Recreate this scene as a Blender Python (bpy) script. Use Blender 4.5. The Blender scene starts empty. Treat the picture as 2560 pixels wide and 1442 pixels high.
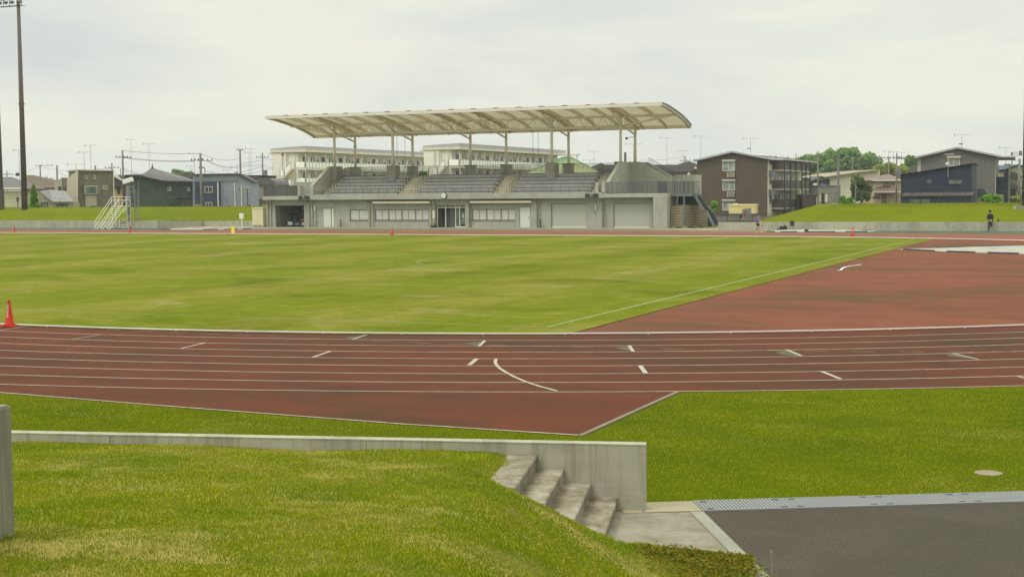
import bpy, math, random
import numpy as np
from mathutils import Vector, Matrix
random.seed(7); rng = np.random.default_rng(7)
scene = bpy.context.scene
COL = scene.collection
rad = math.radians

# ------------------------------------------------------------------ camera
F_PX, PITCH, ROLL, EYE, AZ = 3517.336, 0.06729, 0.00786, 3.42442, -0.41234
_r0 = Vector((math.cos(AZ), -math.sin(AZ), 0))
_f0 = Vector((math.sin(AZ)*math.cos(PITCH), math.cos(AZ)*math.cos(PITCH), -math.sin(PITCH)))
_d0 = Vector((-math.sin(AZ)*math.sin(PITCH), -math.cos(AZ)*math.sin(PITCH), -math.cos(PITCH)))
_R = _r0*math.cos(ROLL) + _d0*math.sin(ROLL)
_D = -_r0*math.sin(ROLL) + _d0*math.cos(ROLL)
CAM = Vector((0, 0, EYE))
FH = Vector((math.sin(AZ), math.cos(AZ), 0)); RH = Vector((math.cos(AZ), -math.sin(AZ), 0))
cd = bpy.data.cameras.new('camera'); co = bpy.data.objects.new('camera', cd); COL.objects.link(co)
cd.sensor_width = 36; cd.lens = 36*F_PX/2560; cd.clip_start = 0.1; cd.clip_end = 6000
m = Matrix.Identity(4)
for i in range(3):
    m[i][0] = _R[i]; m[i][1] = -_D[i]; m[i][2] = -_f0[i]; m[i][3] = CAM[i]
co.matrix_world = m
scene.camera = co

def ray(x, y): return _f0 + _R*((x-1280)/F_PX) + _D*((y-721)/F_PX)
def ground(x, y, z=0.0):
    r = ray(x, y); return CAM + r*((z-EYE)/r.z)
def atY(x, y, Y):
    r = ray(x, y); return CAM + r*(Y/r.y)
def atD(x, y, d):
    r = ray(x, y); return CAM + r*(d/(r.dot(FH)))

# ------------------------------------------------------------------ world, sun, exposure
SUN_EL, SUN_AZ = rad(56), rad(215)      # azimuth from +Y clockwise
w = bpy.data.worlds.new('World'); scene.world = w; w.use_nodes = True
nt = w.node_tree; nt.nodes.clear()
def N(t, **k):
    n = nt.nodes.new(t)
    for a, b in k.items(): setattr(n, a, b)
    return n
out = N('ShaderNodeOutputWorld'); bg = N('ShaderNodeBackground'); bg.inputs[1].default_value = 0.10
sky = N('ShaderNodeTexSky', sky_type='NISHITA', sun_disc=False)
sky.sun_elevation = SUN_EL; sky.sun_rotation = SUN_AZ; sky.dust_density = 3.0
tc = N('ShaderNodeTexCoord'); sep = N('ShaderNodeSeparateXYZ'); nt.links.new(tc.outputs['Generated'], sep.inputs[0])
mp = N('ShaderNodeMapping'); mp.inputs['Scale'].default_value = (1.0, 1.0, 3.8); mp.inputs['Location'].default_value = (3.1, 1.7, 0.4)
nt.links.new(tc.outputs['Generated'], mp.inputs[0])
n1 = N('ShaderNodeTexNoise'); n1.inputs['Scale'].default_value = 3.6; n1.inputs['Detail'].default_value = 7; n1.inputs['Roughness'].default_value = 0.55; n1.inputs['Distortion'].default_value = 0.25
nt.links.new(mp.outputs[0], n1.inputs['Vector'])
r1 = N('ShaderNodeValToRGB'); e = r1.color_ramp.elements
e[0].position = 0.33; e[0].color = (6.95, 7.45, 7.2, 1)
e[1].position = 0.60; e[1].color = (9.1, 9.1, 7.9, 1)
nt.links.new(n1.outputs['Fac'], r1.inputs[0])
# overcast sky is about three times brighter overhead than at the horizon
mr = N('ShaderNodeMapRange', interpolation_type='SMOOTHSTEP'); mr.inputs[1].default_value = 0.14; mr.inputs[2].default_value = 1.0
mr.inputs[3].default_value = 1.0; mr.inputs[4].default_value = 2.8
nt.links.new(sep.outputs['Z'], mr.inputs[0])
mul = N('ShaderNodeVectorMath', operation='SCALE'); nt.links.new(r1.outputs[0], mul.inputs[0]); nt.links.new(mr.outputs[0], mul.inputs['Scale'])
mx = N('ShaderNodeMix', data_type='RGBA'); mx.inputs[0].default_value = 0.93
nt.links.new(sky.outputs[0], mx.inputs[6]); nt.links.new(mul.outputs[0], mx.inputs[7])
nt.links.new(mx.outputs[2], bg.inputs[0]); nt.links.new(bg.outputs[0], out.inputs[0])
sd = bpy.data.lights.new('sun', 'SUN'); sd.energy = 1.3; sd.angle = rad(18); sd.color = (1, 0.965, 0.91)
so = bpy.data.objects.new('sun', sd); COL.objects.link(so)
sv = Vector((math.sin(SUN_AZ)*math.cos(SUN_EL), math.cos(SUN_AZ)*math.cos(SUN_EL), math.sin(SUN_EL)))
so.rotation_euler = sv.to_track_quat('Z', 'Y').to_euler()
scene.view_settings.view_transform = 'Standard'; scene.view_settings.look = 'None'
scene.view_settings.exposure = 0.0; scene.view_settings.gamma = 1.0
scene.render.engine = 'CYCLES'
scene.cycles.max_bounces = 6; scene.cycles.transparent_max_bounces = 8

# ------------------------------------------------------------------ materials
def s2l(c): c /= 255.0; return c/12.92 if c <= .04045 else ((c+.055)/1.055)**2.4
def P(r, g, b, k=1.9): return tuple(min(s2l(v)/k, .9) for v in (r, g, b))   # paint / albedo from a colour seen in daylight
V = .97
MATS = {}
class MatB:
    def __init__(s, name):
        s.m = bpy.data.materials.new(name); s.m.use_nodes = True; s.t = s.m.node_tree; s.t.nodes.clear()
        s.out = s.n('ShaderNodeOutputMaterial'); s.b = s.n('ShaderNodeBsdfPrincipled'); s.l(s.b.outputs[0], s.out.inputs[0])
        s.tc = s.n('ShaderNodeTexCoord')
    def n(s, t, **k):
        n = s.t.nodes.new(t)
        for a, b in k.items(): setattr(n, a, b)
        return n
    def l(s, a, b): s.t.links.new(a, b)
    def noise(s, scale, vec=(1,1,1), detail=4, rough=.55, dist=0, loc=(0,0,0)):
        mp = s.n('ShaderNodeMapping'); mp.inputs['Scale'].default_value = vec; mp.inputs['Location'].default_value = loc
        s.l(s.tc.outputs['Object'], mp.inputs[0])
        n = s.n('ShaderNodeTexNoise'); n.inputs['Scale'].default_value = scale; n.inputs['Detail'].default_value = detail
        n.inputs['Roughness'].default_value = rough; n.inputs['Distortion'].default_value = dist
        s.l(mp.outputs[0], n.inputs['Vector']); return n.outputs['Fac']
    def ramp(s, fac, stops):
        r = s.n('ShaderNodeValToRGB'); r.color_ramp.elements.remove(r.color_ramp.elements[1])
        for i, (p, c) in enumerate(stops):
            el = r.color_ramp.elements[0] if i == 0 else r.color_ramp.elements.new(p)
            el.position = p; el.color = (c if len(c) == 4 else tuple(c)+(1,))
        s.l(fac, r.inputs[0]); return r.outputs[0]
    def mix(s, fac, a, b, mode='MIX'):
        n = s.n('ShaderNodeMix', data_type='RGBA', blend_type=mode)
        for i, v in ((0, fac), (6, a), (7, b)):
            if hasattr(v, 'is_linked') or hasattr(v, 'links'): s.l(v, n.inputs[i])
            elif i == 0: n.inputs[0].default_value = v
            else: n.inputs[i].default_value = tuple(v)+(1,)
        return n.outputs[2]
    def math(s, op, a, b=0.0, c=0.0):
        n = s.n('ShaderNodeMath', operation=op)
        for i, v in enumerate((a, b, c)):
            if hasattr(v, 'links'): s.l(v, n.inputs[i])
            else: n.inputs[i].default_value = v
        return n.outputs[0]
    def lines(s, axis, spacing, width, off=0.0):
        sp = s.n('ShaderNodeSeparateXYZ'); s.l(s.tc.outputs['Object'], sp.inputs[0])
        v = s.math('ADD', sp.outputs[axis], 1000*spacing+off)
        v = s.math('DIVIDE', v, spacing); v = s.math('FRACT', v)
        return s.math('LESS_THAN', v, width/spacing)
    def fin(s, col, rough=.8, bump=None, bstr=.2, bdist=.02, metal=0, spec=.35):
        if hasattr(col, 'links'): s.l(col, s.b.inputs['Base Color'])
        else: s.b.inputs['Base Color'].default_value = tuple(col)+(1,)
        if hasattr(rough, 'links'): s.l(rough, s.b.inputs['Roughness'])
        else: s.b.inputs['Roughness'].default_value = rough
        s.b.inputs['Metallic'].default_value = metal; s.b.inputs['Specular IOR Level'].default_value = spec
        if bump is not None:
            b = s.n('ShaderNodeBump'); b.inputs['Strength'].default_value = bstr; b.inputs['Distance'].default_value = bdist
            s.l(bump, b.inputs['Height']); s.l(b.outputs[0], s.b.inputs['Normal'])
        return s.m
def dark(c, f): return tuple(v*f for v in c)
def paint(name, c, rough=.6, var=.12, metal=0, spec=.35, scale=1.5):
    b = MatB(name); f = b.noise(scale, detail=5)
    return b.fin(b.ramp(f, [(.3, dark(c, 1-var)), (.7, dark(c, 1+var))]), rough, metal=metal, spec=spec)
def concrete(name, c, streak=.25, fine=True, scale=1.0, vstreak=6):
    b = MatB(name); f = b.noise(.9*scale, detail=6, rough=.65)
    s = b.noise(1.0*scale, vec=(vstreak, vstreak, .35), detail=4, rough=.7)
    base = b.ramp(f, [(.25, dark(c, .78)), (.5, c), (.78, dark(c, 1.16))])
    st = b.ramp(s, [(.35, (1-streak,)*3), (.6, (1, 1, 1))])
    col = b.mix(1.0, base, st, 'MULTIPLY')
    g = b.noise(60*scale, detail=3)
    col = b.mix(.35, col, b.ramp(g, [(.3, (.6, .6, .6)), (.7, (1.25, 1.25, 1.25))]), 'MULTIPLY')
    return b.fin(col, .88, bump=g, bstr=.25, bdist=.004)
def siding(name, c, axis='X', spacing=.3, width=.05, dk=.7, var=.1, rough=.6):
    b = MatB(name); f = b.noise(.6, detail=4)
    base = b.ramp(f, [(.3, dark(c, 1-var)), (.7, dark(c, 1+var))])
    col = b.mix(b.lines(axis, spacing, width), base, dark(c, dk))
    return b.fin(col, rough)
def rooftile(name, c, axis='X', spacing=.45):
    b = MatB(name); f = b.noise(1.2, detail=6, rough=.7)
    base = b.ramp(f, [(.25, dark(c, .75)), (.75, dark(c, 1.2))])
    col = b.mix(b.lines(axis, spacing, .1), base, dark(c, .72))
    return b.fin(col, .7)
def glass(name, c):
    b = MatB(name); f = b.noise(1.3, detail=2)
    return b.fin(b.ramp(f, [(.35, dark(c, .6)), (.65, dark(c, 1.25))]), .12, spec=.5)

M = {}
M['conc'] = concrete('concrete_stand', P(168,169,156,1.12), .07)
M['conc_lt'] = concrete('concrete_light', P(178,178,164,1.15), .07)
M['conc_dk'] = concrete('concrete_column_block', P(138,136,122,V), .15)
M['conc_seat'] = concrete('concrete_seating', P(176,174,158,1.2), .12)
M['conc_step'] = concrete('concrete_aisle', P(178,173,148,1.1), .1)
M['conc_wall'] = concrete('concrete_retaining', P(165,163,146,V), .18, vstreak=1.3)
M['beige_steel'] = paint('beige_steel', P(222,217,196,V), .45, .05)
M['beige_steel_dk'] = paint('beige_truss_steel', P(176,164,128,.75), .5, .06)
b = MatB('membrane'); f = b.noise(.5, vec=(1,1,1), detail=3)
b.b.inputs['Transmission Weight'].default_value = 0
c1 = b.ramp(f, [(.3, (.70,.65,.50)), (.7, (.76,.72,.57))])
b.l(c1, b.b.inputs['Base Color']); b.b.inputs['Roughness'].default_value = .7
tr = b.n('ShaderNodeBsdfTranslucent'); tr.inputs[0].default_value = (.62, .57, .40, 1)
ms = b.n('ShaderNodeMixShader'); ms.inputs[0].default_value = .22
b.l(b.b.outputs[0], ms.inputs[1]); b.l(tr.outputs[0], ms.inputs[2]); b.l(ms.outputs[0], b.out.inputs[0]); M['membrane'] = b.m
M['white_trim'] = paint('white_trim', (.62,.62,.57), .5, .06)
M['white'] = paint('white_paint', (.72,.72,.66), .5, .05)
M['offwhite'] = paint('off_white_paint', P(205,204,188,V), .55, .06)
M['door'] = paint('door_paint', P(200,200,190,V), .5, .04)
M['blind'] = paint('window_blind', P(186,190,180,V), .35, .06)
M['brownframe'] = paint('brown_frame', P(130,112,92,V), .5, .05)
M['pipe'] = paint('drain_pipe', P(125,118,78,V), .5, .08)
M['awning'] = paint('awning_box', P(196,188,158,V), .5, .05)
b = MatB('shutter'); ln = b.lines('Z', .1, .028)
M['shutter'] = b.fin(b.mix(ln, P(176,178,164,V), P(140,140,126,V)), .5)
M['blue_seat'] = paint('blue_bench', P(62,66,125,1.2), .45, .15)
M['railing'] = paint('railing_steel', P(92,92,94,1.05), .5, .08, spec=.2)
M['railing_dk'] = paint('dark_railing', P(72,68,60,1.1), .5, .1)
M['steel_grey'] = paint('grey_green_steel', P(100,108,104,V), .5, .08)
M['dark_steel'] = paint('dark_steel', P(52,60,64,V), .5, .08)
M['black'] = paint('black_plastic', (.018,.018,.02), .5, .2)
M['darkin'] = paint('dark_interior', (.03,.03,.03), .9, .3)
M['woodslat'] = paint('weathered_slat', P(146,134,104,V), .7, .15)
M['glass'] = glass('window_glass', (.05,.055,.055)); M['glass_lt'] = glass('curtained_glass', P(140,150,146,V))
M['glass_grn'] = glass('green_glass', P(96,112,100,V))
M['frame_w'] = paint('window_frame_pale', P(180,176,160,V), .5, .04); M['frame_d'] = paint('window_frame_dark', (.04,.04,.04), .5, .1)
M['alu'] = paint('aluminium_kerb', (.66,.67,.66), .35, .08, spec=.5)
M['line'] = paint('white_line', P(206,196,172,1.8), .7, .25, scale=5)
M['linedim'] = paint('worn_line', P(178,160,125,1.9), .75, .2, scale=6)
M['greenpaint'] = paint('green_marking', P(98,98,62,1.9), .8, .15, scale=5)
M['orange'] = paint('orange_cone', (.40,.020,.006), .55, .12, spec=.15); M['yellow'] = paint('yellow_plastic', (.78,.50,.03), .45, .1)
M['galv'] = paint('galvanised_steel', P(152,154,152,1.75), .4, .12, spec=.5)
M['galv_w'] = paint('white_tube', P(218,216,200,V), .45, .05)
M['polegrey'] = concrete('utility_pole', P(118,112,98,V), .1); M['antenna'] = paint('antenna_metal', P(120,118,108,V), .5, .1)
M['mastbrown'] = paint('brown_mast', P(84,72,60,V), .6, .1)
M['wire'] = paint('cable_black', (.05,.05,.05), .7, .1); M['wire2'] = paint('cable_blue', (.03,.06,.16), .7, .1)
M['tarp'] = paint('sand_pit_sheet', P(200,196,176,1.9), .7, .12, scale=.8); M['sandbag'] = paint('blue_weight', P(84,94,114,1.7), .7, .2)
M['skin'] = paint('skin', (.42,.24,.15), .6, .05); M['hair'] = paint('hair', (.012,.010,.010), .6, .2)
M['shirt'] = paint('blue_shirt', (.02,.11,.34), .8, .15); M['shorts'] = paint('navy_shorts', (.015,.015,.04), .8, .2)
M['shoe'] = paint('lime_shoe', (.62,.75,.05), .6, .1); M['blackcloth'] = paint('black_clothing', (.016,.016,.019), .85, .2)
M['cream_box'] = paint('cream_locker', P(200,192,158,V), .6, .05)
M['bark'] = concrete('bark', (.09,.07,.05), .3)

# ground materials -------------------------------------------------------
def grass_mat(name, lush, mid, dry, s=1.0, drypos=.62, stripes=False, loc=(0,0,0), bl=.5, fine=40):
    b = MatB(name)
    a = b.noise(.30*s, detail=6, rough=.62, dist=.3, loc=loc)
    col = b.ramp(a, [(.28, lush), (.48, mid), (.74, dark(mid, 1.08))])
    d = b.noise(.55*s, vec=(.7, 1.0, 1), detail=8, rough=.68, dist=.6, loc=(loc[0]+9, loc[1]+4, 0))
    dm = b.ramp(d, [(drypos-.12, (0,0,0)), (drypos+.1, (1,1,1))])
    col = b.mix(dm, col, dry)
    if stripes:
        sx = b.n('ShaderNodeSeparateXYZ'); b.l(b.tc.outputs['Object'], sx.inputs[0])
        ph = b.math('ADD', b.math('MULTIPLY', sx.outputs[0], 2*math.pi/9.6), b.math('MULTIPLY', b.noise(.12, detail=3), 4.0))
        wv = b.math('MULTIPLY_ADD', b.math('SINE', ph), .18, .5); w_ = b.math('ADD', wv, b.math('MULTIPLY', b.math('SUBTRACT', b.noise(.22, vec=(1.5, .5, 1), detail=5, rough=.6), .5), .42))
        col = b.mix(.85, col, b.ramp(w_, [(.36, (.84,.95,.42)), (.50, (1,1,1)), (.64, (1.16,1.09,1.6))]), 'MULTIPLY')
        w4 = b.noise(1.5, vec=(1.0, 1.0, 1), detail=9, rough=.82, loc=(2,8,0))
        col = b.mix(.8, col, b.ramp(w4, [(.39, (.78,.89,.42)), (.5, (1,1,1)), (.61, (1.24,1.17,1.6))]), 'MULTIPLY')
        w2 = b.noise(.35, vec=(1.7, .5, 1), detail=6, rough=.66, dist=.5)
        col = b.mix(.8, col, b.ramp(w2, [(.38, (.86,.95,.5)), (.60, (1.14,1.08,1.35))]), 'MULTIPLY')
        w3 = b.noise(1.0, vec=(.5, 1.0, 1), detail=7, rough=.78, loc=(5,2,0))
        col = b.mix(b.ramp(w3, [(.63, (0,0,0)), (.72, (.8,.8,.8))]), col, dark(dry, 1.12))
    g = b.noise(fine, detail=4, rough=.7)
    col = b.mix(bl, col, b.ramp(g, [(.3, (.55,.6,.5)), (.7, (1.35,1.3,1.35))]), 'MULTIPLY')
    return b.fin(col, .95, bump=g, bstr=.5, bdist=.03, spec=.03)
M['grass_field'] = grass_mat('infield_grass', P(108,119,6), P(136,141,40), P(172,163,98), .6, .66, stripes=True, fine=14)
M['grass_near'] = grass_mat('terrace_grass', P(96,112,6), P(116,128,20), P(166,152,88), 1.6, .60, fine=55)
M['grass_lawn'] = grass_mat('lawn_grass', P(84,104,0), P(106,120,0), P(142,140,58), .8, .70, fine=40)
M['grass_bank'] = grass_mat('bank_grass', P(106,120,2,1.7), P(124,134,10,1.7), P(150,146,60,1.7), .7, .70, fine=10)
M['grass_far'] = grass_mat('far_grass', P(110,118,30), P(128,130,60), P(150,145,90), .2, .66, fine=5)
def translucent(b, col, f):
    t = b.n('ShaderNodeBsdfTranslucent'); g = b.n('ShaderNodeMix', data_type='RGBA', blend_type='MULTIPLY'); g.inputs[0].default_value = 1
    b.l(col, g.inputs[6]); g.inputs[7].default_value = (1.25, 1.25, .8, 1); b.l(g.outputs[2], t.inputs[0])
    m_ = b.n('ShaderNodeMixShader'); m_.inputs[0].default_value = f; b.l(b.b.outputs[0], m_.inputs[1]); b.l(t.outputs[0], m_.inputs[2]); b.l(m_.outputs[0], b.out.inputs[0]); return b.m
def patches(b, lst):
    tot = None; geo = b.n('ShaderNodeNewGeometry'); sp = b.n('ShaderNodeSeparateXYZ'); b.l(geo.outputs['Position'], sp.inputs[0]); nz = b.noise(3.5, detail=6, rough=.75)
    for cx, cy, rx, ry, st in lst:
        dx = b.math('DIVIDE', b.math('SUBTRACT', sp.outputs[0], cx), rx); dy = b.math('DIVIDE', b.math('SUBTRACT', sp.outputs[1], cy), ry)
        d = b.math('SQRT', b.math('ADD', b.math('MULTIPLY', dx, dx), b.math('MULTIPLY', dy, dy)))
        v = b.math('ADD', b.math('SUBTRACT', 1.0, d), b.math('MULTIPLY', b.math('SUBTRACT', nz, .5), 3.2)); v = b.math('MULTIPLY', b.math('MINIMUM', b.math('MAXIMUM', v, 0.0), 1.0), st)
        tot = v if tot is None else b.math('MAXIMUM', tot, v)
    return tot
LAWNP = [(-1.2,20.6,2.6,.9,.62),(-4.6,20.2,1.1,.5,.55),(-6.9,20.3,.8,.3,.5),(-12.0,17.6,2.0,.4,.55),(-9.0,16.9,1.6,.35,.5),(-6.2,16.6,1.3,.35,.5),(-15,17.5,1.5,.4,.5),(1.0,23.5,2.5,1.0,.5),(-5.0,22.6,1.6,.3,.5)]
PATCH = [(-6.35,7.05,1.0,.55,1.0),(-5.3,7.15,.5,.35,.9),(-4.6,11.6,.7,.35,.75),(-5.5,9.6,1.5,.35,.5),(-3.95,8.4,1.2,.4,.55),(-2.7,10.2,.5,.8,.6),(-7.8,9.6,1.2,.3,.5),(-6.6,11.2,.8,.3,.5)]
def blade_mat(name, a, c, dry, loc, drypos, s, patch=None):
    b = MatB(name); at = b.n('ShaderNodeAttribute', attribute_name='rnd')
    col = b.ramp(at.outputs['Fac'], [(0, a), (.75, c), (.88, dark(c, 1.5)), (1.0, dry)])
    d = b.noise(.55*s, vec=(.7, 1.0, 1), detail=8, rough=.68, dist=.6, loc=loc)
    dm = b.math('ADD', d, b.math('MULTIPLY', b.math('SUBTRACT', at.outputs['Fac'], .5), .13))
    big = b.noise(.75, vec=(1,1.2,1), detail=5, rough=.62, loc=(3,1,0))
    col = b.mix(.9, col, b.ramp(big, [(.34, (.62,.80,.5)), (.5, (1,1,1)), (.66, (1.22,1.12,1.5))]), 'MULTIPLY')
    col = b.mix(b.ramp(dm, [(drypos-.06, (0,0,0)), (drypos+.09, (1,1,1))]), col, dry)
    if patch:
        pm = patches(b, patch); pm = b.math('ADD', pm, b.math('MULTIPLY', b.math('SUBTRACT', at.outputs['Fac'], .5), .7)); col = b.mix(b.ramp(pm, [(.35, (0,0,0)), (.6, (1,1,1))]), col, dark(dry, .98))
    b.fin(col, .8, spec=.15); return translucent(b, col, .45)
#M
M['blade_near'] = blade_mat('grass_blade_near', P(114,130,0,1.16), P(150,157,20,1.16), P(208,194,122,1.12), (9,4,0), .575, 1.5, PATCH)
M['blade_lawn'] = blade_mat('grass_blade_lawn', P(104,122,0,1.1), P(138,146,6,1.1), P(182,174,88,1.12), (9,4,0), .64, .7, LAWNP)
def track_mat(name, c, worn, s=1.0, wear=.5, loc=(0,0,0), fine=110):
    b = MatB(name)
    a = b.noise(.16*s, vec=(1, 1.3, 1), detail=6, rough=.6, dist=.4, loc=loc)
    col = b.ramp(a, [(.33, dark(c, 1.08)), (.48, c), (.64, worn)])
    b2 = b.noise(.9*s, vec=(.45,1.3,1), detail=5, rough=.62)
    col = b.mix(.7, col, b.ramp(b2, [(.33, (.84,.85,.87)), (.67, (1.13,1.10,1.07))]), 'MULTIPLY')
    b3 = b.noise(.55*s, vec=(.6,1.2,1), detail=6, rough=.65, loc=(7,3,0)); col = b.mix(b.ramp(b3, [(.50, (0,0,0)), (.68, (.75,.75,.75))]), col, dark(worn, .88))
    g = b.noise(fine, detail=3, rough=.75)
    col = b.mix(.55, col, b.ramp(g, [(.3, (.62,.62,.62)), (.7, (1.4,1.38,1.36))]), 'MULTIPLY')
    return b.fin(col, .82, bump=g, bstr=.5, bdist=.006, spec=.08)
M['track'] = track_mat('track_rubber', P(116,65,41), P(94,66,42))
M['dzone'] = track_mat('dzone_rubber', P(146,86,60), P(116,84,54), .7, loc=(4,2,0), fine=50)
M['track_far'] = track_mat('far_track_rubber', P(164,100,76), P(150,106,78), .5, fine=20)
M['apron_brown'] = track_mat('faded_apron', P(150,132,106), P(138,126,100), .5, fine=20)
M['green_apron'] = track_mat('green_apron', P(96,122,98), P(92,112,92), .5, fine=20)
b = MatB('asphalt'); g = b.noise(130, detail=3, rough=.8); a = b.noise(.7, detail=6, rough=.6)
c = P(96,89,74); sp_ = b.noise(38, detail=2, rough=.6); col = b.ramp(a, [(.3, dark(c, .86)), (.7, dark(c, 1.14))])
col = b.mix(.8, col, b.ramp(g, [(.35, (.55,.55,.55)), (.6, (1.1,1.1,1.1)), (.72, (1.9,1.9,1.8))]), 'MULTIPLY')
col = b.mix(.9, col, b.ramp(sp_, [(.30, (.72,.72,.72)), (.5, (1,1,1)), (.64, (1.1,1.1,1.1)), (.72, (1.7,1.68,1.6))]), 'MULTIPLY'); pt = b.noise(.25, vec=(1,1.6,1), detail=3); col = b.mix(.7, col, b.ramp(pt, [(.4, (.86,.86,.86)), (.6, (1.12,1.12,1.12))]), 'MULTIPLY')
M['asphalt'] = b.fin(col, .9, bump=g, bstr=.6, bdist=.006, spec=.2)
M['paving'] = concrete('paving_concrete', P(182,180,160), .1, vstreak=2)
M['tanpave'] = concrete('tan_paving', P(196,186,152), .05, vstreak=2)
def stepmat(tread=False):
    b = MatB('weathered_step'); f = b.noise(2.2, detail=7, rough=.72, dist=.4); l = b.noise(7, vec=(1,9,1), detail=4, rough=.7)
    col = b.ramp(f, ([(.33, P(112,104,80)), (.47, P(160,152,128)), (.61, P(198,191,170))] if tread else [(.30, P(132,124,98)), (.50, P(170,164,142)), (.68, P(190,184,164))]))
    if tread:
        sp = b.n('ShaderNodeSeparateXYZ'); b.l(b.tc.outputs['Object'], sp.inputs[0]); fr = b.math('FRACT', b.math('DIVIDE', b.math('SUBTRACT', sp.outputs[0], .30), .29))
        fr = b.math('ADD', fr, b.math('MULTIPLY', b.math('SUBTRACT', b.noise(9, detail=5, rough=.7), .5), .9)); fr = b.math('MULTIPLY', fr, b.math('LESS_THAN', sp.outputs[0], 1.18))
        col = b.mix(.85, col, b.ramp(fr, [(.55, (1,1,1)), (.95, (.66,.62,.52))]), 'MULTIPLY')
    col = b.mix(.45, col, b.ramp(l, [(.3, (.68,.66,.6)), (.65, (1.15,1.15,1.15))]), 'MULTIPLY')
    g = b.noise(90, detail=3); col = b.mix(.5, col, b.ramp(g, [(.3, (.7,.7,.7)), (.7, (1.25,1.25,1.25))]), 'MULTIPLY')
    return b.fin(col, .9, bump=g, bstr=.4, bdist=.004, spec=.2)
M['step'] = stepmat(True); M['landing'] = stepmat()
def nearwall():
    b = MatB('cast_concrete_wall'); f = b.noise(1.6, detail=7, rough=.66)
    s = b.noise(1, vec=(9,9,.5), detail=4, rough=.7); c = P(168,165,145,1.15)
    col = b.ramp(f, [(.28, dark(c, .74)), (.5, c), (.75, dark(c, 1.15))])
    col = b.mix(.75, col, b.ramp(s, [(.36, (.70,.69,.60)), (.5, (1,1,1))]), 'MULTIPLY')
    v = b.noise(14, detail=2, rough=.5); col = b.mix(b.ramp(v, [(.70, (0,0,0)), (.76, (.7,.7,.7))]), col, dark(c, .5))
    g = b.noise(70, detail=3); col = b.mix(.4, col, b.ramp(g, [(.3, (.72,.72,.72)), (.7, (1.2,1.2,1.2))]), 'MULTIPLY')
    return b.fin(col, .9, bump=g, bstr=.35, bdist=.004, spec=.2)
M['nearwall'] = nearwall()
M['kerbbrown'] = concrete('kerb_stone', P(160,148,124), .1)
M['stainwall'] = concrete('stained_old_concrete', P(150,148,124,1.1), .42, vstreak=5)
def leafmat(name, a, c, hi):
    b = MatB(name); at = b.n('ShaderNodeAttribute', attribute_name='rnd')
    col = b.ramp(at.outputs['Fac'], [(0, a), (.55, c), (1, hi)]); b.fin(col, .75, spec=.2); return translucent(b, col, .35)
M['leaf_far'] = leafmat('leaf_far', P(80,108,66,.85), P(108,138,78,.85), P(136,164,94,.85))
M['leaf_yel'] = leafmat('leaf_yellowgreen', P(104,124,66,.95), P(140,152,78,.95), P(176,180,104,.95))
M['leaf_olive'] = leafmat('leaf_olive', P(70,86,44,1), P(106,124,68,1), P(146,158,108,1))
M['leaf_bright'] = leafmat('leaf_bright', P(70,112,16,1), P(110,160,34,1), P(144,186,56,1))
M['leaf_red'] = leafmat('groundcover_leaf', P(80,92,12,1.2), P(122,132,28,1.2), P(160,122,48,1.2))
M['manhole'] = concrete('mossy_cover', P(176,168,128), .12)
M['flower'] = paint('clover_flower', (.75,.75,.6), .7, .1)

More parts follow.
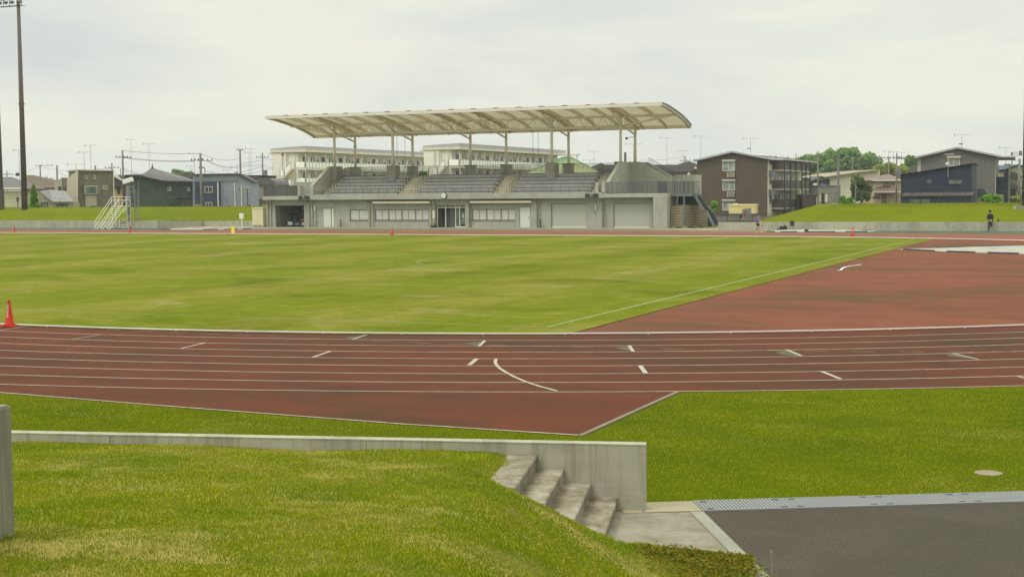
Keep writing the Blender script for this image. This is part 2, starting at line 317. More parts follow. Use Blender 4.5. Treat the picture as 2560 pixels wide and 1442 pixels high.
# ------------------------------------------------------------------ builders
def smooth01(x): x = max(0.0, min(1.0, x)); return x*x*(3-2*x)
class MB:
    def __init__(s): s.v = []; s.f = []
    def add(s, vs, fs):
        o = len(s.v); s.v += [tuple(v) for v in vs]; s.f += [tuple(o+i for i in f) for f in fs]; return s
    def box(s, x0, x1, y0, y1, z0, z1):
        if x0 > x1: x0, x1 = x1, x0
        if y0 > y1: y0, y1 = y1, y0
        if z0 > z1: z0, z1 = z1, z0
        return s.add([(x0,y0,z0),(x1,y0,z0),(x1,y1,z0),(x0,y1,z0),(x0,y0,z1),(x1,y0,z1),(x1,y1,z1),(x0,y1,z1)],
                     [(0,3,2,1),(4,5,6,7),(0,1,5,4),(1,2,6,5),(2,3,7,6),(3,0,4,7)])
    def prism(s, poly, axis, a, c):      # poly of 2d points; axis 'y': (x,z) extruded a..c, 'x': (y,z), 'z': (x,y)
        n = len(poly)
        def mk(p, t): return {'y': (p[0], t, p[1]), 'x': (t, p[0], p[1]), 'z': (p[0], p[1], t)}[axis]
        vs = [mk(p, a) for p in poly] + [mk(p, c) for p in poly]
        ar = sum(poly[i][0]*poly[(i+1) % n][1]-poly[(i+1) % n][0]*poly[i][1] for i in range(n))
        fs = [tuple(range(n)), tuple(range(2*n-1, n-1, -1))] + [(i, n+i, n+(i+1) % n, (i+1) % n) for i in range(n)]
        flip = (ar > 0) ^ (c < a) ^ (axis == 'y')
        if flip: fs = [tuple(reversed(f)) for f in fs]
        return s.add(vs, fs)
    def poly(s, pts): return s.add(pts, [tuple(range(len(pts)))])
    def tube(s, p0, p1, r0, r1=None, n=8, cap=True):
        r1 = r0 if r1 is None else r1
        p0 = Vector(p0); p1 = Vector(p1); d = (p1-p0).normalized()
        u = d.orthogonal().normalized(); w_ = d.cross(u)
        vs = []
        for p, r in ((p0, r0), (p1, r1)):
            for i in range(n):
                a = 2*math.pi*i/n+math.pi/n; vs.append(p+u*(r*math.cos(a))+w_*(r*math.sin(a)))
        fs = [(i, (i+1) % n, n+(i+1) % n, n+i) for i in range(n)]
        if cap: fs += [tuple(range(n-1, -1, -1)), tuple(range(n, 2*n))]
        return s.add(vs, fs)
    def path(s, pts, r, n=6):
        for a, c in zip(pts[:-1], pts[1:]): s.tube(a, c, r, n=n)
        return s
    def bar(s, p0, p1, w_, h):           # rectangular bar, h along z-ish
        p0 = Vector(p0); p1 = Vector(p1); d = (p1-p0).normalized()
        side = d.cross(Vector((0,0,1)))
        if side.length < 1e-4: side = Vector((1,0,0))
        side.normalize(); up = side.cross(d).normalized(); vs = []
        for p in (p0, p1):
            for a, c in ((-1,-1),(1,-1),(1,1),(-1,1)): vs.append(p+side*(a*w_/2)+up*(c*h/2))
        return s.add(vs, [(0,3,2,1),(4,5,6,7),(0,1,5,4),(1,2,6,5),(2,3,7,6),(3,0,4,7)])
    def lathe(s, prof, n=16, c=(0,0,0)):
        vs = []
        for r, z in prof:
            for i in range(n):
                a = 2*math.pi*i/n; vs.append((c[0]+r*math.cos(a), c[1]+r*math.sin(a), c[2]+z))
        fs = []
        for k in range(len(prof)-1):
            for i in range(n): fs.append((k*n+i, k*n+(i+1) % n, (k+1)*n+(i+1) % n, (k+1)*n+i))
        fs += [tuple(range(n-1, -1, -1)), tuple(range((len(prof)-1)*n, len(prof)*n))]
        return s.add(vs, fs)
    def build(s, name, mt, parent=None, smooth=False):
        me = bpy.data.meshes.new(name); me.from_pydata(s.v, [], s.f); me.update()
        if mt is not None: me.materials.append(M[mt] if isinstance(mt, str) else mt)
        if smooth: me.polygons.foreach_set('use_smooth', [True]*len(me.polygons))
        o = bpy.data.objects.new(name, me); COL.objects.link(o)
        if parent is not None: o.parent = parent
        return o
def tag(o, label=None, cat=None, group=None, kind=None):
    if label: o['label'] = label
    if cat: o['category'] = cat
    if group: o['group'] = group
    if kind: o['kind'] = kind
    return o
def empty(name, loc, rz=0.0, label=None, cat=None, group=None):
    o = bpy.data.objects.new(name, None); COL.objects.link(o); o.location = loc; o.rotation_euler = (0, 0, rz)
    o.empty_display_size = .3
    return tag(o, label, cat, group)
def kids(o): return [c for c in bpy.data.objects if c.parent == o]
def copy_tree(o, parent=None):
    c = o.copy(); COL.objects.link(c)
    if parent is not None: c.parent = parent
    for ch in kids(o):
        if ch is not c: copy_tree(ch, c)
    return c
def structure(o): o['kind'] = 'structure'; return o
def flat(name, pts, z, mt, kind='structure'):
    o = MB().poly([(p[0], p[1], z) for p in pts]).build(name, mt); o['kind'] = kind; return o
def gp(x, y, z=0): p = ground(x, y, z); return (p.x, p.y)

class Frame:
    """facade plane of one building: origin on the ground, local x along the facade, local y backwards, z up"""
    def __init__(s, px, D, yaw=0.0, z0=0.0, Y=None):
        p = atY(px, 486, Y) if Y is not None else atD(px, 486, D)
        s.o = Vector((p.x, p.y, z0)); a = rad(yaw)
        s.u = RH*math.cos(a) + FH*math.sin(a); s.n = FH*math.cos(a) - RH*math.sin(a)
        s.rz = math.atan2(s.u.y, s.u.x)
    def uz(s, x, y, back=0.0):
        r = ray(x, y); o = s.o + s.n*back; t = (o-CAM).dot(s.n)/r.dot(s.n); p = CAM+r*t
        return ((p-s.o).dot(s.u), p.z-s.o.z)
    def root(s, name, label, cat, group=None): 
        e_ = empty(name, s.o, s.rz, label, cat, group); return e_
    def poly(s, pts, b0, b1, name, mt, parent):
        q = [s.uz(x, y, b0) for x, y in pts]
        return MB().prism(q, 'y', b0, b1).build(name, mt, parent)
    def rect(s, x0, y0, x1, y1, b0, b1, name, mt, parent):
        a = s.uz(x0, y0, b0); c = s.uz(x1, y1, b0); 
        return MB().box(a[0], c[0], b0, b1, a[1], c[1]).build(name, mt, parent)
    def window(s, x0, y0, x1, y1, parent, frame='frame_w', pane='glass', fw=.07, split=True, back=0.0, name='window'):
        a = s.uz(x0, y0, back); c = s.uz(x1, y1, back)
        u0, u1 = sorted((a[0], c[0])); z0, z1 = sorted((a[1], c[1])); b0 = back-.06; m_ = MB()
        m_.box(u0, u1, b0, back+.02, z1-fw, z1); m_.box(u0, u1, b0, back+.02, z0, z0+fw)
        m_.box(u0, u0+fw, b0, back+.02, z0+fw, z1-fw); m_.box(u1-fw, u1, b0, back+.02, z0+fw, z1-fw)
        if split: mu = (u0+u1)/2; m_.box(mu-fw*.4, mu+fw*.4, b0+.01, back+.02, z0+fw, z1-fw)
        f = m_.build(name, frame, parent)
        MB().box(u0+fw, u1-fw, back-.02, back+.03, z0+fw, z1-fw).build('pane', pane, f)
        return f
# ================================================================== GROUND, TRACK, FIELD
YN, RK = 28.9616, 38.0325; YC = YN+RK; YF = YN+2*RK; CX1, CX0 = -26.07, -110.4
def oval(r, n=72, x0=CX0, x1=CX1):
    pts = []
    for i in range(n+1):
        a = -math.pi/2 + math.pi*i/n; pts.append((x1+r*math.cos(a), YC+r*math.sin(a)))
    for i in range(n+1):
        a = math.pi/2 + math.pi*i/n; pts.append((x0+r*math.cos(a), YC+r*math.sin(a)))
    return pts
flat('ground', [(-900,-300),(700,-300),(700,1400),(-900,1400)], -.30, 'grass_far')
flat('lawn', [(-170,14.0),(40,14.0),(40,60),(-170,60)], 0.0, 'grass_lawn')
flat('lawn_ground_beyond', [(-170,60),(40,60),(40,123.4),(-170,123.4)], -.004, 'green_apron')
# run-out chute beside the outer lane and the oval itself
flat('runout_area', [(-170,19.6),(-26,19.25),(-18.1,18.89),(-14.45,18.62),(-9.87,18.40),(-7.03,18.45),(-7.03,26),(-170,26)], .004, 'track')
flat('running_track', oval(RK+9.76), .008, 'track')
flat('jumping_zone', [(-12.35,31.55)]+[(CX1+(RK-.05)*math.cos(a), YC+(RK-.05)*math.sin(a)) for a in np.linspace(-1.205, 1.205, 40)]+[(-12.35,102.45)], .013, 'dzone')
ip = [p for p in oval(RK-.04)]
ip = [p for p in ip if p[0] <= -12.35]
# order: bottom right arc start ... keep polygon continuous
top = [(CX1+(RK-.04)*math.cos(a), YC+(RK-.04)*math.sin(a)) for a in np.linspace(1.2025, math.pi/2, 12)]
bot = [(CX1+(RK-.04)*math.cos(a), YC+(RK-.04)*math.sin(a)) for a in np.linspace(-math.pi/2, -1.2025, 12)]
left = [(CX0+(RK-.04)*math.cos(a), YC+(RK-.04)*math.sin(a)) for a in np.linspace(math.pi/2, 3*math.pi/2, 40)]
flat('infield', top+left+bot, .016, 'grass_field')
# far straight: rubber in a brighter tone and the aprons in front of the stand
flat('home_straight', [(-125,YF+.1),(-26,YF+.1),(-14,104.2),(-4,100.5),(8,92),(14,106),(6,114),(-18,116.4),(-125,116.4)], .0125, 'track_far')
flat('faded_apron', [(-84.5,116.42),(-22,116.42),(-20,123.2),(-84.5,123.2)], .008, 'apron_brown')
flat('stand_forecourt', [(-95.05,124.6),(-92,123.6),(-88,123.2),(-33.8,123.2),(-30,122.6),(-24,122.6),(-24,124.2),(-33,124.4),(-33,160),(-36.5,160),(-36.5,129.6),(-84,129.6),(-84,131.2),(-95.05,131.2)], .012, 'tanpave')
flat('stand_kerb_apron', [(-85.5,124.4),(-40,124.4),(-40,129.3),(-85.5,129.3)], .02, 'paving')
flat('drain_line', [(-85.5,123.7),(-36,123.7),(-36,124.15),(-85.5,124.15)], .018, 'steel_grey')
flat('car_park_ground', [(-36.5,128),(-10,128),(-10,210),(-60,210),(-60,160),(-36.5,160)], .006, 'asphalt')

def strip_path(mb, pts, w_, z):
    L = []; n = len(pts)
    for i, p in enumerate(pts):
        a = Vector(pts[max(0, i-1)]); c = Vector(pts[min(n-1, i+1)]); d = (c-a).normalized(); nn = Vector((-d.y, d.x))
        L.append((p[0]+nn.x*w_/2, p[1]+nn.y*w_/2, z)); L.append((p[0]-nn.x*w_/2, p[1]-nn.y*w_/2, z))
    o = len(mb.v); mb.v += L
    for i in range(n-1): mb.f.append((o+2*i, o+2*i+1, o+2*i+3, o+2*i+2))
def arcpts(r, x0=-125, a1=.35, n=110):
    return [(x, YC-r) for x in np.linspace(x0, CX1, 20)] + [(CX1+r*math.cos(a), YC+r*math.sin(a)) for a in np.linspace(-math.pi/2, a1, n)[1:]]
mb = MB()
for k in range(1, 9): strip_path(mb, arcpts(RK+1.22*k), .052, .0118)
structure(mb.build('lane_lines', 'line'))
mb = MB()
for k in range(1, 9):
    if k < 9: strip_path(mb, [(-120, YF+1.22*k), (-26, YF+1.22*k), (-14, YF+1.22*k-1.6), (-4, YF+1.22*k-6)], .04, .0165)
structure(mb.build('home_straight_lines', 'linedim'))
mb = MB()      # run-out edge line and its kerb return
strip_path(mb, [(-60,19.35),(-26,19.2),(-18.1,18.90),(-14.45,18.64),(-9.87,18.42),(-7.03,18.45)], .05, .012)
structure(mb.build('runout_edge_line', 'line'))
mb = MB(); mb.box(-7.045, -6.975, 18.4, 23.05, -.02, .022); o = mb.build('runout_edge_kerb', 'kerbbrown'); structure(o)
# start, hand-over and break lines, taken at their places on the lanes
def ln(x0, y0, x1, y1, w_=.06): return (gp(x0, y0), gp(x1, y1), w_)
mb = MB()
for a, c, w_ in [ln(0,827,70,816,.05), ln(183,849,250,838,.05), ln(453,872,514,858,.08), ln(783,894,827,879,.1), ln(1173,914,1192,898,.12),
                 ln(880,850,917,838,.08), ln(1197,867,1212,853,.09), ln(1573,865,1583,880,.1), ln(1600,915,1614,934,.12), ln(1966,875,2004,891,.09),
                 ln(2052,929,2102,949,.1), ln(2380,884,2447,900,.07), ln(2540,941,2575,950,.08)]:
    strip_path(mb, [a, c], w_*.78, .0160)
arc = [(1241,898),(1238,905),(1240,912),(1248,921),(1263,931),(1285,943),(1310,954),(1345,966),(1393,979)]
strip_path(mb, [gp(*p) for p in arc], .065, .0160)
structure(mb.build('start_and_break_lines', 'line'))
mb = MB()
for x0, x1, y in [(275,300,826),(345,385,829),(426,464,833),(505,546,836),(586,628,840),(670,711,843),(755,795,846.5),(932,978,855),(1025,1072,858.5),(1120,1170,861.5),(1222,1272,864.5),
                  (1325,1378,867),(1435,1487,869.5),(1545,1600,873),(1656,1712,874.8),(1775,1828,876.5),(1890,1948,877.2),(2015,2068,879.3),(2128,2188,880.4),(2250,2311,881),(2373,2434,881.2),(2480,2540,880.5)]:
    strip_path(mb, [gp(x0, y-.4), gp(x1, y+.6)], .035, .0170)
for x0, y0, x1, y1 in [(36,581,90,575),(90,578.5,170,575.5),(1240,588,1310,580.5),(2212,593,2260,583)]: strip_path(mb, [gp(x0, y0), gp(x1, y1)], .06, .022)
structure(mb.build('dashed_marks', 'linedim'))
mb = MB()
for tri in [[(862,844),(908,840),(882,850)], [(1163,859),(1209,854),(1194,866)], [(1537,872),(1571,866),(1579,879)], [(1937,882),(1966,876),(1999,891),(1960,889)], [(2366,890),(2378,884),(2440,899),(2400,896)]]:
    mb.poly([gp(x, y)+(.0142,) for x, y in tri])
structure(mb.build('green_marks', 'greenpaint'))
# D-zone lines, football pitch lines
mb = MB()
for a in [[(1940,674),(2250,680),(2560,686.5)], [(2050,663),(2300,667.5),(2560,672)]]: strip_path(mb, [gp(*p) for p in a], .06, .018)
structure(mb.build('jumping_zone_lines', 'linedim'))
mb = MB(); PX1 = -13.54; pd = .10
strip_path(mb, [(PX1, 33.08), (PX1, 101)], .12, .021)
mb2 = MB()
strip_path(mb2, [(-118, 33.08), (PX1, 33.08)], .10, .021); strip_path(mb2, [(PX1-5.5, 57.8), (PX1-5.5, 76.2)], .12, .021)
strip_path(mb2, [(PX1-16.5, 46.8), (PX1-16.5, 87.2)], .10, .021)
for yy in (46.8, 87.2): strip_path(mb2, [(PX1-16.5, yy), (PX1, yy)], .08, .021)
strip_path(mb2, [(PX1-11-9.15*math.cos(a), 67-9.15*math.sin(a)) for a in np.linspace(-.925, .925, 20)], .10, .021)
M['pitchline'] = paint('pitch_line', P(160,176,110,1.9), .9, .25, scale=3)
M['pitchdim'] = paint('pitch_line_dim', P(144,158,84,1.9), .9, .25, scale=3)
structure(mb.build('goal_line', 'pitchline')); structure(mb2.build('pitch_lines', 'pitchdim'))

# ------------------------------------------------------------------ aluminium kerb rails round the inside of the track
def kerb(name, pts, label, w_=.045, h=.026):
    root = empty(name, (pts[0][0], pts[0][1], 0), 0, label, 'kerb rail', 'white kerb rails along the inner edge of the track')
    acc = 0; seg = [pts[0]]; n = 0
    def flush(seg):
        mb = MB()
        for i in range(len(seg)-1):
            a = Vector((seg[i][0], seg[i][1], .038+h/2))-root.location; c = Vector((seg[i+1][0], seg[i+1][1], .038+h/2))-root.location
            mb.bar(a, c, w_, h)
        a = Vector((seg[0][0], seg[0][1], 0))-root.location
        mb.box(a.x-.015, a.x+.015, a.y-.02, a.y+.02, .018, .04)
        mb.build('rail_section', 'alu', root)
    for a, c in zip(pts[:-1], pts[1:]):
        L = math.dist(a, c); 
        seg.append(c); acc += L
        if acc > 1.9: flush(seg); seg = [c]; acc = 0
    if len(seg) > 1: flush(seg)
    return root
near = [(x, YN) for x in np.arange(-48, CX1, 2.0)] + [(CX1+RK*math.cos(a), YC+RK*math.sin(a)) for a in np.arange(-math.pi/2, -.55, 2.0/RK)]
kerb('track_kerb', near, 'white aluminium kerb rail curving along the near edge of the infield')
far = [(x, YF) for x in np.arange(-118, CX1, 4.0)] + [(CX1+RK*math.cos(a), YC+RK*math.sin(a)) for a in np.arange(math.pi/2, .55, -3.0/RK)]
kerb('track_kerb', far, 'thin pale kerb rail along the far straight in front of the grandstand', .16, .04)

# ================================================================== NEAR TERRACE
PSI = rad(15); W0 = Vector((-4.69, 14.27, 0)); PV = Vector((-math.cos(PSI), -math.sin(PSI), 0)); QV = Vector((math.sin(PSI), -math.cos(PSI), 0))
def pq(p, q, z=0): v = W0+PV*p+QV*q; return (v.x, v.y, z)
def terr(p, q):
    zp = .615+.083*q+.015*math.sin(p*1.3+q*.7)+.012*math.sin(p*2.9-q*2.1)
    s = (p+.4755+.248*q)*.97
    if s > 1.47 and 0: pass
    d = s-.95; g = .05*s+.25*(d+math.sqrt(d*d+.09)) if s > 0 else -.06
    k = .12; h = max(k-abs(zp-g), 0)/k
    z = min(zp, g)-h*h*k*.25
    dx_ = max(p-1.50, 0, .12-p); dq = max(q-1.80, 0); dd = math.hypot(dx_, dq) if q > 1.8 or p > 1.5 or p < .12 else 0
    base = .03+.545*min(max((p-.12)/1.2, 0), 1)*1.0
    return min(z, base+.015+.42*dd)
def terr_full(p, q):
    if q < 1.68 and p < 1.47+.10*max(0, q-.4): return -.06
    return terr(p, q)
def grid(name, ps, qs, mt):
    P_, Q_ = len(ps), len(qs); v = [pq(p, q, terr_full((ps[i]+ps[min(P_-1, i+1)])/2 if False else p, q)) for i, p in enumerate(ps) for q in qs]
    f = [(i*Q_+j, i*Q_+j+1, (i+1)*Q_+j+1, (i+1)*Q_+j) for i in range(P_-1) for j in range(Q_-1)]
    me = bpy.data.meshes.new(name); me.from_pydata(v, [], f); me.update(); me.materials.append(M[mt])
    me.polygons.foreach_set('use_smooth', [True]*len(me.polygons))
    o = bpy.data.objects.new(name, me); COL.objects.link(o); return o
qa = list(np.arange(1.68, 17, .12))
structure(grid('terrace_ground', list(np.arange(-6.2, 1.47, .12))+list(np.arange(1.50, 15, .15)), qa, 'grass_near'))
# part beside the steps, up against the wall
qb = list(np.arange(0.0, 1.681, .12)); 
def edge_p(q): return 1.46+.16*smooth01((q-.3)/1.3)*0
v = []; ps = list(np.arange(0, 13.6, .15))
for p in ps:
    for q in qb: v.append(pq(1.47+p, q, terr(1.47+p, q)))
nq = len(qb); f = [(i*nq+j, i*nq+j+1, (i+1)*nq+j+1, (i+1)*nq+j) for i in range(len(ps)-1) for j in range(nq-1)]
me = bpy.data.meshes.new('terrace_edge_ground'); me.from_pydata(v, [], f); me.materials.append(M['grass_near'])
o = bpy.data.objects.new('terrace_edge_ground', me); COL.objects.link(o); structure(o)

# near retaining wall
rz = math.atan2(PV.y, PV.x)
root = empty('retaining_wall', (W0.x, W0.y, 0), rz, 'near concrete retaining wall running from the left edge down beside the concrete steps', 'wall')
# local frame: x along PV, local y = ? ; rz rotates x to PV, y to perpendicular (left of PV) = toward -QV or QV
ysg = 1 if Vector((-math.sin(rz), math.cos(rz), 0)).dot(QV) > 0 else -1
mb = MB(); mb.box(0, 3.08, 0, -ysg*.15, -.1, .715); mb.build('wall_panel', 'nearwall', root)
mb = MB(); x = 3.085
while x < 14: mb.box(x, x+2.99, 0, -ysg*.15, -.1, .718); x += 3.0
mb.build('wall_panel', 'nearwall', root)
mb = MB(); mb.box(-.003, 14, .004*ysg, -ysg*.154, .715, .728); mb.build('coping', 'nearwall', root)

# steps
root = empty('concrete_steps', (W0.x, W0.y, 0), rz, 'four weathered concrete steps going down along the near retaining wall', 'steps')
for k in range(4):
    x0 = .30+.29*k; x1 = 1.50 if k == 3 else x0+.30
    mb = MB(); z1 = .147*(k+1)
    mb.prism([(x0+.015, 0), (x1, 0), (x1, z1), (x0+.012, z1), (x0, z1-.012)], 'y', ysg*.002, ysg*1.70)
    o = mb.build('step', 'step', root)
mb = MB(); mb.prism([(.10, .0), (1.6, .0), (1.6, .60), (1.35, .58), (.12, .03)], 'y', ysg*1.70, ysg*1.80); mb.build('side_kerb', 'paving', root)

# paving slab at the foot of the steps, edging strip, asphalt, drain
A = Vector(pq(.32, 0)); Gc = Vector((-4.11, 14.46, 0)); d1 = Vector((.875, .484, 0)).normalized(); d2 = Vector((.484, -.875, 0)).normalized()
def sl(a, c): v_ = Gc+d1*a+d2*c; return (v_.x, v_.y)
wl = pq(-.0, 0); wl2 = pq(.6, 0); wl3 = pq(.6, 2.1)
flat('steps_landing_paving', [wl2[:2], wl3[:2], sl(-.145, 3.3), sl(-.145, 0), sl(-.62, 0), wl[:2]], .008, 'landing')
mb = MB()
for i in range(9): mb.box(0, 1, 0, 1, 0, 1) if False else None
es = empty('edging_strip', (Gc.x, Gc.y, 0), math.atan2(d1.y, d1.x)); es['kind'] = 'structure'
for i in range(12):
    mb = MB(); mb.box(-.14, 0, -(i+1)*.6+.004, -i*.6, -.05, .014); o = mb.build('edging_block', 'paving', es)
ap = [sl(0, 0), sl(40, 0), sl(40, 30), sl(0, 30)]
flat('asphalt_path', ap, .006, 'asphalt')
gr = math.atan2(d1.y, d1.x)
chn = MB().box(-.02, 14, .0, .50, -.05, -.02)
# dark channel under the gratings
ch = empty('drain_channel', (Gc.x, Gc.y, 0), gr); ch['kind'] = 'structure'; MB().box(0, 14, .01, .50, .001, .003).build('channel_bed', 'dark_steel', ch)
first = None
words = ['nearest to the concrete wall', 'second from the concrete wall', 'third from the concrete wall', 'fourth from the concrete wall', 'at the right edge of the picture', 'beyond the picture edge on the right']
for i in range(8):
    loc = Gc + d1*(i*.998)
    if first is None:
        first = g = empty('drain_grating', loc, gr)
        mb = MB(); mb.box(0, .99, 0, .03, .004, .022); mb.box(0, .99, .47, .50, .004, .022); mb.box(0, .02, .03, .47, .004, .022); mb.box(.97, .99, .03, .47, .004, .022)
        mb.build('frame', 'galv', g)
        mb = MB()
        for k in range(24): x = .035+k*.0402; mb.box(x, x+.028, .03, .47, .006, .02)
        for k in (1, 2, 3): mb.box(.02, .97, .11*k+.02, .11*k+.03, .0045, .012)
        mb.build('bars', 'galv', g)
        for (x, y) in ((.06, .05), (.06, .41), (.88, .05), (.88, .41)): MB().box(x, x+.07, y, y+.04, .021, .024).build('lock_plate', 'dark_steel', g)
    else:
        g = copy_tree(first); g.location = loc
    tag(g, 'steel drain grating by the asphalt path, '+words[min(i, 5)], 'grating', 'steel gratings over the drain beside the path')
for i, (a0, a1, lb) in enumerate([(-.62, -.005, 'cream concrete drain cover between the small gap and the first steel grating'), (-.86, -.65, 'narrow end of a cream concrete drain cover against the retaining wall end')]):
    g = empty('drain_cover', Gc, gr, lb, 'drain cover', 'concrete covers over the drain')
    mb = MB(); mb.prism([(a0, .02), (a1, .02), (a1, .5), (a0, .5)], 'z', -.03, .016); mb.build('cover_slab', 'tanpave', g)
# manhole in the lawn
c = ground(2471, 1183); root = empty('manhole_cover', (c.x, c.y, 0), .3, 'round pale concrete manhole cover set in the lawn at the right', 'manhole')
MB().lathe([(.165, 0), (.165, .010), (.155, .014), (0.001, .014)], 24).build('cover', 'manhole', root)

# left pillar wall in the foreground
def hit_terr(x, y):
    r = ray(x, y); 
    t = 4.0
    while t < 30:
        pnt = CAM+r*t; v_ = pnt-W0; 
        if pnt.z < terr(v_.dot(PV), v_.dot(QV)): return pnt
        t += .01
    return pnt
b1 = hit_terr(39, 1336); b0 = hit_terr(0, 1349)
dv = (b1-b0); dv.z = 0; dv.normalize()
nb = Vector((-dv.y, dv.x, 0)); 
if nb.dot(FH) < 0: nb = -nb
def zat(px_y, pnt):  # height above the given ground point
    r = ray(30, px_y); t = (pnt-CAM).dot(FH)/r.dot(FH); return (CAM+r*t).z
ztop = zat(1010.5, b1)
root = empty('end_wall', (b1.x, b1.y, b1.z-.1), math.atan2(dv.y, dv.x), 'thick stained concrete wall end standing at the left edge of the foreground', 'wall')
hh = ztop-b1.z+.1; c_ = .012
ys = 1 if Vector((-math.sin(math.atan2(dv.y, dv.x)), math.cos(math.atan2(dv.y, dv.x)), 0)).dot(nb) > 0 else -1
mb = MB(); mb.prism([(-3.2, 0), (0-c_, 0), (0, c_*ys), (0, ys*.16), (-3.2, ys*.16)], 'z', -.2, hh-.012)
mb.prism([(-3.2, .012*ys), (-.022, .012*ys), (-.014, .02*ys), (-.012, ys*.15), (-3.2, ys*.15)], 'z', hh-.012, hh)
mb.build('wall_body', 'stainwall', root)

# ------------------------------------------------------------------ grass blades (real geometry)
def blades(name, pts, hgt, wid, lean, mt, label, seed=1):
    r_ = np.random.default_rng(seed); n = len(pts)
    ang = r_.uniform(0, 2*np.pi, n); h = hgt*r_.uniform(.45, 1.25, n); wd = wid*r_.uniform(.7, 1.3, n)
    la = r_.uniform(0, 2*np.pi, n); lm = h*lean*r_.uniform(.2, 1.2, n)
    dx, dy = np.cos(ang)*wd/2, np.sin(ang)*wd/2; lx, ly = np.cos(la)*lm, np.sin(la)*lm
    v = np.empty((n, 5, 3))
    v[:,0] = pts - np.c_[dx, dy, np.full(n, .004)]; v[:,1] = pts + np.c_[dx, dy, -np.full(n, .004)]
    mid = pts + np.c_[lx*.35, ly*.35, h*.6]
    v[:,2] = mid + np.c_[dx*.7, dy*.7, np.zeros(n)]; v[:,3] = mid - np.c_[dx*.7, dy*.7, np.zeros(n)]
    v[:,4] = pts + np.c_[lx, ly, h]
    v = v.reshape(-1, 3); me = bpy.data.meshes.new(name); me.vertices.add(len(v)); me.vertices.foreach_set('co', v.ravel())
    b_ = np.arange(n)[:, None]*5; loops = np.concatenate([b_+[0,1,2,3], b_+[3,2,4]], axis=1).ravel()
    st = np.empty((n, 2), int); st[:,0] = np.arange(n)*7; st[:,1] = st[:,0]+4
    me.loops.add(len(loops)); me.loops.foreach_set('vertex_index', loops.astype(np.int32)); me.polygons.add(2*n)
    me.polygons.foreach_set('loop_start', st.ravel().astype(np.int32)); me.polygons.foreach_set('loop_total', np.tile([4, 3], n).astype(np.int32))
    me.update(calc_edges=True); at = me.attributes.new('rnd', 'FLOAT', 'FACE'); at.data.foreach_set('value', np.repeat(r_.random(n), 2).astype(np.float32))
    me.materials.append(M[mt]); o = bpy.data.objects.new(name, me); COL.objects.link(o); o['kind'] = 'stuff'; o['label'] = label; o['category'] = 'grass'
    return o
def vnoise(x, y, s, seed):          # cheap smooth noise for clumping
    r_ = np.random.default_rng(seed); out_ = np.zeros_like(x)
    for k in range(6):
        a = r_.uniform(0, 6.28); f_ = s*(1+.7*k); ph = r_.uniform(0, 6.28); out_ += np.sin((x*np.cos(a)+y*np.sin(a))*f_+ph+1.3*np.sin((x*np.sin(a)-y*np.cos(a))*f_*.6+ph*2))/(1+.35*k)
    return out_/3
def project(pts):
    d = pts - np.array(CAM); wf = d @ np.array(_f0); return 1280+F_PX*(d @ np.array(_R))/wf, 721+F_PX*(d @ np.array(_D))/wf, wf
rg = np.random.default_rng(3); n = 1500000
p_ = rg.uniform(-5.5, 12, n); q_ = rg.uniform(0.02, 11, n)
x_ = W0.x+PV.x*p_+QV.x*q_; y_ = W0.y+PV.y*p_+QV.y*q_
s_ = (p_+.4755+.248*q_)*.97; zp = .615+.083*q_+.015*np.sin(p_*1.3+q_*.7)+.012*np.sin(p_*2.9-q_*2.1)
d_ = s_-.95; g_ = .05*s_+.25*(d_+np.sqrt(d_*d_+.09)); h_ = np.maximum(.12-np.abs(zp-g_), 0)/.12; z_ = np.minimum(zp, g_)-h_*h_*.03
dx_ = np.maximum(np.maximum(p_-1.50, 0), .12-p_); dq_ = np.maximum(q_-1.8, 0); z_ = np.minimum(z_, .045+.545*np.clip((p_-.12)/1.2, 0, 1)+.42*np.hypot(np.maximum(dx_,0), dq_))
keep = (s_ > .01) & ~((q_ < 1.76) & (p_ < 1.44+.04*np.sin(q_*9)))
pts = np.c_[x_, y_, z_]; px, py, wf = project(pts)
keep &= (px > -500) & (px < 2700) & (py < 1800) & (wf > 4)
dens = np.clip(9.5/wf, .35, 1.0)**1.2 * (.72+.35*vnoise(x_, y_, 2.2, 5)); keep &= rg.random(n) < dens
pts = pts[keep]; hn = .019*(1+.6*vnoise(pts[:,0], pts[:,1], 3.0, 8)+.35*vnoise(pts[:,0], pts[:,1], 9.0, 9)); hn = np.clip(hn, .010, .06)
ss = s_[keep]; hn = np.where(ss < 1.25, hn*1.7, hn)
blades('terrace_grass', pts, hn, .006, .8, 'blade_near', 'short green and straw coloured grass covering the near terrace bank', 4)
rg = np.random.default_rng(11); n = 1500000
x_ = rg.uniform(-19, 11, n); y_ = rg.uniform(12.0, 29.5, n); pts = np.c_[x_, y_, np.zeros(n)]; px, py, wf = project(pts)
v0 = x_-W0.x; v1 = y_-W0.y; qq = v0*QV.x+v1*QV.y; ga = (x_-Gc.x)*d1.x+(y_-Gc.y)*d1.y; gb = (x_-Gc.x)*(-d2.x)+(y_-Gc.y)*(-d2.y)
edge = np.interp(x_, [-26,-18.1,-14.45,-9.87,-7.03,-6.93,-6.9,2.5], [19.15,18.84,18.57,18.35,18.38,18.4,30,30])
arc_in = (np.hypot(x_-CX1, y_-YC) > RK+9.80) 
keep = (qq < -.17) & (gb > .515+.03*np.sin(ga*7)+.02*np.sin(ga*19)) & np.where(x_ < -6.93, y_ < edge, arc_in) & (px > -250) & (px < 3400)
keep &= ~(np.hypot(x_-c_x if False else x_-c.x, y_-c.y) < .155+.03*np.sin(x_*31)*np.cos(y_*27))
keep &= rg.random(n) < (.8+.3*vnoise(x_, y_, 1.5, 2))
pts = pts[keep]
blades('lawn_grass', pts, .020, .007, .9, 'blade_lawn', 'mown green grass of the lawn beside the track', 6)

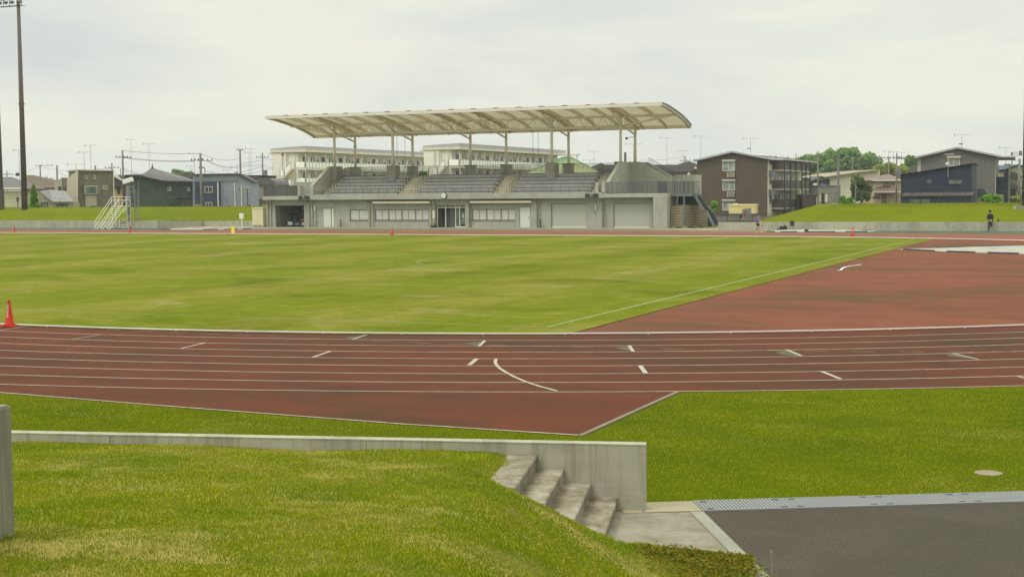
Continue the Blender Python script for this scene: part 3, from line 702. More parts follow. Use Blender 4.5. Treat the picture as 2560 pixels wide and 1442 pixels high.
rg = np.random.default_rng(77); n = 5200
ck = rg.integers(0, 170, n); cp = rg.uniform(-3.5, 8, 170); cq = rg.uniform(1.9, 9.5, 170); sp_ = rg.uniform(.02, .12, 170)
p_ = cp[ck]+rg.normal(0, 1, n)*sp_[ck]; q_ = cq[ck]+rg.normal(0, 1, n)*sp_[ck]*.7; pts = np.array([pq(a, c, terr(a, c)) for a, c in zip(p_, q_)]); kk = ((p_+.4755+.248*q_) > .1)
blades('tall_grass_tufts', pts[kk], .055, .005, .6, 'blade_near', 'taller bright green tufts dotted over the near terrace bank', 14)
# leafy ground cover along the toe of the bank
def leaves(name, pts, size, mt, parent=None, seed=0, up=.3):
    r_ = np.random.default_rng(seed); n = len(pts); nv = r_.normal(size=(n, 3)); nv[:,2] += up; nv /= np.linalg.norm(nv, axis=1)[:, None]
    a = np.cross(nv, r_.normal(size=(n, 3))); a /= np.linalg.norm(a, axis=1)[:, None]; b_ = np.cross(nv, a); sz = (size*r_.uniform(.6, 1.35, n))[:, None]
    v = np.stack([pts-a*sz, pts-b_*sz*.62, pts+a*sz, pts+b_*sz*.62], axis=1).reshape(-1, 3)
    me = bpy.data.meshes.new(name); me.vertices.add(len(v)); me.vertices.foreach_set('co', v.ravel()); me.loops.add(4*n); me.loops.foreach_set('vertex_index', np.arange(4*n, dtype=np.int32))
    me.polygons.add(n); me.polygons.foreach_set('loop_start', np.arange(0, 4*n, 4, dtype=np.int32)); me.polygons.foreach_set('loop_total', np.full(n, 4, np.int32))
    me.update(calc_edges=True); at = me.attributes.new('rnd', 'FLOAT', 'FACE'); at.data.foreach_set('value', r_.random(n).astype(np.float32)); me.materials.append(M[mt])
    o = bpy.data.objects.new(name, me); COL.objects.link(o)
    if parent is not None: o.parent = parent
    return o
rg = np.random.default_rng(21); n = 26000
q1 = rg.uniform(1.95, 5.2, n); s1 = rg.normal(.32, .27, n)+.07*vnoise(q1, q1*.3, 4, 4); kq = (s1 > -.10) & (rg.random(n) < .55+.5*vnoise(s1*3, q1*2, 3, 14)); q1 = q1[kq]; s1 = s1[kq]; n = len(q1)
p1 = -.4755-.248*q1+s1/.97
pa = np.c_[W0.x+PV.x*p1+QV.x*q1, W0.y+PV.y*p1+QV.y*q1, .03+.05*np.abs(s1)+rg.uniform(0, .07, n)*(1+.9*vnoise(p1, q1, 6, 3))]
n2 = 9000; p2 = rg.uniform(-1.1, .35, n2); q2 = 1.97+np.abs(rg.normal(0, .16, n2)); pb = np.c_[W0.x+PV.x*p2+QV.x*q2, W0.y+PV.y*p2+QV.y*q2, .02+.05*np.clip(p2+1.1, 0, 3)+rg.uniform(0, .06, n2)]
n3 = 4500; t3 = rg.uniform(0, 1, n3); p3 = .2+t3*1.35; q3 = 1.80+rg.normal(0, .035, n3); pc = np.c_[W0.x+PV.x*p3+QV.x*q3, W0.y+PV.y*p3+QV.y*q3, .04+.545*(p3-.2)*.88+rg.uniform(0, .05, n3)]
o = leaves('ground_cover', np.concatenate([pa, pb, pc]), .014, 'leaf_red', None, 5, .8)
tag(o, 'low green and russet leafy ground cover between the bank and the paving', 'ground cover', kind='stuff')
rg = np.random.default_rng(41); n = 4200; qf = rg.uniform(2.6, 4.4, n); pf = -.4755-.248*qf+np.abs(rg.normal(.15, .16, n)); hf = rg.uniform(.02, .11, n)*np.exp(-((qf-3.5)/.8)**2)
o = leaves('clover_leaves', np.c_[W0.x+PV.x*pf+QV.x*qf, W0.y+PV.y*pf+QV.y*qf, .01+hf], .013, 'leaf_bright', None, 9, .9); tag(o, 'bright green clover leaves at the corner of the asphalt path', 'clover', kind='stuff')
mb = MB()
for i in range(34):
    q = random.uniform(3.15, 3.9); s = abs(random.gauss(.22, .14)); p = -.4755-.248*q+s/.97; b_ = Vector(pq(p, q, .04+.05*s)); h = random.uniform(.05, .10)
    mb.tube(b_, b_+Vector((0, 0, h)), .0015, n=4); mb.lathe([(.005, -.012), (.016, -.003), (.016, .008), (.005, .016)], 7, b_+Vector((0, 0, h)))
tag(mb.build('clover_flowers', 'flower'), 'small white clover flowers at the corner of the asphalt path', 'flowers', kind='stuff')
b_ = Vector(gp(1928, 1442)+(0,)); mb = MB(); mb.path([b_, b_+Vector((.005, 0, .10)), b_+Vector((.0, .0, .215))], .0028); mb.lathe([(.003, 0), (.008, .01), (.006, .03), (.002, .035)], 8, b_+Vector((0, 0, .21)))
tag(mb.build('weed_stalk', 'tanpave'), 'dry weed stalk with a pale seed head at the edge of the asphalt', 'weed')
M['deadleaf'] = paint('dead_leaf', (.30,.12,.05), .8, .3)
for i, (x, y, lb) in enumerate([(1984,1092,'largest'),(2048,1112,'second largest'),(2182,1127,'third, palest'),(2159,1163,'rightmost orange'),(1687,1151,'leftmost dark')]):
    g_ = ground(x, y, .02); mb = MB(); r = .035-.004*i
    mb.add([(-r,0,.002),(0,-r*.5,.008),(r,0,.004),(0,r*.5,.012)], [(0,1,2,3)]); o = mb.build('dead_leaf', 'deadleaf'); o.location = g_; o.rotation_euler = (0, 0, i*1.3)
    tag(o, f'small brown dead leaf lying on the lawn, {lb} of the fallen leaves', 'leaf', 'dead leaves on the lawn')
# ================================================================== GRANDSTAND
def wb(mb, name, mt, parent, org, smooth=False):
    mb.v = [(v[0]-org[0], v[1]-org[1], v[2]-org[2]) for v in mb.v]; return mb.build(name, mt, parent, smooth)
SO = (-62, 129, 0)
ST = empty('grandstand', SO, 0, 'concrete grandstand with a curved beige membrane roof on steel columns above rows of blue benches', 'grandstand')
def S(mb, name, mt='conc', par=None, smooth=False): return wb(mb, name, mt, par or ST, SO, smooth)
YW = 129.0
# ---- ground floor wall, built panel by panel with open joints
openings = [(-84.2,-80.6,0,2.33),(-79.1,-76.95,0,2.05),(-75.0,-72.8,.74,1.88),(-71.98,-65.7,.74,1.88),(-64.9,-61.55,0,2.34),(-60.8,-56.0,.74,1.88),(-55.55,-54.38,0,2.06),(-52.15,-48.4,0,2.40),(-45.65,-41.95,0,2.40)]
xs_j = [-85.2,-84.2,-80.6,-79.1,-76.95,-75.0,-72.8,-71.98,-69.0,-65.7,-64.9,-61.55,-60.8,-58.6,-56.0,-55.55,-54.38,-53.2,-52.15,-48.4,-47.3,-45.65,-41.95,-40.0]
mb = MB(); g = .012
for a, c in zip(xs_j[:-1], xs_j[1:]):
    op = [o_ for o_ in openings if o_[0] <= a+.01 and o_[1] >= c-.01]
    if op: z0, z1 = op[0][2], op[0][3]; sp = ([(0, z0)] if z0 > 0 else []) + [(z1, 2.93)]
    else: sp = [(0, 1.72), (1.72+.02, 2.93)]
    for z0_, z1_ in sp: mb.box(a+g, c-g, YW, YW+.25, z0_, z1_)
S(mb, 'front_wall', 'conc')
mb = MB(); 
for a, c in zip(xs_j[:-1], xs_j[1:]):
    op = [o_ for o_ in openings if o_[0] <= a+.01 and o_[1] >= c-.01]
    if not op: S(MB().box(a-.02, c+.02, YW+.02, YW+.24, 0, 2.9), 'joint_backing', 'conc_dk')
S(MB().box(-85.2, -84.9, YW+.26, 139.5, 0, 2.95), 'side_wall', 'conc'); S(MB().box(-40.3, -40.0, YW+.26, 139.5, 0, 3.0), 'side_wall', 'conc'); S(MB().box(-84.9, -40.3, 139.2, 139.5, 0, 3.0), 'rear_wall', 'conc')
mb = MB(); mb.box(-41.35, -39.98, 128.15, YW-.002, 0, 2.95); S(mb, 'end_pier', 'conc')
mb = MB(); mb.box(-85.2, -40.0, 129.26, 139.2, -.02, .03); S(mb, 'floor_slab', 'paving')
# pilasters beside the drain pipes
mb = MB()
for x in (-84.95, -79.75, -72.4, -65.25, -61.2, -53.9, -47.0): S(MB().box(x-.28, x+.28, YW-.16, YW-.001, 0, 2.93), 'pilaster', 'conc')
for x in (-84.95,-79.75,-72.42,-65.25,-60.98,-53.55,-46.55,-41.6):
    mb = MB(); yy = YW-.24 if x > -84 and x < -42 else YW-.26
    if x == -41.6: yy = YW-.1
    mb.tube((x, yy, .05), (x, yy, 2.55), .055); mb.tube((x, yy, 2.55), (x-.35, yy-.15, 2.85), .055); S(mb, 'drain_pipe', 'pipe')
# slab edges / parapet beam
mb = MB(); mb.box(-85.25, -79.98, 128.2, 140, 2.94, 3.33); S(mb, 'deck_slab', 'conc_lt')
mb = MB(); mb.box(-46.3, -39.97, 128.2, 140, 2.96, 3.33); S(mb, 'deck_slab', 'conc_lt')
mb = MB()
for a in np.arange(-79.97, -46.4, 2.8): mb.box(a+.008, min(a+2.79, -46.31), 128.3, 128.55, 2.92, 3.47)
S(mb, 'parapet_beam', 'conc'); mb = MB(); mb.box(-79.97, -46.31, 128.551, 130.62, 2.93, 3.34); S(mb, 'front_walkway', 'conc_seat')
mb = MB(); mb.box(-79.97, -46.31, 128.31, 128.549, 2.95, 3.465); S(mb, 'beam_joint_backing', 'conc_dk')
# seating tiers
sec = [(-78.35,-70.2),(-67.85,-59.3),(-57.1,-48.7)]; XL, XR = -79.55, -46.75
for k in range(6):
    y0 = 130.62+.62*k; z0 = 3.30+.36*k; mb = MB()
    for a, c in sec:
        mb.box(a, c, y0, y0+.7 if k < 5 else 135.2, z0-.3, z0+.145); mb.box(a, c, y0+.03, y0+.7 if k < 5 else 135.2, z0+.145, z0+.17); mb.box(a, c, y0, y0+.7 if k < 5 else 135.2, z0+.17, z0+.30)
    S(mb, 'seating_tier', 'conc_seat')
    mb = MB(); ed = [XL]+[v for s_ in sec for v in s_]+[XR]
    for i in range(0, len(ed), 2):
        mb = MB(); mb.box(ed[i], ed[i+1], y0+.02, 135.1, z0-.3, z0+.10); mb.box(ed[i]+.02, ed[i+1]-.02, y0-.29, y0+.02, z0-.4, z0-.08); S(mb, 'aisle_step', 'conc_step')
    for i, (a, c) in enumerate(sec):
        if k == 5:
            seg = {0: [(a, a+6.0)], 1: [(a, c)], 2: [(a, a+3.2), (a+4.9, c)]}[i]
        else: seg = [(a, c)]
        for a_, c_ in seg:
            mb = MB(); mb.box(a_, c_, y0+.02, y0+.33, z0+.302, z0+.375); S(mb, 'bench', 'blue_seat')
mb = MB(); mb.box(XL, XR, 135.1, 139.3, 4.9, 5.38); S(mb, 'rear_concourse', 'conc_seat')
# side walls of the seating and the sloped walls beside the stairs
mb = MB(); mb.prism([(129.3,3.34),(129.3,4.45),(132.95,6.52),(135.6,6.52),(135.6,3.34)], 'x', -79.98, -79.62); S(mb, 'seating_side_wall', 'conc_lt')
mb = MB(); mb.prism([(129.6,3.34),(129.6,4.45),(133.3,6.52),(136.0,6.52),(136.0,3.34)], 'x', -46.62, -46.30); S(mb, 'seating_side_wall', 'conc_lt')
mb = MB(); mb.prism([(-46.6,3.34),(-46.6,6.53),(-45.3,6.53),(-42.55,4.95),(-42.0,4.95),(-42.0,3.34)], 'y', 136.0, 136.25); S(mb, 'stair_side_wall', 'conc'); mb = MB(); mb.prism([(-46.6,3.34),(-46.6,6.53),(-45.3,6.53),(-42.55,4.95),(-42.0,4.95),(-42.0,3.34)], 'y', 138.6, 138.85)
S(mb, 'stair_side_wall', 'conc')
mb = MB(); mb.prism([(-79.6,3.34),(-79.6,6.52),(-81.0,6.52),(-83.4,4.9),(-86.3,4.9),(-86.3,3.34)], 'y', 138.6, 138.85); S(mb, 'stair_side_wall', 'conc'); S(MB().box(-86.3,-83.45,136.0,136.25,3.34,4.9), 'stair_side_wall', 'conc'); mb = MB()
mb.prism([(-80.0,3.34),(-80.0,3.9),(-83.4,3.34)], 'y', 136.0, 136.25); S(mb, 'stair_side_wall', 'conc')
mb = MB()
for k in range(10): mb.box(-46.3+.28*k+.3, -46.3+.28*k+.58, 136.26, 138.6, 3.35, 6.2-.29*k)
S(mb, 'rear_stair', 'conc_step'); mb = MB()
for k in range(10): mb.box(-80.2-.28*k-.28, -80.2-.28*k, 136.26, 138.6, 3.35, 6.2-.29*k)
S(mb, 'rear_stair', 'conc_step')
mb = MB(); mb.box(-80.95,-80.7,128.35,129.2,3.34,4.45); mb.box(-80.7,-80.0,128.7,128.8,4.35,4.44); S(mb, 'deck_post_wall', 'conc_lt')
mb = MB(); mb.box(-47.35,-47.05,128.6,129.5,3.34,4.45); mb.box(-46.55,-46.3,128.3,129.4,3.34,4.48); S(mb, 'deck_post_wall', 'conc_lt')
# column blocks and columns
cf = [-79.4,-72.2,-53.86,-46.45]; cr = [-79.0,-71.8,-64.8,-60.6,-53.5,-46.2]
for x in cf: S(MB().box(x-.52, x+(.52 if x < -47 else -.17), 133.0, 134.05, 4.6, 6.52), 'column_plinth', 'conc_dk')
for x in cr:
    mb = MB(); mb.box(x-.46, x+.46, 136.85, 137.75, 5.3, 6.40); mb.box(x-.52, x+.52, 136.79, 137.81, 6.40, 6.52); S(mb, 'column_plinth', 'conc_dk')
for i, x in enumerate(cf):
    o = S(MB().tube((x,133.5,6.52),(x,133.5,11.0),.145,n=14), 'column', 'beige_steel', None, True)
for x in cr:
    o = S(MB().tube((x,137.3,6.52),(x,137.3,10.1),.145,n=14), 'column', 'beige_steel', None, True)
S(MB().tube((-79.0,137.3,8.72),(-79.0,137.3,8.82),.17,n=14), 'column_band', 'black')
# ---- roof
RX0, RX1 = -84.9, -40.7
prof = [(128.75,11.74),(130.0,11.66),(131.0,11.52),(132.3,11.35),(133.5,11.17),(134.8,10.94),(135.9,10.70),(137.0,10.42),(138.3,10.02)]
def rz_(y): return float(np.interp(y, [p[0] for p in prof], [p[1] for p in prof]))
ys_ = np.linspace(128.75, 138.3, 22); RF = empty_roof = None
xs_r = np.linspace(RX0, RX1, 19)
mb = MB()
sag = lambda t: -.10*math.sin(math.pi*t)
for i in range(18):
    a, c = xs_r[i]+.06, xs_r[i+1]-.06; K = 5
    vs = []; 
    for y in ys_:
        for j in range(K): t = j/(K-1); vs.append((a+(c-a)*t, y, rz_(y)+.10+.06*math.sin(math.pi*t)))
    fs = [(p*K+q, p*K+q+1, (p+1)*K+q+1, (p+1)*K+q) for p in range(21) for q in range(K-1)]
    mb.add(vs, fs)
RF = S(mb, 'roof_membrane', 'membrane', None, True)
def arcbar(mb, x, off, w_, h, y0=128.75, y1=138.3, n=16, sx=0):
    yy = np.linspace(y0, y1, n)
    for a, c in zip(yy[:-1], yy[1:]): mb.bar((x+sx, a, rz_(a)+off), (x+sx, c, rz_(c)+off), w_, h)
for i, x in enumerate(xs_r):
    mb = MB(); xx = min(max(x, RX0+.1), RX1-.1)
    arcbar(mb, xx, .10, .13, .08); arcbar(mb, xx, -.16, .10, .07)
    for y in np.linspace(128.9, 138.1, 26): mb.bar((xx, y, rz_(y)-.13), (xx, y+.12, rz_(y+.12)+.07), .04, .05)
    S(mb, 'roof_rib', 'beige_steel_dk')
mb = MB(); mb.box(RX0-.1, RX1+.1, 128.55, 128.75, 11.60, 11.84); S(mb, 'front_gutter', 'white_trim')
mb = MB(); mb.box(RX0-.1, RX1+.1, 128.60, 128.85, 11.845, 11.93); S(mb, 'front_flashing', 'beige_steel_dk')
for i, x in enumerate(xs_r[1:-1]): S(MB().box(x-.25, x+.25, 128.58, 128.8, 11.90, 11.96), 'gutter_clip', 'dark_steel')
mb = MB(); mb.box(RX0-.1, RX1+.1, 138.2, 138.4, 9.86, 10.22); S(mb, 'rear_beam', 'beige_steel')
for xx in (RX0-.05, RX1+.05):
    mb = MB(); arcbar(mb, xx, .02, .12, .22); S(mb, 'end_fascia', 'white_trim')
mb = MB(); arcbar(mb, RX1+.16, .14, .12, .07, n=40); S(mb, 'end_cable_tray', 'galv')
mb = MB(); mb.tube((RX0,133.5,11.0),(RX1,133.5,11.0),.13,n=8); S(mb, 'top_chord', 'beige_steel', None, True)
mb = MB(); mb.tube((cf[0],133.5,9.98),(cf[-1],133.5,9.98),.15,n=8); mb.tube((cf[0],133.5,9.98),(RX0+1.0,133.5,10.92),.11,n=8); mb.tube((cf[-1],133.5,9.98),(RX1-.6,133.5,10.92),.11,n=8)
S(mb, 'bottom_chord', 'beige_steel', None, True)
mb = MB(); xx = np.linspace(cf[0], cf[-1], 27)
for i in range(26):
    m_ = (xx[i]+xx[i+1])/2; mb.tube((xx[i],133.5,10.0),(m_,133.5,10.98),.035,n=5); mb.tube((m_,133.5,10.98),(xx[i+1],133.5,10.0),.035,n=5)
S(mb, 'longitudinal_web', 'beige_steel', None, True)
for sx, x_e in ((-1, cf[0]), (1, cf[-1])):
    mb = MB()
    for t in (.35, .7): 
        x1_ = x_e+sx*4.2*t; mb.tube((x1_,133.5,9.98+.9*t*.95),(x1_+sx*.5,133.5,10.98),.035,n=5)
    S(mb, 'end_web', 'beige_steel', None, True)
for x in cr:
    mb = MB(); xm = x-.2 if x < -60 and x > -70 else x-.35
    mb.tube((x,129.9,rz_(129.9)-.25),(x,133.5,9.98),.085,n=7); mb.tube((x,133.5,9.98),(x,137.3,10.0),.085,n=7)
    for a, c, z in ((130.9,.5,0),(131.9,.5,0),(132.8,.5,0)):
        zb = np.interp(a, [129.9,133.5], [rz_(129.9)-.25, 9.98]); mb.tube((x,a,zb),(x,a-.45,rz_(a-.45)-.15),.03,n=5); mb.tube((x,a,zb),(x,a+.5,rz_(a+.5)-.15),.03,n=5)
    for a in (134.3,135.3,136.2): mb.tube((x,a,9.99),(x,a-.5,rz_(a-.5)-.15),.03,n=5); mb.tube((x,a,9.99),(x,a+.5,rz_(a+.5)-.15),.03,n=5)
    mb.tube((x,137.2,9.30),(x,133.9,9.95),.085,n=7); mb.tube((x,136.3,9.47),(x,136.8,9.95),.03,n=5); mb.tube((x,136.3,9.47),(x,135.7,9.95),.03,n=5)
    S(mb, 'frame_truss', 'beige_steel', None, True)
    mb = MB(); arcbar(mb, x, -.1, .22, .24); S(mb, 'main_rib', 'beige_steel_dk')
for xw, x2 in ((-74.2,-73.2),(-57.9,-57.3)): 
    for q_ in (xw, x2): S(MB().tube((q_,138.2,9.9),(q_,138.2,6.3),.02,n=5), 'hanging_rod', 'railing_dk')
# ---- railings
def rail(mb, p0, p1, z0, z1, sp, r=.012, post=None, rails=(0, 1)):
    p0 = Vector(p0+(0,)); p1 = Vector(p1+(0,)); L = (p1-p0).length; n = max(1, int(L/sp))
    for i in range(n+1):
        p = p0.lerp(p1, i/n); mb.bar((p.x, p.y, z0), (p.x, p.y, z1), r*2, r*2)
    for t in rails: z = z0+(z1-z0)*t; mb.bar((p0.x, p0.y, z), (p1.x, p1.y, z), .03, .03)
mb = MB(); rail(mb, (-85.15,128.3),(-81.0,128.3),3.36,4.45,.125,.021); rail(mb, (-85.15,128.3),(-85.15,138),3.36,4.45,.125,.021); S(mb, 'deck_railing', 'railing')
mb = MB(); rail(mb, (-46.1,128.3),(-40.05,128.3),3.36,4.44,.125,.022); rail(mb, (-40.9,128.3),(-40.9,131.2),3.36,4.44,.10,.02); rail(mb, (-40.05,128.3),(-40.05,137.5),3.36,4.44,.25,.012); S(mb, 'deck_railing', 'railing')
mb = MB(); rail(mb, (-79.4,138.6),(-46.7,138.6),5.4,6.50,.14,.018); S(mb, 'rear_railing', 'railing')
mb = MB(); 
for i in range(24):
    x = -45.2+i*.13; z = 6.45-.575*(i*.13); mb.bar((x,138.7,z-.2),(x,138.7,z+.55),.025,.025)
mb.bar((-45.2,138.7,7.0),(-42.1,138.7,5.2),.03,.03); S(mb, 'stair_railing', 'railing')
mb = MB(); rail(mb, (-79.5,129.4),(-47.4,129.4),3.47,4.06,.95,.014,rails=(.5,)); mb.bar((-79.5,129.4,3.58),(-47.4,129.4,3.58),.02,.02); S(mb, 'front_railing', 'railing_dk')
for a, c in sec:
    for k in range(6):
        for x, sx in ((a-.18, -1), (c+.18, 1)):
            y0 = 130.62+.62*k; z0 = 3.4+.36*k; mb = MB(); mb.path([(x,y0,z0),(x,y0,z0+.95),(x,y0+.42,z0+.95+.12),(x,y0+.42,z0+.2)], .02, 5)
            S(mb, 'aisle_handrail', 'railing_dk')
# ---- openings: windows, doors, shutters, entrance
def swin(x0, x1, z0, z1, n):
    w_ = (x1-x0)/n
    for i in range(n):
        a, c = x0+w_*i, x0+w_*(i+1); mb = MB(); y = YW+.10
        mb.box(a, c, y, y+.1, z1-.07, z1); mb.box(a, c, y, y+.1, z0, z0+.09); mb.box(a, a+.07, y, y+.1, z0+.09, z1-.07); mb.box(c-.07, c, y, y+.1, z0+.09, z1-.07); mb.box((a+c)/2-.025, (a+c)/2+.025, y+.01, y+.09, z0+.09, z1-.07)
        f = S(mb, 'window', 'brownframe'); S(MB().box(a+.07, c-.07, y+.04, y+.06, z0+.09, z1-.07), 'blind', 'blind', f)
swin(-75.0,-72.8,.74,1.88,1); swin(-71.98,-65.7,.74,1.88,4); swin(-60.8,-56.0,.74,1.88,3)
S(MB().box(-75.05,-72.8,YW-.05,YW+.09,.68,.74), 'window_sill', 'brownframe'); S(MB().box(-72.0,-65.7,YW-.05,YW+.09,.68,.74), 'window_sill', 'brownframe'); S(MB().box(-60.85,-56.0,YW-.05,YW+.09,.68,.74), 'window_sill', 'brownframe')
S(MB().box(-78.2,-77.33,YW+.06,YW+.1,.03,2.0), 'door', 'door'); S(MB().box(-77.33,-77.24,YW+.12,YW+.2,.03,2.0), 'door_gap', 'black'); S(MB().box(-77.24,-76.97,YW+.06,YW+.1,.03,2.0), 'door', 'offwhite')
S(MB().box(-79.08,-78.2,YW+.06,YW+.12,.03,2.03), 'wall_infill', 'conc'); 
dr = S(MB().box(-55.5,-54.42,YW+.04,YW+.09,.03,2.03), 'door', 'door'); S(MB().box(-54.6,-54.52,YW-.02,YW+.04,.95,1.08), 'handle', 'galv', dr)
for a, c in ((-52.15,-48.4),(-45.65,-41.95)):
    o = S(MB().box(a+.02, c-.02, YW+.16, YW+.2, .03, 2.36), 'roller_shutter', 'shutter'); S(MB().box(a+.02, c-.02, YW+.12, YW+.16, .03, .12), 'bottom_rail', 'beige_steel', o)
# entrance
mb = MB(); y = YW+.22
for x in (-64.85,-63.9,-62.78,-62.30,-61.6): mb.box(x, x+.07, y, y+.08, .03, 2.3)
mb.box(-64.85,-61.53,y,y+.08,2.02,2.10); mb.box(-64.85,-61.53,y,y+.08,2.26,2.32); mb.box(-62.71,-61.6,y,y+.08,.03,.12); S(mb, 'entrance_frame', 'beige_steel')
S(MB().box(-64.78,-61.6,y+.03,y+.05,2.1,2.26), 'transom_glass', 'glass'); S(MB().box(-62.71,-62.30,y+.03,y+.05,.12,2.02), 'door_glass', 'glass_grn')
S(MB().box(-62.23,-61.6,y+.03,y+.05,.12,2.02), 'door_glass', 'glass'); S(MB().box(-62.15,-61.62,y-.03,y+.02,.35,1.72), 'notice_board', 'glass_grn')
mb = MB()
for i in range(5): mb.box(-61.98+.05*i, -61.96+.05*i, y-.036, y-.031, 1.0, 1.45)
mb.box(-61.98,-61.74,y-.036,y-.031,.72,.74); S(mb, 'notice_print', 'galv_w')
S(MB().box(-64.78,-63.9,YW+1.6,YW+1.66,.03,2.1), 'inner_panel', 'steel_grey'); S(MB().box(-63.83,-62.78,YW+1.2,YW+1.26,.03,2.0), 'inner_door', 'galv')
S(MB().box(-65.25,-64.9,YW-.17,YW-.161,.95,1.75), 'wall_notice', 'offwhite')
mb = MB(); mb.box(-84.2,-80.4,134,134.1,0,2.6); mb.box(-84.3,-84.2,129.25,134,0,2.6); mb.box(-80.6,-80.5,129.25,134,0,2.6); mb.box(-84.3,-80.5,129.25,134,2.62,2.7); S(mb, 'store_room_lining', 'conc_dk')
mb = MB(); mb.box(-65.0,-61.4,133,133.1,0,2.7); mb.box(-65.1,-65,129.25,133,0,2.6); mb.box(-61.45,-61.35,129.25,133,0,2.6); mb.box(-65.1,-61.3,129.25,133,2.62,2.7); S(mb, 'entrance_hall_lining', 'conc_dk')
for a, c in ((-71.9,-65.3),(-60.75,-54.05)):
    o = S(MB().box(a, c, 128.45, 128.75, 2.50, 2.70), 'awning_box', 'awning'); S(MB().box(a+.1, c-.1, 128.75, 128.99, 2.55, 2.65), 'awning_bracket', 'brownframe', o)
for x in (-79.83+.0-.0, -47.45): S(MB().box(x-.06, x+.06, YW-.1, YW-.002, 1.72, 2.32) if x > -50 else MB().box(-79.88+.6, -79.76+.6, YW-.1, YW-.002, 1.72, 2.32), 'wall_light', 'white')
for x in (-75.9,-53.15): S(MB().tube((x,YW-.35,.02),(x,YW-.35,.85),.06,n=8), 'ground_pipe', 'railing_dk')
S(MB().tube((-78.95,YW-.06,.62),(-78.95,YW-.001,.62),.06,n=10), 'wall_vent', 'galv'); S(MB().tube((-47.3,YW-.06,.62),(-47.3,YW-.001,.62),.06,n=10), 'wall_vent', 'galv')
# clock
o = S(MB().tube((-63.53,128.29,3.28),(-63.53,128.12,3.28),.30,n=28), 'clock', 'dark_steel', None, True); S(MB().tube((-63.53,128.118,3.28),(-63.53,128.11,3.28),.265,n=28), 'clock_face', 'white', o)
mb = MB(); mb.bar((-63.53,128.105,3.26),(-63.53,128.105,3.47),.02,.02); mb.bar((-63.53,128.1,3.26),(-63.535,128.1,3.40),.03,.02)
for i in range(12): a = i*math.pi/6; mb.box(-63.53+.22*math.sin(a)-.012, -63.53+.22*math.sin(a)+.012, 128.103, 128.107, 3.28+.22*math.cos(a)-.012, 3.28+.22*math.cos(a)+.012)
S(mb, 'clock_hands', 'black', o)
# speakers
for x in (-80.05, -47.55):
    br = S(MB().box(x-.45, x+.45, 128.12, 128.2, 3.10, 3.28), 'speaker_bracket', 'galv')
    for s_ in (-1, 1):
        mb = MB(); cx = x+s_*.42; mb.prism([(cx-.2-.05*s_, 127.95),(cx+.2-.05*s_, 127.95),(cx+.2+.06*s_, 128.12),(cx-.2+.06*s_,128.12)], 'z', 2.96, 3.36); S(mb, 'speaker', 'dark_steel', br)
fl = S(MB().lathe([(.05,-.12),(.15,-.05),(.13,.06),(.05,.12)], 12, (-47.1,137.2,8.95)), 'security_camera', 'black'); S(MB().tube((-47.1,137.2,9.0),(-46.3,137.3,9.1),.03), 'camera_arm', 'galv', fl)
# steel landing and stair at the right end
mb = MB(); mb.box(-39.95,-37.75,129.2,131.4,3.05,3.28); S(mb, 'steel_landing', 'steel_grey')
S(MB().tube((-38.62,129.25,.0),(-38.62,129.25,3.05),.09,n=8), 'landing_post', 'steel_grey'); S(MB().tube((-38.62,131.3,0),(-38.62,131.3,3.05),.09,n=8), 'landing_post', 'steel_grey')
for yy in (129.7, 131.4): 
    mb = MB(); mb.bar((-37.75,yy,3.15),(-36.75,yy,1.6),.08,.24); mb.bar((-36.85,yy,1.6),(-36.45,yy,1.6),.08,.22); mb.bar((-36.5,yy,1.55),(-35.85,yy,.25),.08,.24); S(mb, 'stair_stringer', 'steel_grey')
mb = MB()
for i in range(8): mb.box(-37.75+.13*i, -37.5+.13*i, 129.72, 131.38, 2.95-.19*i, 2.99-.19*i)
for i in range(7): mb.box(-36.5+.1*i, -36.28+.1*i, 129.72, 131.38, 1.4-.2*i, 1.44-.2*i)
S(mb, 'stair_treads', 'dark_steel')
mb = MB(); mb.prism([(-39.9,2.2),(-39.9,3.04),(-37.7,3.04),(-36.6,1.5),(-36.0,.3),(-36.6,.1),(-36.9,.1),(-36.95,1.3),(-37.5,2.2)], 'y', 131.45, 131.5); S(mb, 'stair_back_panel', 'dark_steel')
mb = MB(); rail(mb, (-39.95,129.22),(-37.7,129.22),3.3,4.4,.4,.012); S(mb, 'landing_railing', 'railing_dk'); mb = MB(); rail(mb, (-39.95,131.4),(-37.7,131.4),3.3,4.4,.12,.01); S(mb, 'landing_railing', 'railing_dk'); mb = MB()
mb.bar((-37.7,129.7,4.3),(-36.75,129.7,2.6),.03,.03); mb.bar((-36.5,129.7,2.55),(-35.85,129.7,1.25),.03,.03)
for i in range(7): mb.bar((-37.6+.16*i,129.7,3.0-.26*i),(-37.6+.16*i,129.7,4.1-.27*i),.02,.02)
S(mb, 'landing_railing', 'railing_dk')
for nm, pa, pb in (('slat_screen', (-39.93,129.15), (-38.75,129.15)), ('slat_screen', (-38.40,129.15), (-37.42,134.4))):
    mb = MB()
    for i in range(13): z = .22+.155*i; mb.bar((pa[0],pa[1],z),(pb[0],pb[1],z),.03,.105)
    S(mb, nm, 'woodslat')
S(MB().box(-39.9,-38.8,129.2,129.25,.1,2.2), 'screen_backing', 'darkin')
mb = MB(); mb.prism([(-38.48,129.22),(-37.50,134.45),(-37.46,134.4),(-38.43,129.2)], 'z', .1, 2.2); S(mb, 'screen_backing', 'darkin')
S(MB().box(-43.0,-40.7,140.2,142.5,0,5.2), 'rear_stair_tower', 'conc_lt')
# concrete feet under the slat screen
for i, (x, yy) in enumerate([(-39.6,129.0),(-38.5,129.0),(-38.1,130.8),(-37.8,132.4)]):
    S(MB().box(x-.22, x+.22, yy-.1, yy+.2, 0, .17), 'screen_foot', 'tanpave')

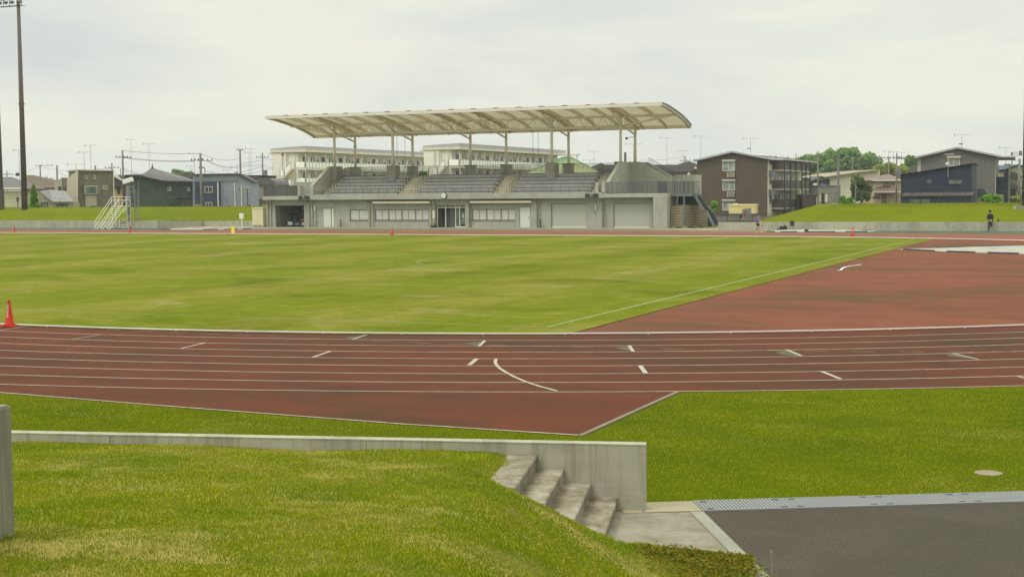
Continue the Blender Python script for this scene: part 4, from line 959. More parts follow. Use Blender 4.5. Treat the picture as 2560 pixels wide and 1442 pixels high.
# ================================================================== THINGS AROUND THE STAND
def T(mb, name, mt, root, smooth=False): return wb(mb, name, mt, root, root.location, smooth)
# far retaining walls with tie holes
def farwall(name, x0, x1, y, z, label, mat_='conc_wall', h=.75):
    root = empty(name, (x0, y, 0), 0, label, 'wall', 'low concrete walls in front of the grass banks'); mb = MB(); x = x0
    while x < x1-.01: x2 = min(x+2.7, x1); mb.box(x+.006, x2-.006, y, y+.22, -.05, z); x = x2
    T(mb, 'wall_panel', mat_, root); T(MB().box(x0, x1, y+.03, y+.2, -.05, z-.02), 'joint_backing', 'conc_dk', root)
    mb = MB(); x = x0+.45
    while x < x1: mb.box(x-.035, x+.035, y-.004, y, .33, .40); x += .9
    T(mb, 'tie_holes', 'dark_steel', root); return root
farwall('retaining_wall', -132, -95.3, 122.9, .80, 'long low concrete wall in front of the left grass bank')
farwall('retaining_wall', -95.1, -88.3, 131.0, .63, 'set back stretch of low concrete wall between the stair stand and the cream locker')
root = empty('retaining_wall', (-95.3,122.9,0), 0, 'short side return of the low concrete wall running back behind the pale sheet', 'wall', 'low concrete walls in front of the grass banks')
mb = MB(); mb.prism([(122.9,-.05),(131.2,-.05),(131.2,.63),(122.9,.80)], 'x', -95.3, -95.08); wb(mb, 'wall_panel', 'conc_wall', root, root.location)
farwall('retaining_wall', -34.0, -24.6, 124.45, .70, 'short low concrete wall behind the walking boy, with the grass rising above it')
farwall('retaining_wall', -24.6, 12, 122.6, .76, 'long low concrete wall behind the man in black below the right grass bank')
structure(flat('green_verge_left', [(-132,116.42),(-92,116.42),(-86.5,118.0),(-88.5,122.0),(-95,124.2),(-95,131),(-132,131)], .009, 'green_apron'))
structure(flat('green_verge_right', [(-22,116.42),(-4,114.0),(8,106),(12,110),(12,122.6),(-24,122.6)], .0145, 'green_apron'))
# grass banks
def bank(name, xs, ys, fz):
    v = [(x, y, fz(x, y)) for x in xs for y in ys]; n = len(ys); f = [(i*n+j, (i+1)*n+j, (i+1)*n+j+1, i*n+j+1) for i in range(len(xs)-1) for j in range(n-1)]
    me = bpy.data.meshes.new(name); me.from_pydata(v, [], f); me.update(); me.materials.append(M['grass_bank']); me.polygons.foreach_set('use_smooth', [True]*len(me.polygons))
    o = bpy.data.objects.new(name, me); COL.objects.link(o); structure(o)
def lb(x, y):
    if x < -95.3: d = min(y-122.9, -95.3-x) if y < 131 else min(y-122.9, math.hypot(x+95.3, y-131))
    else: d = y-131.0
    base = .78 if x < -95.3 and y < 131 else .62
    d = max(d, 0); back = smooth01((y-139.5)/4.0)
    return base+(2.14-base)*smooth01(d/5.6)-1.6*back
xs_ = sorted(set(list(np.round(np.arange(-136, -97, 1.0), 2))+[-97,-96.5,-96,-95.7,-95.4,-95.3,-95.06]+list(np.round(np.arange(-94.5, -85.9, .5), 2)))); ys_b = sorted(set([122.95,123.3]+list(np.round(np.arange(124, 131, .8), 2))+[131.0,131.15,131.6]+list(np.round(np.arange(132, 144, .8), 2))))
v = [(x, y, lb(x, y)) for x in xs_ for y in ys_b]; n_ = len(ys_b); f = []
for i in range(len(xs_)-1):
    for j in range(n_-1):
        xm = (xs_[i]+xs_[i+1])/2; ym = (ys_b[j]+ys_b[j+1])/2
        if (xm < -95.3 or ym > 131.1) and xm < -86.4-(ym-131)*.69: f.append((i*n_+j, (i+1)*n_+j, (i+1)*n_+j+1, i*n_+j+1))
me = bpy.data.meshes.new('grass_bank_left'); me.from_pydata(v, [], f); me.update(); me.materials.append(M['grass_bank']); me.polygons.foreach_set('use_smooth', [True]*len(me.polygons))
o = bpy.data.objects.new('grass_bank_left', me); COL.objects.link(o); structure(o)
def rb(x, y):
    f_ = 122.8+1.8*min(1, max(0, (-24.6-x)/4.0)); base = .72
    t = smooth01((y-f_)/6.5); b_ = smooth01((y-134)/4.0)
    e_ = min(1.0, max(0.0, (x+33.4)/7.5)); e_ = e_**.8
    top = base + (2.22-base)*t*1.0
    z = top*e_ if x < -25.9 else top
    z = z - 1.6*b_*e_
    if x < -24.6 and y < 124.7: z = min(z, .66)
    return max(z, .02) if e_ > 0 else .0
bank('grass_bank_right', list(np.arange(-33.4, -24.5, .45))+[-24.61], list(np.arange(124.66, 138, .6)), rb)
bank('grass_bank_right_end', [-24.6]+list(np.arange(-24, 14, .9)), list(np.arange(122.81, 138.1, .6)), rb)
# bank-top blades so the crest is not knife-sharp
rg = np.random.default_rng(31); n = 30000; xa = np.r_[rg.uniform(-132,-92,n//2), rg.uniform(-24.5,6,n//2)]; ya = np.where(xa < -50, rg.uniform(130,138,n), rg.uniform(127.5,131,n))
za = np.array([lb(a, c) if a < -50 else rb(a, c) for a, c in zip(xa, ya)])
blades('bank_grass', np.c_[xa, ya, za], .075, .035, .7, 'blade_lawn', 'tufts of grass along the crests of the far grass banks', 12)

# thin wire fences on the banks
def fence(name, x0, x1, y, z, h, label, sp=1.9):
    root = empty(name, (x0, y, z), 0, label, 'fence', 'thin dark fences on the grass banks'); x = x0
    while x <= x1: T(MB().tube((x,y,z-.3),(x,y,z+h),.022,n=6), 'post', 'railing_dk', root); x += sp
    for t in (1.0,): T(MB().bar((x0,y,z+h*t),(x1,y,z+h*t),.022,.022), 'top_rail', 'railing', root)
    mb = MB()
    for t in (.33, .66): mb.bar((x0,y,z+h*t),(x1,y,z+h*t),.007,.007)
    T(mb, 'wires', 'railing', root)
fence('fence', -131, -91, 138.2, 2.0, 1.25, 'thin dark post and wire fence along the left grass bank, before the houses', 3.1)
fence('fence', -27.6, 6, 133.8, 1.98, 1.25, 'thin dark post and wire fence along the right grass bank, before the houses', 2.35)
root = empty('fence', (-35, 136, 0), 0, 'low dark railing fence at the foot of the brown apartment block beside the steel stair', 'fence', 'thin dark fences on the grass banks')
mb = MB()
for x in (-36.2,-35.0,-33.7,-32.6,-31.2): mb.bar((x,136,0),(x,136,1.25),.06,.06)
mb.bar((-37,136,1.2),(-31.2,136,1.2),.05,.05); mb.bar((-31.2,136,1.2),(-29.2,136,2.9),.05,.05); mb.bar((-37,136,.3),(-31.2,136,.3),.03,.03)
for x in (-30.2,-29.2,-28.0,-26.8): mb.bar((x,136,1.0),(x,136,3.2),.05,.05)
mb.bar((-29.2,136,2.9),(-26.0,136,3.2),.05,.05)
T(mb, 'rails', 'railing_dk', root)

# floodlight masts
def mast(px, pytop_r, loc, label, head=True, rb_=.36, rt=.19, H=24.6):
    root = empty('floodlight_mast', loc, 0, label, 'floodlight mast', 'tall brown floodlight masts'); 
    o = MB().tube((0,0,0),(0,0,H),rb_,rt,n=12).build('pole', 'mastbrown', root, True)
    mb = MB()
    z = .4
    while z < H:
        r = rb_+(rt-rb_)*z/H+.008; mb.tube((0,0,z),(0,0,z+.03),r,n=12); z += .62 if random.random() < .6 else .95
    mb.build('cable_bands', 'galv', root)
    MB().tube((0,0,12.4),(0,0,12.55),.36,n=12).build('joint_collar', 'mastbrown', root)
    MB().box(-.75,.75,-.75,.75,-1.0,.12).build('footing', 'paving', root)
    if head:
        a = empty_ = None
        mb = MB()
        for z in (H-.9, H-.1, H+.9, H+1.7, H+2.6):
            mb.bar((-2.9,-.25,z),(.75,-.25,z),.07,.07); mb.bar((-2.9,.25,z),(.75,.25,z),.05,.05)
        for x in (-2.9,-2.0,-1.1,0,.72): mb.bar((x,-.25,H-.9),(x,-.25,H+2.6),.05,.05)
        mb.tube((0,0,H),(0,0,H+2.7),rt,n=10); hd = mb.build('head_frame', 'mastbrown', root)
        for z in (H-.48, H+1.3):
            for x in (-2.5,-1.6,-.7,.38):
                lm = MB().lathe([(.10,-.2),(.24,-.05),(.27,.1),(.20,.16)], 12, (x,-.28,z)).build('lamp', 'galv', hd, True)
    return root
mast(62, 0, (-117.55,127.5,1.72), 'tall brown floodlight mast with a lamp frame at its top, second from the left edge')
r_ = mast(0, 0, (-121.35,127.6,1.75), 'tall brown floodlight mast cut by the left edge of the picture', False, .46, .22)
MB().tube((0,0,0),(0,0,2.7),.52,.50,n=12).build('pole_sleeve', 'mastbrown', r_)
r_ = mast(0, 0, (-7.95,127.6,1.95), 'brown floodlight mast on a concrete footing at the right edge of the picture', False, .34, .2, 24)
MB().box(-.95,.6,-.7,-.2,-.35,.12).build('footing_step', 'conc_lt', r_)

# traffic cones
root = cone0 = empty('traffic_cone', (0,0,0))
mb = MB(); mb.lathe([(.155,.03),(.15,.05),(.118,.06),(.035,.66),(.028,.70),(.001,.702)], 20); mb.build('cone_body', 'orange', root, True)
mb = MB(); mb.prism([(.19*math.cos(a), .19*math.sin(a)) for a in np.arange(0, 6.28, math.pi/4)+math.pi/8], 'z', 0, .03); mb.build('base', 'orange', root)
mb = MB(); mb.box(.10,.34,-.24,-.04,.0,.02); mb.prism([(-.30,-.14),(-.04,-.26),(.0,-.18),(-.24,-.06)], 'z', 0, .02); wt = mb.build('base_weight', 'orange', root)
try:
    tcu = bpy.data.curves.new('lettering', 'FONT'); tcu.body = '下\n野\n市\n体\n育\n館'; tcu.size = .068; tcu.space_line = .92; tcu.align_x = 'CENTER'; tcu.extrude = .0
    to = bpy.data.objects.new('tmp', tcu); COL.objects.link(to); dg = bpy.context.evaluated_depsgraph_get(); me = bpy.data.meshes.new_from_object(to.evaluated_get(dg)); bpy.data.objects.remove(to)
    vs = np.array([v.co for v in me.vertices]); print('text verts', len(vs))
    fd = math.atan2(-28.7, 27.1)        # direction from the near cone to the viewer
    a0 = fd-.55
    for v in me.vertices:
        z = .545+v.co.y*1.0; rr = np.interp(z, [.06,.66], [.118,.035])+.003; a = a0+v.co.x/rr*.95; v.co = (rr*math.cos(a), rr*math.sin(a), z)
    me.materials.clear(); me.materials.append(M['white']); lo = bpy.data.objects.new('lettering', me); COL.objects.link(lo); lo.parent = root
except Exception as ex: print('text failed', ex)
spots = [((24,816), 'orange traffic cone with white lettering near the left edge, closest to the viewer'), ((36,581.5), 'small orange cone on the far straight at the left edge'), ((325,582.5), 'small orange cone in front of the white stair stand'),
         ((980,588), 'small orange cone on the far straight in front of the grandstand windows'), ((2131,592.5), 'small orange cone on the far straight right of the walking boy')]
for i, (p, lb_) in enumerate(spots):
    o = cone0 if i == 0 else copy_tree(cone0); g_ = ground(*p); o.location = (g_.x, g_.y, .012)
    if i == 1: pass
    tag(o, lb_, 'traffic cone', 'orange traffic cones'); o.rotation_euler.z = 0 if i == 0 else (-.35 if i else 0)
g0 = ground(24, 816); cone0.location = (g0.x, g0.y, .012)
# yellow folding signs
def asign(loc, rz, label, orange=True):
    root = empty('folding_sign', loc, rz, label, 'floor sign', 'yellow folding signs')
    mb = MB(); mb.prism([(-.16,-.22),(.16,-.22),(.13,-.19),(-.13,-.19)], 'z', 0, .02)
    m1 = MB(); m1.add([(-.16,-.22,.02),(.16,-.22,.02),(.11,0,.62),(-.11,0,.62),(-.16,-.20,.02),(.16,-.20,.02),(.11,.02,.62),(-.11,.02,.62)], [(0,1,2,3),(5,4,7,6),(0,4,5,1),(1,5,6,2),(3,2,6,7),(0,3,7,4)]); m1.build('front_panel', 'yellow', root)
    m1 = MB(); m1.add([(-.16,.24,.02),(.16,.24,.02),(.11,.04,.62),(-.11,.04,.62),(-.16,.22,.02),(.16,.22,.02),(.11,.02,.62),(-.11,.02,.62)], [(1,0,3,2),(4,5,6,7),(0,1,5,4),(1,2,6,5),(3,7,6,2),(0,4,7,3)]); m1.build('rear_panel', 'yellow', root)
    MB().box(-.09,.09,-.01,.05,.62,.68).build('handle', 'yellow', root)
    if orange: MB().box(-.2,.24,-.26,.26,0,.022).build('base_weight', 'orange', root)
g_ = ground(582, 583.5); asign((g_.x, g_.y, .012), .75, 'yellow folding sign on an orange base, standing on the far straight left of the locker')
asign((-62.5,130.0,.03), 0, 'yellow folding floor sign standing inside the glazed entrance of the stand', False)
# locker
root = empty('storage_locker', (-86.7,129.9,0), 0, 'cream metal storage locker against the left end of the grandstand', 'locker')
mb = MB(); mb.box(-87.45,-86.05,129.4,130.4,.10,2.0); T(mb, 'body', 'cream_box', root); T(MB().box(-87.49,-86.01,129.36,130.44,2.0,2.1), 'lid', 'cream_box', root)
T(MB().box(-87.43,-86.07,129.45,130.35,0,.10), 'base', 'tanpave', root)
for a in (-87.3,-86.72): T(MB().box(a, a+.45, 129.385, 129.40, .16, .22), 'vent_slot', 'black', root)
T(MB().box(-86.755,-86.745,129.392,129.40,.3,1.95), 'door_seam', 'brownframe', root)
# sign post
g_ = ground(605, 569); root = empty('sign_post', (g_.x, g_.y, 0), 0, 'small blank white sign board on a post left of the cream locker', 'sign')
T(MB().tube((g_.x,g_.y,0),(g_.x,g_.y,1.0),.05,n=8), 'post', 'galv_w', root); T(MB().box(g_.x-.28,g_.x+.28,g_.y-.07,g_.y-.03,.95,1.55), 'board', 'offwhite', root)
# box by the entrance
root = empty('storage_box', (-65.0,128.5,.02), 0, 'small brown box on a dark crate beside the glazed entrance', 'box')
T(MB().box(-65.2,-64.75,128.4,128.75,.02,.22), 'dark_crate', 'black', root); T(MB().box(-65.2,-64.72,128.38,128.77,.225,.45), 'brown_box', 'brownframe', root)
# contents of the open store room
root = empty('storage_rack', (-83.2,131.5,.03), 0, 'open metal storage rack inside the dark store room', 'rack')
mb = MB()
for x in (-83.9,-82.6):
    for y in (131.2,131.8): mb.bar((x,y,.03),(x,y,1.75),.04,.04)
T(mb, 'uprights', 'galv', root)
for z in (.5,1.1,1.6): T(MB().box(-83.9,-82.6,131.2,131.8,z,z+.04), 'shelf', 'galv', root)
for i, (x, c_, lb_) in enumerate([(-83.15,'offwhite','white stacked crates trolley at the left inside the dark store room'),(-82.2,'galv','grey equipment trolley in the middle of the dark store room'),(-81.35,'galv_w','pale hurdle trolley at the right inside the dark store room')]):
    root = empty('equipment_trolley', (x,130.3,.03), 0, lb_, 'trolley', 'trolleys in the store room'); T(MB().box(x-.3,x+.3,130.1,130.6,.2,.26), 'platform', c_, root)
    for dx in (-.22,.22):
        T(MB().tube((x+dx,130.12,.11),(x+dx,130.17,.11),.08,n=10), 'wheel', 'black', root)
    mb = MB(); mb.box(x-.26,x+.26,130.15,130.55,.28,.48+.1*(i == 0)); mb.bar((x-.3,130.35,.3),(x-.42,130.35,.82),.03,.03)
    if i == 2: mb.bar((x-.1,130.12,.3),(x+.2,130.12,.8),.03,.03); mb.bar((x-.25,130.12,.8),(x+.3,130.12,.8),.04,.04)
    T(mb, 'load', c_, root)
root = empty('equipment_bag', (-82.55,131.0,.03), 0, 'green and red kit bags heaped on the floor inside the dark store room', 'bag'); M['greenbag'] = paint('green_bag', (.02,.12,.05), .8); M['redbag'] = paint('red_bag', (.2,.02,.02), .8)
T(MB().lathe([(.2,0),(.3,.15),(.28,.4),(.1,.52)], 12, (-82.9,131.0,.55)), 'green_bag', 'greenbag', root, True); T(MB().lathe([(.2,0),(.26,.12),(.2,.3),(.08,.4)], 12, (-82.2,131.0,.55)), 'red_bag', 'redbag', root, True); T(MB().box(-83.2,-81.9,130.8,131.25,.03,.55), 'pallet', 'dark_steel', root)
# sand-pit sheets
def sheet(name, outline, label, nbag=10, h=.05):
    root = empty(name, (outline[0][0], outline[0][1], 0), 0, label, 'ground sheet', 'pale sheets covering the sand pits'); n = len(outline)
    c = np.mean(np.array(outline), axis=0); mb = MB(); vs = []; rings = 6
    for k in range(rings):
        t = k/(rings-1)
        for i in range(n): p = np.array(outline[i])*(1-t)+c*t; vs.append((p[0], p[1], .025+(h*math.sin(min(1, t*2)*math.pi/2)+.02*math.sin(i*2.3+k*1.7))*(t > 0)))
    fs = [(k*n+i, k*n+(i+1) % n, (k+1)*n+(i+1) % n, (k+1)*n+i) for k in range(rings-1) for i in range(n)]
    mb.add(vs, fs); T(mb, 'sheet', 'tarp', root, True)
    L = [math.dist(outline[i], outline[(i+1) % n]) for i in range(n)]
    for i in range(n):
        a = Vector(outline[i]+(.05,)); c_ = Vector(outline[(i+1) % n]+(.05,)); m_ = max(1, int(L[i]/1.9))
        for j in range(m_):
            if random.random() < .25: continue
            p = a.lerp(c_, (j+.12)/m_); q = a.lerp(c_, (j+.82)/m_); mb = MB(); mb.tube(p, q, .045, n=6); T(mb, 'edge_weight', 'sandbag', root, True)
    return root
sheet('pit_cover', [gp(2240,624),gp(2330,621.5),gp(2430,618),gp(2560,615),gp(2700,615),gp(2700,640),gp(2560,636),gp(2450,633),gp(2350,629.5)], 'large pale sheet covering the sand pit at the right edge of the jumping zone')
sheet('pit_cover', [gp(1912,579),gp(1945,575.5),gp(2000,575.6),gp(2100,576.6),gp(2196,577.5),gp(2178,580),gp(2100,580.4),gp(2000,580.6),gp(1940,580.5)], 'long pale sheet beyond the far track, behind the boy and the right cone', h=.08)
sheet('pit_cover', [gp(400,574.2),gp(430,571.8),gp(520,572.0),gp(610,572.2),gp(632,573),gp(600,573.8),gp(500,574.6),gp(430,575)], 'flat pale sheet on the ground left of the cream locker', h=.05)
# white tape lying on the jumping zone
mb = MB(); pts = [(2094,678),(2103,676.5),(2104,673.5),(2112,669.5),(2125,667),(2140,664.8),(2154,662.5)]
strip_path(mb, [gp(*p) for p in pts], .095, .035); o = mb.build('white_tape', 'white'); tag(o, 'bright white curved tape lying on the red jumping zone', 'tape')

# rolling stair stand and photo-finish column --------------------------------------------------
def tube_net(mb, segs, r): 
    for a, c in segs: mb.tube(a, c, r, n=5)
yA, yB, yC = 119.4, 122.25, 122.82
x0_ = atY(237, 572.3, yA).x; wd_ = 1.72; xr_ = x0_+wd_
root = empty('rolling_stair_stand', (x0_, yA, 0), 0, 'white tubular rolling stair stand with diagonal flights on the left', 'stair stand')
zP_ = 2.42
for x in (x0_, x0_+wd_/2, xr_):
    mb = MB(); tube_net(mb, [((x,yA,.03),(x,yA,.22)),((x,yA,.22),(x,yB,zP_+.62)),((x,yA,.03),(x,yA+.35,.03)),((x,yA+.35,.03),(x,yB+.1,zP_-.05))], .028)
    T(mb, 'stair_stringer', 'galv_w', root)
mb = MB(); tube_net(mb, [((x0_,yA,.75),(x0_,yB,zP_+.95)),((x0_,yA,.22),(x0_,yA,.75))], .025); T(mb, 'handrail', 'galv_w', root)
mb = MB()
for i in range(11):
    t = (i+.6)/11.4; y = yA+.12+(yB-yA)*t; z = .05+zP_*t
    for dy in (0,.1): mb.bar((x0_,y+dy,z),(xr_,y+dy,z),.035,.035)
    for k in range(5): xx_ = x0_+wd_*(k+.5)/5; mb.bar((xx_-.08,y,z),(xx_,y+.1,z),.015,.015)
T(mb, 'treads', 'galv_w', root)
mb = MB()
for z in (zP_, zP_+.62, zP_+.98): tube_net(mb, [((x0_,yB,z),(x0_,yC,z)),((xr_+.28,yB,z),(xr_+.28,yC,z)),((x0_,yC,z),(xr_+.28,yC,z))], .026)
for x in (x0_, x0_+.5, xr_-.3, xr_+.28): mb.tube((x,yC,zP_),(x,yC,zP_+.98),.026,n=5)
for x in (x0_, xr_+.28): mb.tube((x,yB,zP_),(x,yB,zP_+.98),.026,n=5)
T(mb, 'platform_railing', 'galv_w', root); T(MB().box(x0_,xr_+.28,yB,yC,zP_-.05,zP_-.01), 'platform', 'galv', root)
mb = MB(); tube_net(mb, [((x,y,.1),(x,y,zP_)) for x in (x0_,xr_+.28) for y in (yB,yC)]+[((xr_+.28,yB-1.3,.12),(xr_+.28,yC,.12)),((xr_+.28,yB-1.3,.4),(xr_+.28,yC,.4)),((x0_,yB-1.3,.12),(x0_,yC,.12)),((xr_+.28,yB-.9,1.1),(xr_+.28,yC,.4)),((x0_,yC,.3),(xr_+.28,yC,1.4)),((x0_,yC,.12),(xr_+.28,yC,.12)),((xr_+.28,yB-.6,1.7),(xr_+.28,yB,zP_-.1)),((xr_+.28,yB-1.3,.1),(xr_+.28,yB-1.3,1.0))], .026); T(mb, 'support_frame', 'galv_w', root)
for x in (x0_,xr_+.28):
    for yy in (yB-1.2,yC): T(MB().tube((x-.03,yy,.08),(x+.03,yy,.08),.08,n=10), 'wheel', 'black', root)
root = empty('camera_column', (-99.25,123.6,0), 0, 'grey steel column carrying a tilted white camera housing above the rolling stair stand', 'camera column')
cx, cy = -99.20, 123.3
T(MB().box(cx-.18,cx+.18,cy-.15,cy+.15,0,4.65), 'column', 'galv', root)
T(MB().add([(cx+.18,cy,0),(cx+.5,cy,0),(cx+.18,cy,.7),(cx+.18,cy+.03,0),(cx+.5,cy+.03,0),(cx+.18,cy+.03,.7)], [(0,1,2),(5,4,3),(0,3,4,1),(1,4,5,2),(2,5,3,0)]), 'gusset', 'galv', root)
mb = MB(); mb.box(-.52,.52,-.3,.3,-.24,.24); hs = mb.build('camera_housing', 'white', root); hs.location = (cx-root.location.x+.0, cy-root.location.y, 5.15); hs.rotation_euler = (0, rad(-16), rad(18))
MB().box(-.54,-.50,-.12,.0,-.12,-.0).build('lens_window', 'black', hs)
mb = MB(); tube_net(mb, [((cx,cy,4.6),(cx+.1,cy,4.95)),((cx+.1,cy-.3,3.4),(cx+.9,cy-.3,3.4)),((cx+.1,cy-.3,4.5),(cx+.9,cy-.3,4.5)),((cx+.9,cy-.3,3.4),(cx+.9,cy-.3,4.6)),((cx+.5,cy-.3,3.4),(cx+.5,cy-.3,4.6)),((cx+.1,cy-.3,3.9),(cx+.9,cy-.3,3.9)),((cx+.2,cy,2.7),(cx+.85,cy,3.4)),((cx+.9,cy-.3,4.5),(cx+1.2,cy-.3,3.9))], .03); T(mb, 'service_platform', 'galv', root)
lx = -98.1; mb = MB()
for dx in (-.24,.24): mb.tube((lx+dx,123.3,.05),(lx+dx,123.3,3.9),.04,n=6); mb.tube((lx+dx*1.2,123.3,2.0),(lx+dx*1.2-.05,123.3,5.1),.03,n=6)
for i in range(15): mb.box(lx-.24,lx+.24,123.27,123.33,.35+.26*i,.35+.26*i+.07)
T(mb, 'ladder', 'galv', root)
mb = MB(); mb.tube((cx+.2,cy,2.6),(lx-.2,cy,2.6),.035,n=6); mb.tube((cx+.2,cy,1.9),(lx-.2,cy,1.9),.035,n=6); T(mb, 'ladder_tie', 'galv', root)
# ================================================================== HOUSES AND APARTMENTS
M['h_cream'] = siding('cream_siding', P(192,188,158,V), 'Z', .45, .04, .85); M['h_tan'] = siding('tan_wall', P(168,148,112,V), 'Z', .45, .04, .9)
M['r_grey'] = rooftile('grey_roof', P(122,118,116,1.6)); M['r_brown'] = rooftile('brown_roof', P(112,96,76,1.6)); M['r_dark'] = rooftile('dark_roof', P(92,90,88,1.6)); M['r_red'] = rooftile('redbrown_roof', P(142,122,112,1.6))
M['h_conc'] = concrete('board_marked_concrete', P(122,116,96,V), .35, vstreak=3); M['h_wood'] = siding('pale_timber_siding', P(176,166,146,V), 'Y', .55, .07, .72); M['h_woodx'] = siding('timber_siding', P(176,166,146,V), 'X', .55, .07, .78)
M['h_green'] = siding('dark_green_siding', P(64,76,62,V), 'Z', .4, .04, .85); M['h_navy'] = siding('navy_siding', P(56,68,88,V), 'X', .3, .05, .8); M['h_blue'] = siding('blue_grey_siding', P(136,143,154,V), 'Z', .5, .04, .9)
M['h_brown'] = siding('dark_brown_siding', P(84,72,58,V), 'X', .26, .05, .78); M['h_grey'] = siding('dark_grey_siding', P(104,102,96,V), 'X', .28, .06, .8); M['h_darknavy'] = siding('dark_navy_siding', P(36,46,60,V), 'Z', .35, .05, .8)
M['h_beige'] = siding('beige_siding', P(186,168,134,V), 'Z', .4, .04, .9); M['h_white'] = siding('pale_panel', P(206,200,176,V), 'X', .9, .05, .9); M['h_gtile'] = siding('grey_tile_wall', P(134,130,120,V), 'Z', .25, .04, .85)
M['roofblack'] = paint('dark_roof_edge', (.012,.014,.018), .95, .1, spec=.05)
M['metalroof'] = siding('standing_seam_roof', P(150,150,146,1.5), 'X', .5, .08, .75); M['apt'] = siding('apartment_cream', P(218,215,200,V), 'Z', 2.72, .05, .9); M['apt_in'] = paint('apartment_gallery_wall', P(204,196,172,V), .7, .06)
M['apt_slab'] = paint('apartment_slab', P(208,202,182,V), .6, .05); M['apt_roof'] = paint('apartment_roof', P(168,168,170,V), .6, .05); M['panel'] = paint('balcony_panel', P(228,230,220,.9), .4, .04); M['panel_post'] = paint('balcony_post', P(150,152,146,V), .5, .05)

def gable_roof(F, x0, x1, ye, xp, yp, b0, b1, par, mt, name='roof', th=.15, over=.3):
    """gable end faces the viewer: eaves at (x0,ye0) (x1,ye1), peak at (xp,yp)"""
    (xa, ya_), (xc, yc_) = (x0, ye[0]), (x1, ye[1]); a = F.uz(xa, ya_, b0-over); c = F.uz(xc, yc_, b0-over); p = F.uz(xp, yp, b0-over)
    mb = MB(); mb.prism([(a[0], a[1]-th), (p[0], p[1]-th), (c[0], c[1]-th), c, p, a], 'y', b0-over, b1+over); return mb.build(name, mt, par)
def hip_roof(F, x0, x1, ye, xr0, xr1, yr, b0, b1, par, mt, name='roof', over=.4):
    bm = (b0+b1)/2; a = F.uz(x0, ye, b0-over); c = F.uz(x1, ye, b0-over); r0 = F.uz(xr0, yr, bm); r1 = F.uz(xr1, yr, bm)
    ze = (a[1]+c[1])/2; zr = (r0[1]+r1[1])/2
    v = [(a[0],b0-over,ze),(c[0],b0-over,ze),(c[0],b1+over,ze),(a[0],b1+over,ze),(r0[0],bm,zr),(r1[0],bm,zr),(a[0],b0-over,ze-.16),(c[0],b0-over,ze-.16),(c[0],b1+over,ze-.16),(a[0],b1+over,ze-.16)]
    return MB().add(v, [(0,1,5,4),(1,2,5),(2,3,4,5),(3,0,4),(0,6,7,1),(1,7,8,2),(2,8,9,3),(3,9,6,0),(6,9,8,7)]).build(name, mt, par)
def shed_roof(F, p0, p1, b0, b1, z1back, par, mt, name='roof', th=.15):
    a = F.uz(*p0, b0); c = F.uz(*p1, b0); v = []
    for dz in (0, -th): v += [(a[0],b0,a[1]+dz),(c[0],b0,c[1]+dz),(c[0],b1,c[1]+z1back+dz),(a[0],b1,a[1]+z1back+dz)]
    return MB().add(v, [(0,1,2,3),(7,6,5,4),(0,4,5,1),(1,5,6,2),(2,6,7,3),(3,7,4,0)]).build(name, mt, par)
HG = 'houses behind the grass banks'
# L1 cream bungalow far left
F = Frame(0, 188); r = F.root('house', 'single storey cream house with a grey hipped roof at the far left behind the masts', 'house', HG)
F.rect(-60,478,54,540,0,7,'wall','h_cream',r); hip_roof(F,-75,60,472,-40,30,443,0,8,r,'r_grey'); F.rect(-75,469.5,60,473.5,-.55,-.42,'gutter','offwhite',r)
# L2 brown roof house
F = Frame(70, 205); r = F.root('house', 'house with a wide weathered brown roof behind the floodlight mast and concrete house', 'house', HG)
F.rect(52,465,176,540,0,9,'wall','h_tan',r); hip_roof(F,44,180,470,66,84,438,0,10,r,'r_brown'); F.window(110,468,122,478,r,'frame_d','glass'); MB().lathe([(.3,0),(.35,.3),(.1,.5)],8,(F.uz(44,438,5)[0],5,F.uz(44,440,5)[1])).build('roof_vent','dark_steel',r)
# L3 concrete house: front + timber side
F = Frame(195, 182, -38); r = F.root('house', 'angular two storey house of stained dark concrete with a pale timber side', 'house', HG)
# yaw negative: right end nearer; visible timber side on the left runs backwards
F = Frame(195, 182, 32); r.location = F.o; r.rotation_euler.z = F.rz
F.poly([(196,536),(285,536),(283,427),(195,425)],0,4.6,'front_wall','h_conc',r); F.poly([(193,423.5),(285,425.5),(285,428),(193,427)],-.25,4.8,'roof_edge','frame_w',r)
F2 = Frame(195, 182, 122)
def conv(F2, pts, b): # points on another facade plane expressed in F's local frame
    o_ = []
    for x, y in pts:
        u, z = F2.uz(x, y, b); p = F2.o+F2.u*u+F2.n*b; q = p-F.o; o_.append((q.dot(F.u), q.dot(F.n), z))
    return o_
def sideface(pts, name, mt, par, F2, b=0.0, th=.2):
    a = conv(F2, pts, b); c = conv(F2, pts, b+th); n = len(pts)
    return MB().add(a+c, [tuple(range(n)), tuple(range(2*n-1, n-1, -1))]+[(i, n+i, n+(i+1) % n, (i+1) % n) for i in range(n)]).build(name, mt, par)
sideface([(167,536),(195,536),(195,425),(167,448)],'timber_side_wall','h_wood',r,F2)
F3 = Frame(137, 190, 4)
def inF(F3, pts, b0, b1, name, mt, par):
    q = [F3.uz(x, y, b0) for x, y in pts]; vs = []
    for b in (b0, b1):
        for u, z in q: p = F3.o+F3.u*u+F3.n*b-F.o; vs.append((p.dot(F.u), p.dot(F.n), z))
    n = len(q); return MB().add(vs, [tuple(range(n)), tuple(range(2*n-1, n-1, -1))]+[(i, n+i, n+(i+1) % n, (i+1) % n) for i in range(n)]).build(name, mt, par)
inF(F3, [(137,536),(158,536),(158,444),(154,444),(137,457)],0,5,'rear_wing_wall','h_woodx',r); inF(F3,[(155,470),(169,470),(169,445),(155,445)],-.3,3,'upper_recess_wall','h_conc',r); inF(F3,[(154,500),(172,500),(172,481),(154,481)],-.4,.2,'balcony_wall','h_conc',r)
